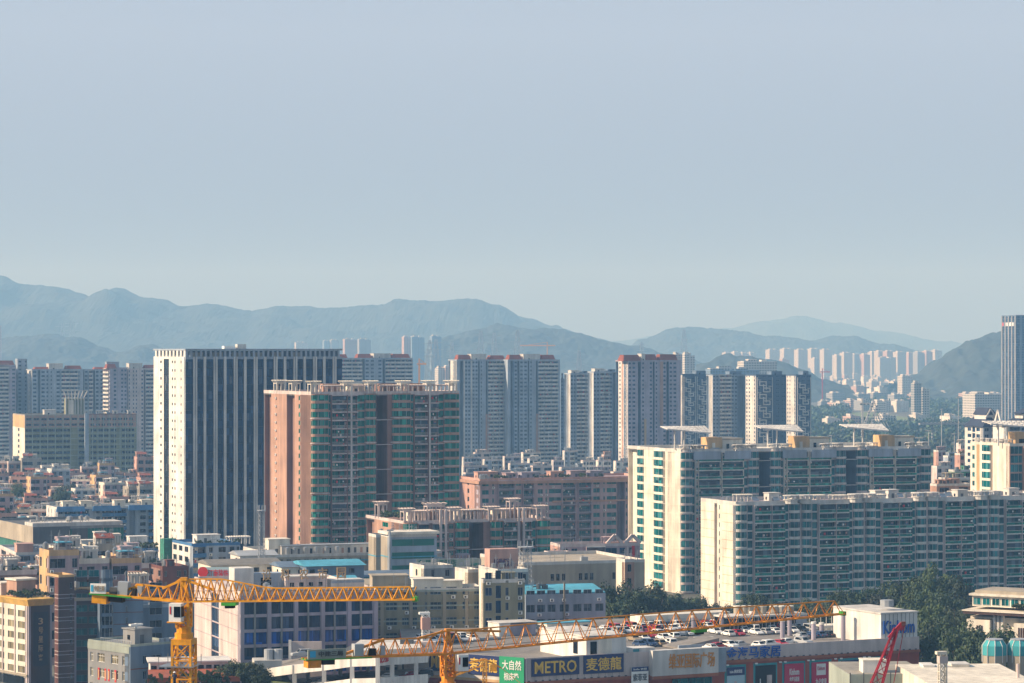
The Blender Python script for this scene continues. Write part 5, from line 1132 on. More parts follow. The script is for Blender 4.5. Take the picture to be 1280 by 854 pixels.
banner(1050, 1073, 'sign_ice', [('#', 0, 1, .87, 1, 'sign_blue'), ('Sofia 索菲亚', .12, .88, .91, .95, 'sign_white'), ('5', .12, .24, .76, .83, 'sign_red'), ('全屋定制家', .28, .88, .77, .82, 'black'), ('工艺家居', .28, .72, .68, .73, 'black'), ('全城火热招商', .15, .85, .6, .65, 'black'), ('#', .1, .9, .4, .52, 'slate')])
banner(1084, 1106, 'sign_ice', [('#', 0, 1, .82, 1, 'sign_blue'), ('Sofia 索菲亚', .12, .88, .88, .94, 'sign_white'), ('家居', .3, .7, .66, .76, 'sign_red')])
for i in range(5):
    a = mall.W(840)+(mall.W(890)-mall.W(840))*i/5; mall.unit('window', u_window((mall.W(890)-mall.W(840))/5-.2, 6, 'g_teal', 'teal', 1), FF, a, .3, ZL-7.3)
for px in (905, 941, 971, 977, 1006, 1012, 1040, 1047, 1076, 1082): 
    q = MB(); q.box(-.1, .1, -1.4, -.3, 0, .1, 'dgrey'); q.box(-.3, .3, -1.7, -1.4, -.15, .15, 'sign_white'); part(mall, 'spot_lamp', q, (mall.W(px), 0, PT_-3.9))
# white blocks on the roof
def mbox(nm, px0, px1, y0, d, z0, ytop, m, extra=None):
    s0 = mall.W(px0); s1_ = mall.W(px1); Yf = 620+s0*sin(MT)+y0*cos(MT); q = MB(); h = PZ(ytop, Yf); sh = -y0*sin(MT)*0
    q.box(0, s1_-s0, 0, d, z0, h, m); q.box(-.2, s1_-s0+.2, -.2, d+.2, h+.002, h+.35, 'offwhite')
    if extra: extra(q, s1_-s0, h)
    return part(mall, nm, q, (s0, y0, 0))
mbox('roof_block', 737, 787, 1.5, 22, DK-.5, 797, 'white', lambda q, w_, h: (q.box(1, 2.6, -.1, -.003, h-4, h-1, 'g_dark'), q.box(-.1, -.003, 4, 6, h-4, h-.8, 'g_dark'), q.box(3, 6.4, -.06, -.004, h-4, h-.7, 'cream')))
mbox('roof_block', 1103, 1148.5, .6, 20, DK-.5, 768, 'white', lambda q, w_, h: [q.box(w_*i/9, w_*i/9+.12, -.08, -.003, DK, h, 'grey') for i in range(1, 9)])
kz = mz(1110, 803)
letters('Kinhom', mall.W(1105), mall.W(1144), kz+1.9, kz+5.0, 'sign_letterblue', -.35, 'lettering')
q = MB(); q.cyl(0, 0, 0, 1.5, 1.6, 'alu', 10); part(mall, 'vent', q, (mall.W(1127), 6, PZ(768, 650)))
# glazed pavilion, round tanks, white pillars, railing
def mat_xy(px, Yw):      # world point -> mall local
    dx = PX(px, Yw)-PX(657, 620); dy = Yw-620; c, s = cos(MT), sin(MT); return (dx*c+dy*s, -dx*s+dy*c)
x, y = mat_xy(912, 690); q = MB(); q.box(0, 22, 0, 7, 0, 3.5, 'g_dark'); q.box(-.2, 22.2, -.2, 7.2, 3.503, 3.9, 'offwhite'); q.box(19, 22.1, -.15, 7, 0, 3.5, 'bgrey')
for i in range(17): q.box(i*1.15, i*1.15+.14, -.1, -.003, 0, 3.5, 'pinkwhite')
q.box(-.2, 22, -.6, -.2, 0, .5, 'cream'); part(mall, 'glass_pavilion', q, (x, y, DK+.02))
for i, px in enumerate([922, 930, 937, 944, 953, 968, 977, 986]):
    x, y = mat_xy(px, 699); q = MB(); q.cyl(0, 0, 0, 1.7, 1.0 if i < 5 else 1.3, 'tan' if i < 5 else 'concrete', 12); q.cyl(0, 0, 1.703, 1.9, 1.1 if i < 5 else 1.2, 'cream', 12); part(mall, 'round_tank', q, (x, y, DK+3.95))
for px, yt, Yw in [(867, 772, 692), (902, 769, 690), (940, 767, 697), (951, 766, 702), (978, 777, 676), (987, 775, 684), (1017, 780, 674), (1027, 781, 684), (1054, 768, 672), (1059, 780, 684), (1094, 768, 669)]:
    x, y = mat_xy(px, Yw); q = MB(); h = PZ(yt, Yw)-DK; q.cyl(0, 0, 0, h, .55, 'lilac', 10); q.cyl(0, 0, h+.002, h+.5, .65, 'white', 10); part(mall, 'pillar', q, (x, y, DK+.02))
x, y = mat_xy(1012, 690); q = MB()
for i in range(12): q.box(i*1.6, i*1.6+.12, 0, .12, 0, 4, 'offwhite')
for z in (1.2, 3.9): q.box(0, 17.8, -.04, .16, z, z+.22, 'offwhite')
q.box(4, 16, 1, 5, 0, 1.5, 'cream'); part(mall, 'railing', q, (x, y, DK+.02))
x, y = mat_xy(852, 652); q = MB(); q.hexa([(0, 0, .1), (11, 0, .1), (11, 7, .1), (0, 7, .1), (0, 0, .5), (11, 0, 2.2), (11, 7, 2.2), (0, 7, .5)], 'deck'); q.box(0, 11, -.4, -.003, 0, 1.0, 'bgrey'); part(mall, 'ramp', q, (x-1, y, DK+.02))
x, y = mat_xy(790, 645); q = MB(); q.box(0, 6, 0, 4, 0, 1.0, 'white'); q.box(.3, 1.8, -.2, -.003, .1, .8, 'teal'); part(mall, 'kiosk', q, (x, y, DK+.02))
for px in (560, 600, 690, 716, 840, 870, 880): 
    x, y = mat_xy(px, 672); q = MB(); q.box(0, rn.uniform(2, 6), 0, 1.2, 0, rn.uniform(.5, 1), rn.choice(['offwhite', 'alu', 'tan'])); part(mall, 'duct_box', q, (x, y, DK+.02))
x, y = mat_xy(624, 682); q = MB(); q.box(0, 3, 0, 6, 0, 3.0, 'white'); q.box(3.003, 10, .3, 6, 0, 2.7, 'lilac'); q.box(-.2, 10.2, -.2, 6.2, 3.003, 3.2, 'offwhite'); part(mall, 'roof_block', q, (x, y, DK+.02))
x, y = mat_xy(684, 686); q = MB(); q.box(0, 12, 0, 5, 0, 2.6, 'cream'); q.box(-.3, 12.3, -.3, 5.3, 2.603, 2.8, 'cyan'); 
for i in range(5): q.box(.6+i*2.3, 1.9+i*2.3, -.05, -.003, .6, 2.0, 'g_blue')
part(mall, 'roof_block', q, (x, y, DK+.02))
x, y = mat_xy(800, 702); q = MB(); q.box(0, 26, 0, 5, 0, 3.0, 'cream'); q.box(8, 13, -.3, -.003, 0, 2, 'offwhite'); part(mall, 'roof_block', q, (x, y, DK+.02))
# parking bays painted on the deck
mall.finish()

# ---------------------------------------------------------------- cars
def wheel_mb():
    b = MB(); n = 10; k = 0; i = b.mi('black'); r = .32
    b.v = [(r*cos(2*pi*j/n), -.11, r*sin(2*pi*j/n)) for j in range(n)]+[(r*cos(2*pi*j/n), .11, r*sin(2*pi*j/n)) for j in range(n)]
    for j in range(n): b.f.append((j, (j+1) % n, n+(j+1) % n, n+j)); b.m.append(i)
    b.f.append(tuple(range(n-1, -1, -1))); b.m.append(b.mi('steel')); b.f.append(tuple(range(n, 2*n))); b.m.append(b.mi('steel')); return b
WH = wheel_mb().mesh('wheel')
def car_body(kind, m):
    L, w = {'hatchback': (4.1, 1.72), 'saloon': (4.7, 1.8), 'suv': (4.7, 1.88), 'van': (4.5, 1.7)}[kind]
    h = {'hatchback': 1.5, 'saloon': 1.45, 'suv': 1.72, 'van': 1.9}[kind]; hb = h*.56; y = w/2
    P = {'hatchback': [(-L/2, .3), (-L/2, hb*.95), (-L*.42, hb), (-L*.30, h-.03), (L*.08, h), (L*.27, hb+.05), (L*.47, hb*.8), (L/2, hb*.62), (L/2, .3)],
         'saloon': [(-L/2, .3), (-L/2, hb*.95), (-L*.34, hb+.06), (-L*.2, h-.03), (L*.08, h), (L*.24, hb+.05), (L*.46, hb*.82), (L/2, hb*.62), (L/2, .3)],
         'suv': [(-L/2, .35), (-L/2, hb), (-L*.46, h-.1), (-L*.4, h), (L*.08, h), (L*.22, hb+.08), (L*.46, hb*.92), (L/2, hb*.65), (L/2, .35)],
         'van': [(-L/2, .35), (-L/2, hb), (-L*.49, h-.08), (-L*.45, h), (L*.24, h), (L*.38, hb+.05), (L*.48, hb*.85), (L/2, hb*.6), (L/2, .35)]}[kind]
    b = MB(); n = len(P); i = b.mi(m)
    def wy(z): return y if z <= hb+.1 else y-.16*(z-hb)/(h-hb)
    b.v = [(p[0], -wy(p[1]), p[1]) for p in P]+[(p[0], wy(p[1]), p[1]) for p in P]
    b.f.append(tuple(range(n-1, -1, -1))); b.f.append(tuple(range(n, 2*n)))
    for j in range(n): b.f.append((j, (j+1) % n, n+(j+1) % n, n+j))
    b.m = [i]*len(b.f)
    g = MB()
    def gl(a, c, m='g_dark'):              # windscreen panes just proud of the slope
        (xa, za), (xc, zc) = P[a], P[c]; dx, dz = xc-xa, zc-za; ln = sqrt(dx*dx+dz*dz); nx, nz = -dz/ln*.012, dx/ln*.012
        q = [(xa+dx*.1+nx, za+dz*.1+nz), (xa+dx*.9+nx, za+dz*.9+nz)]
        g.poly([(q[0][0], -wy(q[0][1])+.12, q[0][1]), (q[1][0], -wy(q[1][1])+.12, q[1][1]), (q[1][0], wy(q[1][1])-.12, q[1][1]), (q[0][0], wy(q[0][1])-.12, q[0][1])], m)
    gl(2 if kind != 'van' else 1, 3 if kind != 'suv' else 2) if kind in ('hatchback', 'saloon') else gl(1, 2); gl(4, 5)
    xa, xb = P[3][0]+.12, P[4][0]-.02
    for s in (-1, 1):
        za, zb = hb+.12, h-.12
        pts = [(P[2][0]+.25 if kind in ('hatchback', 'saloon') else xa-.1, s*(wy(za)+.008), za), (P[5][0]-.15, s*(wy(za)+.008), za), (xb, s*(wy(zb)+.008), zb), (xa, s*(wy(zb)+.008), zb)]
        g.poly(pts if s < 0 else pts[::-1], 'g_dark')
    l = MB(); l.box(L/2-.03, L/2+.015, -y+.1, -y+.42, hb*.62, hb*.75, 'alu'); t = MB(); t.box(-L/2-.015, -L/2+.03, -y+.08, -y+.38, hb*.75, hb*.92, 'sign_red')
    return b, g, l, t, L, w
PC = {}
def car(kind, colr, label, x, y, z, rz, group):
    key = (kind, colr)
    if key not in PC:
        b, g, l, t, L, w = car_body(kind, colr); r = thing('parked_car', label, 'car', (x, y, z), rz, group)
        b.build('body', r); g.build('window', r)
        lm = l.mesh('headlight'); place('headlight', lm, r); place('headlight', lm, r, (0, w-.52, 0)); tm = t.mesh('tail_light'); place('tail_light', tm, r); place('tail_light', tm, r, (0, w-.46, 0))
        for sx in (-1, 1):
            for sy in (-1, 1): place('wheel', WH, r, (sx*L*.31, sy*(w/2-.1), .32))
        PC[key] = r; return r
    return copy_tree(PC[key], (x, y, z), rz, label, group)
rn = random.Random(31); c23, s23 = cos(MT), sin(MT); CX, CY = PX(657, 620), 620
CW = {'c_white': 'white', 'c_silver': 'silver', 'c_red': 'red', 'c_black': 'black', 'c_blue': 'dark blue', 'c_tan': 'tan'}
def on_deck(lx, ly): return (CX+lx*c23-ly*s23, CY+lx*s23+ly*c23)
for ri, ly in enumerate([22, 34, 40, 52, 58]):
    k = 0
    for i in range(45):
        lx = -20+i*2.6+1.3; wx, wy_ = on_deck(lx, ly); px = 640+wx/wy_*F
        if px < 515 or px > 1075 or rn.random() < .16: continue
        if ly < 30 and (px < 1000 and not 795 < px < 845): continue
        if ly < 42 and (px < 790): continue
        if 640 < px < 790 and ly < 50: continue
        if ly > 50 and 905 < px: continue
        if 845 < px < 905 and ly < 38: continue
        if ly > 48 and 590 < px < 745: continue
        k += 1; colr = rn.choices(['c_white', 'c_silver', 'c_red', 'c_black', 'c_blue', 'c_tan'], [12, 4, 3, 3, 2, 1])[0]; kind = rn.choices(['hatchback', 'saloon', 'suv', 'van'], [4, 4, 3, 1])[0]
        if k > 30: continue
        car(kind, colr, '%s %s parked %s from the left in the %s mall roof row' % (CW[colr], kind, ORD[k-1], ['front', 'second', 'third', 'fourth', 'back'][ri]), wx, wy_, DK+.03, R(27+(-90 if rn.random() < .5 else 90)+rn.uniform(-2, 2)), 'cars on the mall roof')
for i in range(9):                        # cars standing in the lane along the front parapet
    lx = mall.W(912+i*15); wx, wy_ = on_deck(lx, 8+rn.uniform(-.5, 3)); colr = ['c_white', 'c_red', 'c_white', 'c_silver', 'c_white', 'c_white', 'c_red', 'c_white', 'c_silver'][i]
    car(['saloon', 'hatchback', 'suv'][i % 3], colr, '%s car just behind the front parapet, %s from the left above the banners' % (CW[colr], ORD[i]), wx, wy_, DK+.03, R(27+90*(i % 2)-80), 'cars on the mall roof')

# ================================================================ white office with the big windows
b = Bld('office_building', 'white office block with grid of large dark blue windows behind the front crane', 300, 650, 20, cat='office building')
wd = b.W(468); dd = b.D(243); z = b.Z(745); nf = 10; fh = 3.45; z0 = z-1.2-nf*fh
facade(b, FF, wd, ' '.join(['p.7 G3.5 F.5 G3.5']*5)+' p.6', z0, nf, fh, 'lilac', 'g_blue', fin='grey', ztop=z, span='lilac', cols=3, frame='slate', rowg={7: 'g_cobalt', 5: 'g_cobalt'})  # lilac on the front of a white block: shade painted into the colour
for i in range(nf+1): b.wall.fb(FF, 0, wd, .003, .3, z0+i*fh-.35, z0+i*fh+.35, 'lilac')
for i in range(6): b.wall.fb(FF, wd*i/5.03, wd*i/5.03+.9, .31, .5, 0, z, 'lilac')
facade(b, LF(dd), dd-T, 'p7 G3 p8', z0, nf, fh, 'pinkwhite', 'g_blue', ztop=z, cols=2, frame='alu', span='pinkwhite')
for i in range(nf+1): b.wall.fb(LF(dd), 0, dd*.97, 0, .06, z0+i*fh-.1, z0+i*fh+.05, 'mauve')
body(b, wd, dd, z, 'pinkwhite'); std_roof(b, wd, dd, z, 'pinkwhite', 1.1)
for i in range(3):                         # blue-blinded row
    pass
q = MB(); q.box(0, 4.6, 0, 5, 0, 5.6, 'white'); q.box(4.603, 12, .8, 5, 0, 4.2, 'bgrey'); q.box(6.5, 9, .7, .797, 1.2, 3.2, 'g_dark'); part(b, 'penthouse', q, (1, 9, z))
q = MB(); q.box(0, 10, 0, 4, 0, 3.2, 'pinkwhite'); q.box(-.3, 10.3, -.3, 4.3, 3.203, 3.5, 'offwhite')
for i in range(4): q.box(1+i*2.3, 2+i*2.3, -.05, -.003, 1, 2, 'g_dark')
part(b, 'roof_shed', q, (13, 8, z)); q = MB(); q.box(0, 8, 0, 4, 0, 2.4, 'offwhite'); q.box(-.1, 8.1, -.1, -.003, 1.6, 2.1, 'bgrey'); part(b, 'roof_shed', q, (24, 8, z))
clutter(b, wd, 8, z, 8, 4, 'pinkwhite', 'xtx')
q = MB()
for i in range(19): q.box(i*1.6, i*1.6+.06, 0, .06, 0, 2.6, 'alu')
for zz in (1.2, 2.5): q.box(0, 28.8, -.02, .08, zz, zz+.07, 'alu')
part(b, 'railing', q, (1, 5.5, z)); 
for i, ch in enumerate('设科农市园'):
    q = text_mb(ch, 2.2, 2.6, 'ochre', 0, 0, 0, .25); q.box(.3, .36, .3, .36, -3.2, 2.4, 'dgrey'); q.box(1.8, 1.86, .3, .36, -3.2, 2.4, 'dgrey')
    o = place('roof_letter', q.mesh('roof_letter'), b.root, ((b.W(336+i*23.5)-.2), 5.0, PZ(727, 655)))
b.finish(sub=True)
for o in [o for o in b.root.children if o.name.startswith('window') and o.matrix_basis.translation.y < 1.0]:
    lv = round((z-o.matrix_basis.translation.z)/fh)
r = thing('rooftop_sign', 'red Chinese letters on a pale rooftop board with red disc', 'sign', (PX(256, 735), 735, 0), R(-6))
q = MB(); [q.box(i*3, i*3+.15, .2, .35, 20, PZ(724, 735), 'steel') for i in range(4)]; q.build('support', r)
sign_part(r, FF, -1.4, 9, PZ(723, 735), PZ(709, 735), 'sign_ice', 'sign_red', '', rows=[('江南装饰出租', .22, .98, .05, .8, 'sign_red')], n=0)
q = MB(); v = [(1.35*cos(2*pi*i/16), 0, 1.35*sin(2*pi*i/16)) for i in range(16)]; q.poly(v, 'sign_red'); q.poly([(a, .15, c) for a, _, c in v][::-1], 'sign_red')
for i in range(16): q.poly([v[i], (v[i][0], .15, v[i][2]), (v[(i+1) % 16][0], .15, v[(i+1) % 16][2]), v[(i+1) % 16]], 'sign_red')
place('red_disc', q.mesh('red_disc'), r, (-.4, -.5, PZ(715, 735)))

# worn yellow-grey factory flats
b, wd, dd, z = simple('factory_flats', 'worn yellow-grey factory flats with mixed windows and rooftop sheds', 470, 604, None, 700, 741, 10, 10, 3.7, 'v2 w3.4 p.6 w2 w2 p1.2 v1.4 w3.2 p.6 w3.2 p.8 w2 p.8 w2 p.4', 'p1', 'worn', 'cream', cl=0, fin=False, glass='g_pale', acp=.4, win=(.8, .28, .78), bars=0, cols=3, dmax=20)
for i in range(11): b.wall.fb(FF, 0, wd, .003, .1, z-i*3.7+.1, z-i*3.7+.5, 'grngrey'); 
for x_ in (.04, .31, .62, .83): b.wall.fb(FF, wd*x_, wd*x_+.8, .105, .2, 0, z, 'beige')
for (x, y, w_, d_, h_, m_) in [(-2+.5, 10, 9, 6, 3.2, 'tan'), (8, 12, 8, 4, 2.2, 'offwhite'), (9.5, 1.5, 7.5, 4, 2.9, 'cream'), (17, 9, 6, 4, 1.8, 'cream')]: p_stair(b, max(.4, x), y, z, w_, d_, h_, m_, win=False)
b.finish(sub=True)
b, wd, dd, z = simple('factory_flats', 'taller yellow-grey stair block at the right end of the worn flats', 604, 656, 600, 698, 729, 12, 11, 3.7, 'w2 p.3 g1 p.4 v1.4 p1 w1.6', 'p1', 'worn', 'cream', cl=1, fin=False, glass='g_blue', acp=.3, dmax=10, seed=5, kinds='s')
b.finish()
b, wd, dd, z = simple('factory_flats', 'blue-roofed grey factory flats beside the stair block', 657, 757, None, 735, 748, 14, 9, 3.7, 'w3 w3 w3 p.5 w3.4 p.6 w3 w3 p.4 w3 p.3', 'p1', 'bgrey', 'bgrey', roofm='cyan', par='bgrey', cl=0, fin=False, glass='g_pale', acp=.35, win=(.8, .26, .8), bars=0, dmax=22, seed=7)
b.wall.fb(FF, wd*.47, wd*.47+.4, .1, .5, 0, z+4, 'beige')
q = MB(); q.hexa([(0, 0, 0), (wd, 0, 0), (wd, dd, .6), (0, dd, .6), (0, 0, .3), (wd, 0, .3), (wd, dd, 1.6), (0, dd, 1.6)], 'cyan'); part(b, 'blue_roof', q, (0, .3, z+.92))
q = MB(); q.cyl(0, 0, 0, 1.8, .6, 'dgrey', 8); q.box(1, 2.4, -.5, .5, 0, 1.4, 'dgrey'); q.beam((-1.5, 0, 1), (2, 0, 1.6), .15, 'dgrey'); part(b, 'roof_machine', q, (5, 6, z+1.4)); b.finish(sub=True)

# ================================================================ hotel corner, bottom left
b = Bld('hotel', 'cream hotel with yellow cornice and dark vertical sign wall', 36, 800, 38, cat='hotel')
wd = b.W(65); dd = 26; z = b.Z(758); nf = 8; fh = 3.15
facade(b, FF, wd, 'p1 q9 p1', 0, nf, fh, 'lilac', pier='dbrown', ztop=z)
facade(b, LF(dd), dd-T, 'w2 w2 p.3 w2 w2 p.2', z-.8-nf*fh, nf, fh, 'cream', 'g_curtain', ztop=z, win=(.8, .2, .8), cols=2, frame='alu')
for i in range(4): b.wall.fb(LF(dd), dd*(.12+.28*i), dd*(.12+.28*i)+.5, .0, .25, 0, z, 'pinkwhite')
body(b, wd, dd, z, 'cream'); r_ = b.roofmb
r_.hexa([(-.1, -.1, z+.002), (wd+.1, -.1, z+.002), (wd+.1, dd, z+.002), (-.1, dd, z+.002), (-1.0, -1.0, z+1.7), (wd+.6, -1.0, z+1.7), (wd+.6, dd, z+1.7), (-1.0, dd, z+1.7)], 'cornice'); r_.box(-1.1, wd+.7, -1.1, dd, z+1.702, z+1.95, 'cornice')
b.wall.fb(LF(dd), 0, dd-T, 0, .5, 2.9, 3.5, 'tan'); b.wall.fb(LF(dd), 4, dd-3, .1, .3, -.1+.2, 2.6, 'g_dark')
sign_part(b.root, FF, wd*.18, wd*.82, z-17, z-1.8, 'signdark', 'ochre', '', rows=[('|3号星际客', .36, .66, .08, .92, 'ochre')], n=.06, name='sign')
q = MB(); q.box(0, 6, 0, 6, 0, 4.6, 'brick'); q.box(-.4, 6.4, -.4, 6.4, 4.603, 5.1, 'cream'); q.box(1.8, 2.8, -.05, -.003, 1.6, 2.3, 'g_curtain'); part(b, 'lift_house', q, (1.0, 9, z+1.95))
q = MB(); q.box(0, 7, 0, 5, 0, 3.2, 'pinkwhite'); q.box(-.2, 7.2, -.2, 5.2, 3.203, 3.6, 'cream'); part(b, 'roof_shed', q, (0.3, 17, z+1.95))
rn = random.Random(12)
for i in range(16): roof_shrub(b, rn.uniform(0, wd-.5), rn.uniform(0, 12), z+1.95, rn.uniform(1.1, 1.9), rn)
b.finish(sub=True)
b = Bld('brick_tower', 'dark maroon banded stair tower beside the hotel sign wall', 73, 790, 30, cat='building'); wd = b.W(93); dd = 2.6; z = b.Z(722)
facade(b, FF, wd, 'p2.4 v1.6', z-1-10*3.15, 10, 3.15, 'dbrown', 'g_dark', ztop=z); facade(b, LF(dd), dd-T, 'p1', z-1-10*3.15, 10, 3.15, 'brown', 'g_dark', ztop=z)
for i in range(9): b.wall.box(-.12, wd, -.12, -.003, i*3.15+.6, i*3.15+.75, 'lilac'); b.wall.box(-.12, wd, -.12, -.003, i*3.15+1.6, i*3.15+1.75, 'lilac'); b.wall.box(-.12, -.003, 0, dd, i*3.15+.6, i*3.15+.75, 'pinkwhite'); b.wall.box(-.12, -.003, 0, dd, i*3.15+1.6, i*3.15+1.75, 'pinkwhite')  # left wall and bands are lighter copies, sunlight painted in
b.wall.box(2.2, wd-.02, dd+.02, 9, 0, z-.1, 'dbrown'); std_roof(b, wd, 9, z, 'ochre', .7); b.finish()
b, wd, dd, z = simple('office_building', 'dark maroon block with tall teal window bays right of the stair tower', 93, 127, None, 806, 738, 14, 10, 3.3, 'p.3 x3.4 x3.2 p.5', 'p1', 'dbrown', glass='g_teal', cl=4, seed=4, kinds='xpt', par='ochre', fin=False, dmax=22, win=(.9, .2, .8))
b.wall.box(-.1, .5, -.5, -.003, 0, z-2, 'lilac'); b.wall.box(wd-.7, wd, -.5, -.003, 0, z-2, 'lilac'); b.wall.box(-.3, wd, -.7, -.003, z-3, z-2.2, 'tan'); b.finish()
b, wd, dd, z = simple('office_building', 'blue-grey rendered block with curved bays and thin maroon bands', 126, 179, None, 800, 745, 16, 10, 3.3, 'B2.6 p2.4 v1.2 p3', 'p1', 'bluegrey', glass='g_dark', cl=3, seed=6, kinds='xt', par='bluegrey', fin=False, dmax=24, bowd=.8)
for i in range(9): b.wall.fb(FF, wd*.3, wd, .003, .08, z-1.6-i*3.3, z-1.4-i*3.3, 'brown')
b.finish()
b, wd, dd, z = simple('office_building', 'low dark grey-blue link block with large paned windows behind the front crane mast', 178, 244, None, 812, 760, 16, 8, 3.6, 'p1.2 x2.6 p3 p3', 'p1', 'bluegrey', glass='g_dark', cl=3, seed=8, kinds='x', par='bgrey', dmax=20)

# grey building with red couplets
b = Bld('apartment_block', 'grey rendered block with white framed windows and red-yellow couplets', 163, 610, 42, cat='apartment building'); wd = b.W(224); dd = b.D(110); z = b.Z(809); nf = 9; fh = 3.3
facade(b, FF, wd, 'p2 p2 w2 p1 x4 p6', z-1.6-nf*fh, nf, fh, 'bluegrey', 'g_blue', ztop=z)
facade(b, LF(dd), dd-T, 'v2.2 w3 p.8 w3 p.2 w2.4', z-1.6-nf*fh, nf, fh, 'grey', 'g_curtain', ztop=z, win=(.66, .24, .82), cols=3, frame='sign_white', bars=1)
b.wall.fb(LF(dd), 0, dd-T, .003, .12, z-1.5, z-.05, 'grngrey')
b.wall.fb(FF, 0, wd, .003, .1, z-4.9, z-4.7, 'brown')
body(b, wd, dd, z, 'grey'); std_roof(b, wd, dd, z, 'grngrey', .5)
for s_ in (.26, .36+.06, .50, .655):
    q = MB(); q.fb(LF(dd), dd*s_-.3, dd*s_+.3, .01, .08, z-8.0, z-5.4, 'sign_red'); q.fb(LF(dd), dd*s_-.18, dd*s_+.18, .085, .1, z-7.6, z-5.8, 'ochre'); part(b, 'couplet', q)
p_stair(b, 3.2, 3, z, 4.5, 4.5, 3.2, 'grey'); 
q = MB(); q.cyl(0, 0, 0, 1.0, .3, 'sign_white', 8); q.box(-1.6, 1.6, -.4, .4, .5, .9, 'sign_white'); part(b, 'water_tank', q, (4.5, 4.5, z+3.5))
for i in range(7): q = MB(); q.cyl(0, 0, 0, 1.1, .55, 'alu', 8); part(b, 'water_tank', q, (9.5+i*1.3, 2, z))
q = MB()
for i in range(14): q.box(-.05, .05, i*.9, i*.9+.06, 0, 1.0, 'alu')
q.box(-.05, .05, 0, 12, 1.0, 1.06, 'alu'); part(b, 'railing', q, (1, 1, z)); b.finish(sub=True)

# ---------------------------------------------------------------- terrace with vines, white hall, trees (bottom left)
def slabthing(name, label, cat, px, pxr, Y, yt, d, th, m, top=None, parts=None):
    th_ = R(th); w = w_from(px, Y, th_, pxr); z = PZ(yt, Y); r = thing(name, label, cat, (PX(px, Y), Y, 0), th_); q = MB(); q.prism([(0, 0), (w, 0), (w, d), (0, d)], 0, z, m, top or m); q.build('wall', r); return r, w, z
r, w_, z = slabthing('terrace_building', 'low building with orange-red terrace edge hung with vines', 'building', 186, 300, 585, 848, 16, 8, 'dbrown', 'terracotta')
q = MB(); q.box(-.3, w_, -.4, 0, z-.9, z+.1, 'terracotta'); q.box(-.3, w_, -.35, 0, z-4.6, z-3.9, 'terracotta'); [q.box(w_*i/9, w_*i/9+.3, -.3, -.003, z-3.9, z-.9, 'lilac') for i in range(10)]; q.build('parapet', r)
rn = random.Random(6)
for i in range(40):
    o = place('hanging_vine', SHRUB[i % 3], r, (rn.uniform(0, w_*.95), -.5, z-rn.uniform(.2, 3.6))); o.scale = (1.1, .5, rn.uniform(1.0, 1.9))
r, w_, z2 = slabthing('pavilion', 'long white-roofed pavilion with window strip on the terrace', 'pavilion', 188, 286, 601, 829, 8, 10, 'offwhite', 'white')
q = MB(); q.box(-.5, w_+.5, -.6, 8.5, z2+.003, z2+.35, 'white'); q.build('roof', r)
for i in range(10): q = MB(); q.box(w_*i/10+.15, w_*(i+.8)/10, -.08, -.003, z2-2.4, z2-.6, 'g_dark'); q.build('window', r)
for i, (px, Y, s) in enumerate([(283, 597, .62), (297, 590, .72), (312, 603, .66), (325, 598, .6), (338, 612, .5)]):
    tree(PX(px, Y), Y, 21, s, i, '%s in the clump at the foot of the white office' % ['dark round tree, leftmost', 'biggest round tree, second from left', 'round bushy tree, middle one', 'smaller tree, fourth from left', 'smallest tree, rightmost'][i], 'trees at the foot of the white office')
for i, (px, Y) in enumerate([(322, 628), (338, 630)]): tree(PX(px, Y), Y, 18, .55, 2, 'thin young grey-green tree before the white office, %s one' % ['left', 'right'][i], None, 1.3)
r, w_, z3 = slabthing('garden_podium', 'raised garden podium carrying the clump of trees before the white office', 'podium', 268, 372, 584, 870, 60, 8, 'concrete', 'grass')
r, w_, z3 = slabthing('low_roof', 'white flat roof with small hut left of the parking deck', 'building', 318, 352, 610, 826, 6, 10, 'offwhite', 'offwhite')
for i in range(2): q = MB(); q.cyl(0, 0, 0, 2.2, 1, 'alu', 12); q.build('water_tank', r, (w_-2.6+i*2.0, 2, z3))

# ---------------------------------------------------------------- white parking deck
Yd = 590
r = thing('parking_garage', 'white concrete parking garage with curved ramp and open decks', 'parking garage', (PX(440, Yd), Yd, 0), 0)
def LP(px, Y): return PX(px, Y)-PX(440, Yd), Y-Yd
path = [(326, 837, 612), (368, 831, 602), (405, 827, 594), (440, 822, 588), (472, 821, 584), (505, 819, 596), (535, 817, 608)]
q = MB(); q2 = MB(); q3 = MB()
for (a, ya, Ya), (c, yc, Yc) in zip(path, path[1:]):
    xa, ly = LP(a, Ya); xc, lc = LP(c, Yc); za, zc = PZ(ya, Ya), PZ(yc, Yc)
    m = 'white'
    q.hexa([(xa, ly, za-1.9), (xc, lc, zc-1.9), (xc, lc+.4, zc-1.9), (xa, ly+.4, za-1.9), (xa, ly, za), (xc, lc, zc), (xc, lc+.4, zc), (xa, ly+.4, za)], m)
    q.hexa([(xa, ly, za-6.3), (xc, lc, zc-6.3), (xc, lc+.4, zc-6.3), (xa, ly+.4, za-6.3), (xa, ly, za-4.4), (xc, lc, zc-4.4), (xc, lc+.4, zc-4.4), (xa, ly+.4, za-4.4)], m)
    q2.hexa([(xa, ly+.41, za-1.9), (xc, lc+.41, zc-1.9), (xc, lc+26, zc-1.9), (xa, ly+26, za-1.9), (xa, ly+.41, za-1.3), (xc, lc+.41, zc-1.3), (xc, lc+26, zc-1.3), (xa, ly+26, za-1.3)], 'deck')
    q2.hexa([(xa, ly+.41, za-6.4), (xc, lc+.41, zc-6.4), (xc, lc+26, zc-6.4), (xa, ly+26, za-6.4), (xa, ly+.41, za-5.8), (xc, lc+.41, zc-5.8), (xc, lc+26, zc-5.8), (xa, ly+26, za-5.8)], 'deck')
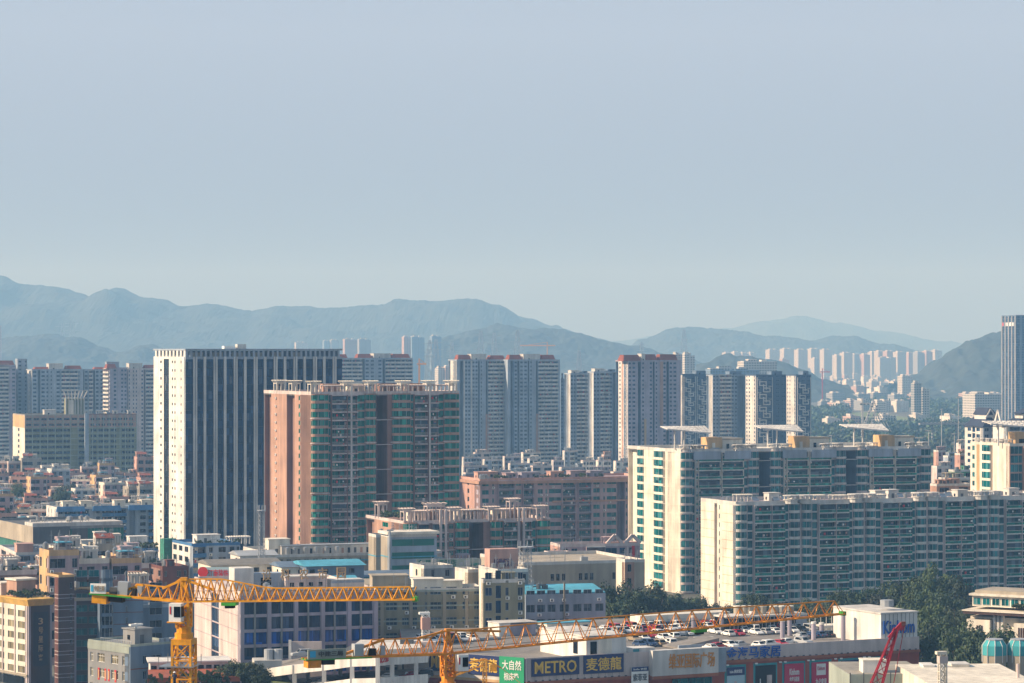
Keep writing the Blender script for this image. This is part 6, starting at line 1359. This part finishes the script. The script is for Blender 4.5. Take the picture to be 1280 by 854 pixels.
q.build('parapet', r); q2.build('floor_slab', r)
for (px, py, Y) in path[:5]+[(490, 820, 590), (520, 818, 602)]:
    x, y = LP(px, Y); q = MB(); q.box(x-.45, x+.45, y+.02, y+.9, 0, PZ(py, Y)-.1, 'white'); q.build('column', r)
for (px, Y) in [(350, 624), (385, 618), (425, 612), (460, 610), (500, 620)]:
    x, y = LP(px, Y); q = MB(); q.box(x-.4, x+.4, y, y+.8, 0, PZ(825, 600)-1.4, 'offwhite'); q.build('column', r)
q = MB(); x, y = LP(345, 622)
q.hexa([(LP(420, 612)[0], 20, PZ(826, 612)), (LP(528, 620)[0], 26, PZ(818, 620)), (LP(528, 655)[0], 60, PZ(802, 655)-3), (LP(462, 655)[0], 60, PZ(803, 655)-3), (LP(420, 612)[0], 20, PZ(822, 612)), (LP(528, 620)[0], 26, PZ(815, 620)), (LP(528, 655)[0], 60, PZ(797, 655)), (LP(452, 655)[0], 60, PZ(797, 655))], 'white'); q.build('ramp_roof', r)
q = MB(); q.hexa([(LP(418, 618)[0], 27, PZ(819, 618)), (LP(436, 618)[0], 27, PZ(819, 618)), (LP(462, 640)[0], 48, PZ(806, 640)), (LP(440, 640)[0], 48, PZ(806, 640)), (LP(418, 618)[0], 27, PZ(818, 618)), (LP(436, 618)[0], 27, PZ(818, 618)), (LP(462, 640)[0], 48, PZ(805, 640)), (LP(440, 640)[0], 48, PZ(805, 640))], 'dgrey'); q.build('ramp', r)
q = MB(); x0, y0 = LP(362, 636); x1, _ = LP(402, 636); q.box(x0, x1, y0, y0+.5, 20, PZ(802, 636), 'pinkwhite'); q.box(x0-.2, x0+.4, y0-.5, y0-.003, 20, PZ(800, 636), 'white'); q.build('back_wall', r)
q = MB(); x0, y0 = LP(500, 640); q.box(x0, x0+3, y0, y0+3, 20, PZ(800, 640), 'dgrey'); q.box(x0+3.003, x0+8, y0+.5, y0+3, 20, PZ(803, 640), 'pinkwhite'); q.build('stair_head', r)
q = MB(); q.add(text_mb('宏之源', 4.2, 1.3, 'sign_red', 0, 0, 0, .15), Matrix()); o = place('lettering', q.mesh('lettering'), r, (LP(475, 583.6)[0], LP(475, 585)[1]-.4, PZ(831, 586)+.4)); o.rotation_euler.z = math.atan2(12, LP(505, 596)[0]-LP(472, 584)[0])
for i, (px, Y, py, colr, kind) in enumerate([(377, 626, 0, 'c_silver', 'suv'), (340, 606+8, 1, 'c_white', 'saloon'), (356, 611, 1, 'c_tan', 'saloon'), (388, 602, 1, 'c_black', 'suv'), (402, 602, 1, 'c_silver', 'saloon'), (484, 596, 1, 'c_white', 'saloon'), (512, 606, 1, 'c_red', 'saloon'), (528, 612, 1, 'c_black', 'suv')]):
    def pz(px):
        for (a, ya, Ya), (c, yc, Yc) in zip(path, path[1:]):
            if a <= px <= c: t = (px-a)/(c-a); return PZ(ya, Ya)*(1-t)+PZ(yc, Yc)*t
        return PZ(827, 600)
    zz = pz(px)-(1.28 if py == 0 else 5.78)
    car(kind, colr, '%s %s in the white parking garage, %s' % (CW[colr], kind, ['on the upper deck left of the ramp', 'at its far left lower bay', 'second car in the lower left bay', 'beside the lower curved parapet', 'next to the black one', 'under the red lettering', 'in the open right bay', 'in the rightmost bay'][i]), PX(px, Y), Y, zz, R([200, 190, 185, 195, 188, 170, 200, 184][i]), 'cars in the parking garage')

# ================================================================ tower cranes
def truss(q, L, h0, h1, m, n, r=.055, half=.55, prof=None, cross=False):
    """triangular lattice along +x: two lower chords, one upper"""
    P = prof or (lambda t: h0+(h1-h0)*t)
    for i in range(n):
        a, c = L*i/n, L*(i+1)/n; ha, hc = P(i/n), P((i+1)/n); mid = (a+c)/2; hm = P((i+.5)/n)
        for s in (-1, 1):
            q.beam((a, s*half, 0), (c, s*half, 0), r*1.3, m); q.beam((a, s*half, 0), (mid, 0, hm), r*.8, m); q.beam((mid, 0, hm), (c, s*half, 0), r*.8, m)
            if cross and s > 0: q.beam((a, half*.5, P(i/n)), (mid, half, 0), r*.7, m); q.beam((mid, half, 0), (c, half*.5, hc), r*.7, m)
        q.beam((a, -half, 0), (a, half, 0), r*.6, m); q.beam((a, -half, 0), (c, half, 0), r*.5, m)
        if i < n-1: q.beam((mid, 0, hm), (mid+L/n, 0, P((i+1.5)/n)), r*1.3, m)
def mastq(q, z0, z1, s, m, r=.11, step=1.9):
    for sx in (-1, 1):
        for sy in (-1, 1): q.beam((sx*s, sy*s, z0), (sx*s, sy*s, z1), r, m)
    n = max(1, int((z1-z0)/step))
    for i in range(n):
        a = z0+(z1-z0)*i/n; c = z0+(z1-z0)*(i+1)/n; mi = (a+c)/2
        for (p, q_) in (((-s, -s), (s, -s)), ((s, -s), (s, s)), ((s, s), (-s, s)), ((-s, s), (-s, -s))):
            q.beam((*p, a), (*q_, a), r*.7, m); q.beam((*p, a), (*q_, c), r*.55, m); q.beam((*q_, a), (*p, c), r*.55, m)
CM = ['crane_yellow']
def tcrane(label, px, Y, ylow, yaw, Lj, pj, Lc, pc, hj, hc, hap, nj, nc, mw, signtxt, signb, cab_dx, cab_y, jprof=None, sw=3.6):
    CY_ = 'crane_yellow' if signb else 'crane_orange'
    r = thing('tower_crane', label, 'tower crane', (PX(px, Y), Y, 0), R(yaw), 'foreground tower cranes'); z = PZ(ylow, Y)
    q = MB(); mastq(q, 0, z-4.2, mw, CY_); q.build('mast', r)
    q = MB(); q.cyl(0, 0, z-3.9, z-3.3, mw*1.0, CY_, 12); q.cyl(0, 0, z-3.3+.002, z-2.7, mw*.8, CY_, 12); q.box(-mw*1.1, mw*1.1, -mw*1.1, mw*1.1, z-4.5, z-3.903, CY_)
    mastq(q, z-2.7, z-.1, mw*.62, CY_, .13, 1.3); q.build('slewing_unit', r)
    q = MB(); q.box(-mw*2.3, mw*1.4, -mw*1.7, mw*1.7, z-6.8, z-6.7, 'steel')
    for sx in (-mw*2.3, mw*1.35):
        for sy in (-mw*1.7, mw*1.65): q.box(sx, sx+.06, sy, sy+.06, z-6.7, z-5.7, 'steel')
    q.box(-mw*2.3, mw*1.4, -mw*1.7, -mw*1.65, z-5.75, z-5.7, 'steel'); q.build('platform', r)
    q = MB(); q.box(-.25, .25, -.2, .2, 0, .01, 'steel')
    for k in range(int((z-30)/.5)): q.box(-.3, .3, -mw*.35, -mw*.35+.05, 30+k*.5, 30.05+k*.5, 'steel')
    for xx in (-.3, .28): q.box(xx, xx+.05, -mw*.35, -mw*.35+.05, 30, z-4.5, 'steel')
    q.build('ladder', r)
    M1 = Matrix.Translation((0, 0, z)) @ Matrix.Rotation(-R(pj), 4, 'Y')
    q = MB(); q.beam((0, .1, 1.1), (Lj*.97, .1, .9), .025, 'dgrey'); q.beam((0, -.1, .5), (Lj*(.2 if signb else .62), -.1, 0.1), .025, 'dgrey'); place('hoist_cable', q.mesh('hoist_cable'), r, M=M1)
    q = MB(); truss(q, Lj, hj, hj, CY_, nj, prof=jprof, cross=signb); q.box(Lj-.3, Lj+.2, -.5, .5, -.2, .3, 'crane_green'); place('jib', q.mesh('jib'), r, M=M1)
    M2 = Matrix.Translation((0, 0, z)) @ Matrix.Rotation(pi, 4, 'Z') @ Matrix.Rotation(-R(pc), 4, 'Y')
    q = MB(); truss(q, Lc*.58, hc, hc, CY_, nc, prof=lambda t: hap if t < .12 else hc); q.beam((0, -.5, 0), (Lc, -.5, 0), .13, CY_); q.beam((0, .5, 0), (Lc, .5, 0), .13, CY_)
    q.beam((Lc*.45, 0, hc), (Lc*.72, 0, hc*.2), .14, CY_); q.box(Lc*.55, Lc, -.9, .9, -.12, .02, 'crane_green'); place('counter_jib', q.mesh('counter_jib'), r, M=M2)
    q = MB(); q.beam((-.5, 0, 0), (0, 0, hap), .16, CY_); q.beam((.5, 0, 0), (0, 0, hap), .16, CY_); q.beam((0, 0, hap), (Lj*.12+.3, 0, hj), .12, CY_); q.beam((0, 0, hap), (-Lc*.2-.3, 0, hc), .12, CY_); q.box(-.35, .35, -.25, .25, hap-.15, hap+.2, CY_); place('apex', q.mesh('apex'), r, M=Matrix.Translation((0, 0, z)))
    q = MB(); q.box(Lc-1.9, Lc-.3, -.7, .7, -1.0, -.13, CY_); q.box(Lc-3.6, Lc-2.1, -.6, .6, -.7, -.13, 'black'); place('counterweight', q.mesh('counterweight'), r, M=M2)
    q = MB(); q.box(Lc*.6, Lc*.6+1.1, -.5, .5, .03, 1.5, 'alu'); q.box(Lc*.45, Lc*.45+.5, -.4, .4, .03, 1.2, 'alu'); q.cyl(Lc*.53, 0, .03, .9, .5, 'black', 10); q.box(Lc*.72, Lc*.8, -.3, .3, .03, .8, 'dgrey'); place('winch', q.mesh('winch'), r, M=M2)
    q = MB(); q.box(0, 1.3, 0, 1.2, 0, 1.9, 'sign_white'); q.box(.55, 1.25, -.04, -.002, .5, 1.6, 'g_dark'); q.box(1.302, 1.34, .1, 1.1, .5, 1.6, 'g_dark'); q.box(.1, .25, -.04, -.002, .8, 1.6, 'sign_red')
    q.box(-.2, 1.5, -.1, 1.3, -.12, 0, CY_); place('cab', q.mesh('cab'), r, (cab_dx, cab_y, z-1.95))
    q = MB(); q.box(-.8, .8, -.6, .6, -.45, -.1, 'crane_green'); q.box(-.5, .5, -.3, .3, -.75, -.45, 'black'); place('trolley', q.mesh('trolley'), r, M=M1 @ Matrix.Translation((Lj*(.2 if signb else .62), 0, 0)))
    M3 = Matrix.Translation((0, 0, z)) @ Matrix.Rotation(-R(-pc), 4, 'Y')
    fr = ((-Lc, -.95), (1, 0), (0, -1))
    sg = sign_part(r, fr, .2, .2+sw, 0, 1.1 if not signb else 1.05, 'sign_white' if signb else 'grngrey', 'black', '', rows=[('#', .05, .2, .2, .85, 'sign_cyan'), (signtxt, .28, .92, .25, .8, 'tan' if signb else 'dgrey')], n=0)
    sg.matrix_basis = Matrix.Translation((0, 0, z+Lc*math.sin(R(pc)))) @ sg.matrix_basis
    return r
tcrane('nearest yellow tower crane with dense lattice jib above the hotel corner', 230, 300, 752, -10, 25, 1.4, 10.2, 4.4, 1.25, 1.35, 2.35, 21, 5, 1.0, '中建三局', True, -1.0, -2.2,
       jprof=lambda t: 2.35 if t < .16 else (2.35-(t-.16)/.22*1.05 if t < .38 else 1.3), sw=1.7)
tcrane('orange-yellow tower crane with long jib reaching across the mall', 560, 330, 817, 25, 53.5, 2.7, 17.9, .6, 2.3, 1.9, 2.7, 24, 7, .95, '中建三局', False, .6, -1.6,
       jprof=lambda t: 2.5 if t < .3 else (2.5-(t-.3)*.9 if t < .66 else 2.18-(t-.66)*1.6), sw=4.6)
# worker on the nearer crane's mast
r = thing('person', 'worker in dark clothes and white helmet standing on the nearest crane mast', 'person', (PX(219, 297), 297-.6, PZ(860, 297)), 0)
def skin_person(parent):
    pts = {'pel': (0, 0, .95, .16), 'chest': (0, 0, 1.35, .19), 'neck': (0, 0, 1.5, .07), 'head': (0, 0, 1.64, .11), 'lk': (.1, -.03, .5, .075), 'lf': (.11, 0, .05, .06), 'rk': (-.1, -.05, .5, .075), 'rf': (-.12, 0, .05, .06),
           'ls': (.2, 0, 1.42, .065), 'le': (.28, -.05, 1.15, .05), 'lh': (.2, -.28, 1.1, .04), 'rs': (-.2, 0, 1.42, .065), 're': (-.3, -.02, 1.15, .05), 'rh': (-.25, -.25, 1.05, .04), 'lt': (.11, -.15, .03, .045), 'rt': (-.12, -.15, .03, .045)}
    ed = [('pel', 'chest'), ('chest', 'neck'), ('neck', 'head'), ('pel', 'lk'), ('lk', 'lf'), ('lf', 'lt'), ('pel', 'rk'), ('rk', 'rf'), ('rf', 'rt'), ('chest', 'ls'), ('ls', 'le'), ('le', 'lh'), ('chest', 'rs'), ('rs', 're'), ('re', 'rh')]
    ks = list(pts); me = bpy.data.meshes.new('body'); me.from_pydata([pts[k][:3] for k in ks], [(ks.index(a), ks.index(c)) for a, c in ed], []); me.materials.append(MATS['slate'])
    o = bpy.data.objects.new('body', me); C.objects.link(o); o.parent = parent
    md = o.modifiers.new('s', 'SKIN'); 
    for i, k in enumerate(ks): me.skin_vertices[0].data[i].radius = (pts[k][3], pts[k][3])
    me.skin_vertices[0].data[0].use_root = True
    o.modifiers.new('u', 'SUBSURF').levels = 1
    q = MB(); q.cyl(0, 0, 1.68, 1.8, .14, 'sign_white', 10, .06); q.cyl(0, -.02, 1.66, 1.68, .17, 'sign_white', 10); q.build('helmet', parent)
skin_person(r)
# red lattice boom at right
r = thing('crawler_crane', 'red lattice crane boom with hooked head in front of the blue lettering', 'crane', (PX(1098, 400)-17, 400, 0), 0); q = MB()
tip = Vector((17+2.5, 0, PZ(786, 400))); base = Vector((0.5, 0, 2)); n = 34; u = (tip-base).normalized(); sd = Vector((u.z, 0, -u.x))
for i in range(n):
    t0, t1 = i/n, (i+1)/n; f = lambda t: .95 if t < .8 else .95-(t-.8)*3.4
    A = [base+(tip-base)*t0+sd*(sx*f(t0))+Vector((0, sy*f(t0), 0)) for sx, sy in ((-1, -1), (1, -1), (1, 1), (-1, 1))]; B_ = [base+(tip-base)*t1+sd*(sx*f(t1))+Vector((0, sy*f(t1), 0)) for sx, sy in ((-1, -1), (1, -1), (1, 1), (-1, 1))]
    for k in range(4): q.beam(A[k], B_[k], .085, 'crane_red'); q.beam(A[k], B_[(k+1) % 4], .045, 'crane_red'); q.beam(A[k], A[(k+1) % 4], .04, 'crane_red')
q.build('boom', r); q = MB(); q.beam(tip-u*1.6-sd*.5, tip+Vector((.8, 0, .7)), .28, 'crane_red'); q.beam(tip+sd*.6, tip+Vector((1.1, 0, .5)), .22, 'crane_red'); q.box(tip.x+.7, tip.x+1.3, -.3, .3, tip.z+.4, tip.z+1.0, 'brown'); q.build('boom_head', r)
q = MB(); q.beam(tip+Vector((1.2, 0, .6)), (tip.x-.6, 0, tip.z-9), .05, 'crane_red'); q.beam(tip, (tip.x-2.6, .4, tip.z-10), .09, 'crane_red'); q.build('cable', r)
q = MB(); q.box(-4, 3, -2, 2, 1.3, 3.4, 'crane_red'); q.box(1, 3, -2.2, -.6, 3.4, 5, 'g_dark'); q.build('cab', r); q = MB(); q.box(-4.5, 4.5, -3, -2.1, 0, 1.2, 'black'); q.box(-4.5, 4.5, 2.1, 3, 0, 1.2, 'black'); q.build('track', r)
# construction hoists
def hoist(label, px, yt, Y, s, m, m2, h2):
    r = thing('hoist_mast', label, 'hoist mast', (PX(px, Y), Y, 0), .2); z = PZ(yt, Y); q = MB(); mastq(q, 0, z, s, m, .09, 1.4); q.build('mast', r); q = MB(); q.box(-s*1.3, s*1.3, -s*1.3, s*1.3, z-h2, z-h2*.2, m2); q.box(-s*2, s*1.2, -s, s, z+.002, z+.5, m); q.build('cage', r); return r
hoist('cream lattice hoist mast standing left of the teal cooling towers', 1178, 818, 470, .55, 'cream', 'pinkwhite', 1.4)
hoist('white lattice hoist mast with pink cage before the worn flats', 532, 768, 645, .75, 'sign_white', 'pink', 3.4)
r = thing('derrick_crane', 'small bright yellow derrick with slanting arms in front of the mall signs', 'crane', (PX(606, 520), 520, 0), 0); z = PZ(824, 520); q = MB()
mastq(q, 0, z, .35, 'crane_yellow', .09, 1.0); q.build('mast', r); q = MB(); q.beam((0, 0, z), (-5.6, 0, z-1.3), .16, 'crane_yellow'); q.beam((0, 0, z-1), (-6.0, 0, z-3.2), .16, 'crane_yellow'); q.beam((-3.2, 0, z-.6), (-3.2, 0, z-2.2), .1, 'crane_yellow'); q.beam((0, 0, z), (3.0, 0, z-1.6), .14, 'crane_yellow'); q.box(1.0, 2.2, -.4, .4, z-2.2, z-1.0, 'crane_yellow'); q.build('jib', r)
q = MB(); q.beam((3, 0, z-1.6), (8.5, 0, z-6), .05, 'crane_yellow'); q.build('cable', r)

# ================================================================ bottom right: roofs, cooling towers, cream building
r, w_, z = slabthing('warehouse', 'pale grey-green parapet wall of a low warehouse at the bottom right', 'warehouse', 1062, 1163, 545, 843, 22, 4, 'grngrey', 'concrete')
q = MB(); [q.box(w_*i/6, w_*i/6+.2, -.15, -.003, z-5, z+.3, 'dgrey') for i in range(7)]; q.build('rib', r)
q = MB(); q.box(0, 4.6, 0, 4, 0, 2.3, 'white'); q.box(-.1, 4.7, -.1, 4.1, 2.303, 2.5, 'cream'); q.build('lift_house', r, (3, 2, z))
r, w_, z = slabthing('warehouse', 'bright flat cream roof of a low warehouse under the cooling towers', 'warehouse', 1163, 1300, 519, 856, 34, 3, 'cream', 'cream')
for i, (px, pw, yt, m_) in enumerate([(1163, 14, 832, 'white'), (1181, 16, 834, 'pinkwhite'), (1199, 22, 831, 'cream')]):
    q = MB(); x = PX(px, 548)-PX(1163, 519); q.box(0, pw*.154, 0, 4, 0, PZ(yt, 548)-z, m_); q.box(-.1, pw*.154+.1, -.1, 4.1, PZ(yt, 548)-z+.003, PZ(yt, 548)-z+.25, 'white'); q.build('roof_box', r, (x, 28, z))
q = MB(); q.cyl(0, 0, 0, 2.6, .3, 'pinkwhite', 8); q.build('vent_pipe', r, (PX(1276, 530)-PX(1163, 519), 10, z))
for i, px in enumerate([1243, 1274]):
    Y = 566; zz = z-1.2; r2 = thing('cooling_tower', 'teal glass octagonal cooling tower on the cream roof, %s' % ['left and fully visible', 'right and cut by the picture edge'][i], 'cooling tower', (PX(px, Y), Y, 0), .2, 'teal cooling towers'); R_ = 2.5
    q = MB(); q.cyl(0, 0, 20, zz+1.6, R_*.96, 'tan', 10); q.build('base', r2); q = MB(); q.cyl(0, 0, zz+1.6, zz+3.5, R_, 'teal', 10); q.cyl(0, 0, zz+3.502, zz+4.6, R_, 'teal', 10, R_*.68); q.cyl(0, 0, zz+4.602, zz+4.8, R_*.72, 'alu', 10)
    for k in range(10): a = 2*pi*k/10; q.beam((R_*cos(a), R_*sin(a), zz+.2), (R_*cos(a), R_*sin(a), zz+3.5), .06, 'white'); q.beam((R_*cos(a), R_*sin(a), zz+3.5), (R_*.68*cos(a), R_*.68*sin(a), zz+4.6), .06, 'white')
    q.build('shell', r2)
b = Bld('civic_building', 'cream building with slanted fins, dark eaves and curved glazed top storey', 1310, 700, 58, cat='building'); dd = b.D(1213); z = b.Z(770)
Lf = LF(dd); wb = b.wall; wb.box(0, 14, 0, dd, 0, z-1.0, 'cream'); Ls = dd
wb.fb(Lf, 0, Ls*.30, .003, 2.4, 0, z-1.6, 'cream'); wb.fb(Lf, Ls*.62, Ls*.95, .003, 3.0, 0, z-2.0, 'cream')
for s_ in (.13, .16, .19, .68, .71, .74):
    for k in range(4): b.unit('window', u_window(.35, 2.4, 'g_dark', 'brown', 1), Lf, Ls*s_, 2.56 if s_ < .5 else 3.16, z-5.4-k*3.6)
for k in range(3): wb.fb(Lf, Ls*(.32+.05*k), Ls*(.32+.05*k)+.6, .003, 1.3, 0, z, 'white')
for k in range(6): wb.fb(Lf, Ls*.48, Ls*.62, .003, 1.4, z-4-k*2.6, z-3.6-k*2.6, 'cream'); b.unit('window', u_window(3.6, 1.7, 'g_dark', 'brown', 2), Lf, Ls*.49, .16, z-6.0-k*2.6)
q = MB(); q.box(-3.4, 15, -1, dd+.6, z-.2, z+.5, 'dbrown'); q.box(-3.6, 15.2, -1.2, dd+.8, z+.503, z+.8, 'cream'); part(b, 'eaves', q)
q = MB(); q.box(0, 12, dd*.25, dd-.5, z+1.5, z+4.2, 'cream'); q.box(-1, 13, dd*.23, dd, z+4.203, z+4.7, 'cream'); q.box(.5, 12, dd*.3, dd-1, z+4.703, z+5.5, 'tan'); q.box(0, 10, 0, dd*.22, z+1.5, z+7.5, 'cream'); part(b, 'top_storey', q)
for k in range(9): b.unit('window', u_window(2.0, 1.8, 'g_teal', 'white', 2), Lf, .8+k*2.5, .16, z+1.9)
for k in range(8): roof_shrub(b, -2.5, 1+k*.9, z+1.4, 1.3, random.Random(k))
b.finish()
r, w_, zz = slabthing('low_roof', 'dark steel louvred stair box below the cream building', 'building', 1268, 1300, 640, 808, 8, 10, 'dgrey', 'roofgrey')
q = MB(); [q.box(.4, w_, -.1, -.003, zz-.9-k, zz-.6-k, 'alu') for k in range(7)]; q.build('louvre', r)

# ================================================================ trees
TG = [('trees in front of the taller slab', [(762, 800, 752), (778, 795, 748), (794, 800, 748), (810, 805, 752), (826, 910, 750), (842, 885, 756), (858, 900, 756), (872, 880, 762), (768, 780, 768), (786, 782, 768), (804, 785, 770), (840, 850, 774), (890, 880, 768), (905, 870, 770), (922, 880, 764), (938, 890, 758), (952, 890, 757), (968, 880, 764), (984, 870, 770), (1000, 865, 770)],
       'leafy tree between the roof car park and the slabs'),
      ('big trees on the right', [(1015, 860, 764), (1030, 850, 762), (1048, 845, 757), (1066, 850, 754), (1084, 850, 752), (1100, 845, 750), (1115, 855, 748), (1130, 850, 745), (1142, 850, 738), (1156, 850, 731), (1170, 845, 730), (1184, 850, 733), (1196, 840, 742), (1206, 830, 754), (1150, 800, 752), (1166, 790, 756), (1182, 785, 760), (1196, 770, 768), (1158, 740, 778), (1172, 735, 785), (1188, 720, 788), (1202, 700, 793), (1218, 690, 806), (1232, 690, 808), (1248, 680, 810), (1164, 690, 805), (1182, 670, 808), (1200, 650, 806), (1214, 640, 812), (1230, 640, 815), (1252, 640, 815)],
       'big dark tree on the right behind the cooling towers')]
for g, L, lb in TG:
    srt = sorted(range(len(L)), key=lambda i: L[i][0])
    for i, (px, Y, yt) in enumerate(L):
        h = PZ(yt-7, Y); s = h/11.6; sxy = min(1.5, max(1.0, s*.95)); t = tree(PX(px, Y), Y, 0, sxy, i*7+len(L), '%s, %s from the left' % (lb, ORD[srt.index(i)] if srt.index(i) < 30 else 'very last'), g)
        t.scale.z = s
rn = random.Random(91)
vt = [(px, Y) for px, Y in [(30, 1270), (60, 1420), (95, 1350), (130, 1460), (165, 1380), (20, 1560), (90, 1610), (150, 1530), (180, 1660), (45, 1690), (120, 1740), (186, 1750), (10, 1380), (75, 1500), (110, 1255), (715, 1640), (725, 1650), (732, 1720), (690, 1700), (1195, 1420), (1175, 1400), (1205, 1180), (700, 2060), (716, 2050), (706, 2040)]]
for i, (px, Y) in enumerate(vt):
    tree(PX(px, Y), Y, 0, rn.uniform(.9, 1.3), i, 'small dark tree among distant houses, %s from the left' % ORD[sorted(range(len(vt)), key=lambda k: vt[k][0]).index(i)], 'small trees among distant houses', 1.35)

# ---------------------------------------------------------------- the air
q = MB(); q.box(-8900, 8900, -450, 19000, -1.5, 620, 'white')
hz = q.build('haze'); hz['kind'] = 'stuff'
hm = bpy.data.materials.new('haze_air'); hm.use_nodes = True; n_ = hm.node_tree; n_.nodes.clear()
o_ = n_.nodes.new('ShaderNodeOutputMaterial'); v_ = n_.nodes.new('ShaderNodeVolumePrincipled')
v_.inputs['Color'].default_value = (.19, .395, .67, 1); v_.inputs['Density'].default_value = HAZE_DENSITY; v_.inputs['Absorption Color'].default_value = (.93, .83, .8, 1); v_.inputs['Anisotropy'].default_value = 0.0
n_.links.new(v_.outputs[0], o_.inputs['Volume'])
hz.data.materials.clear(); hz.data.materials.append(hm)
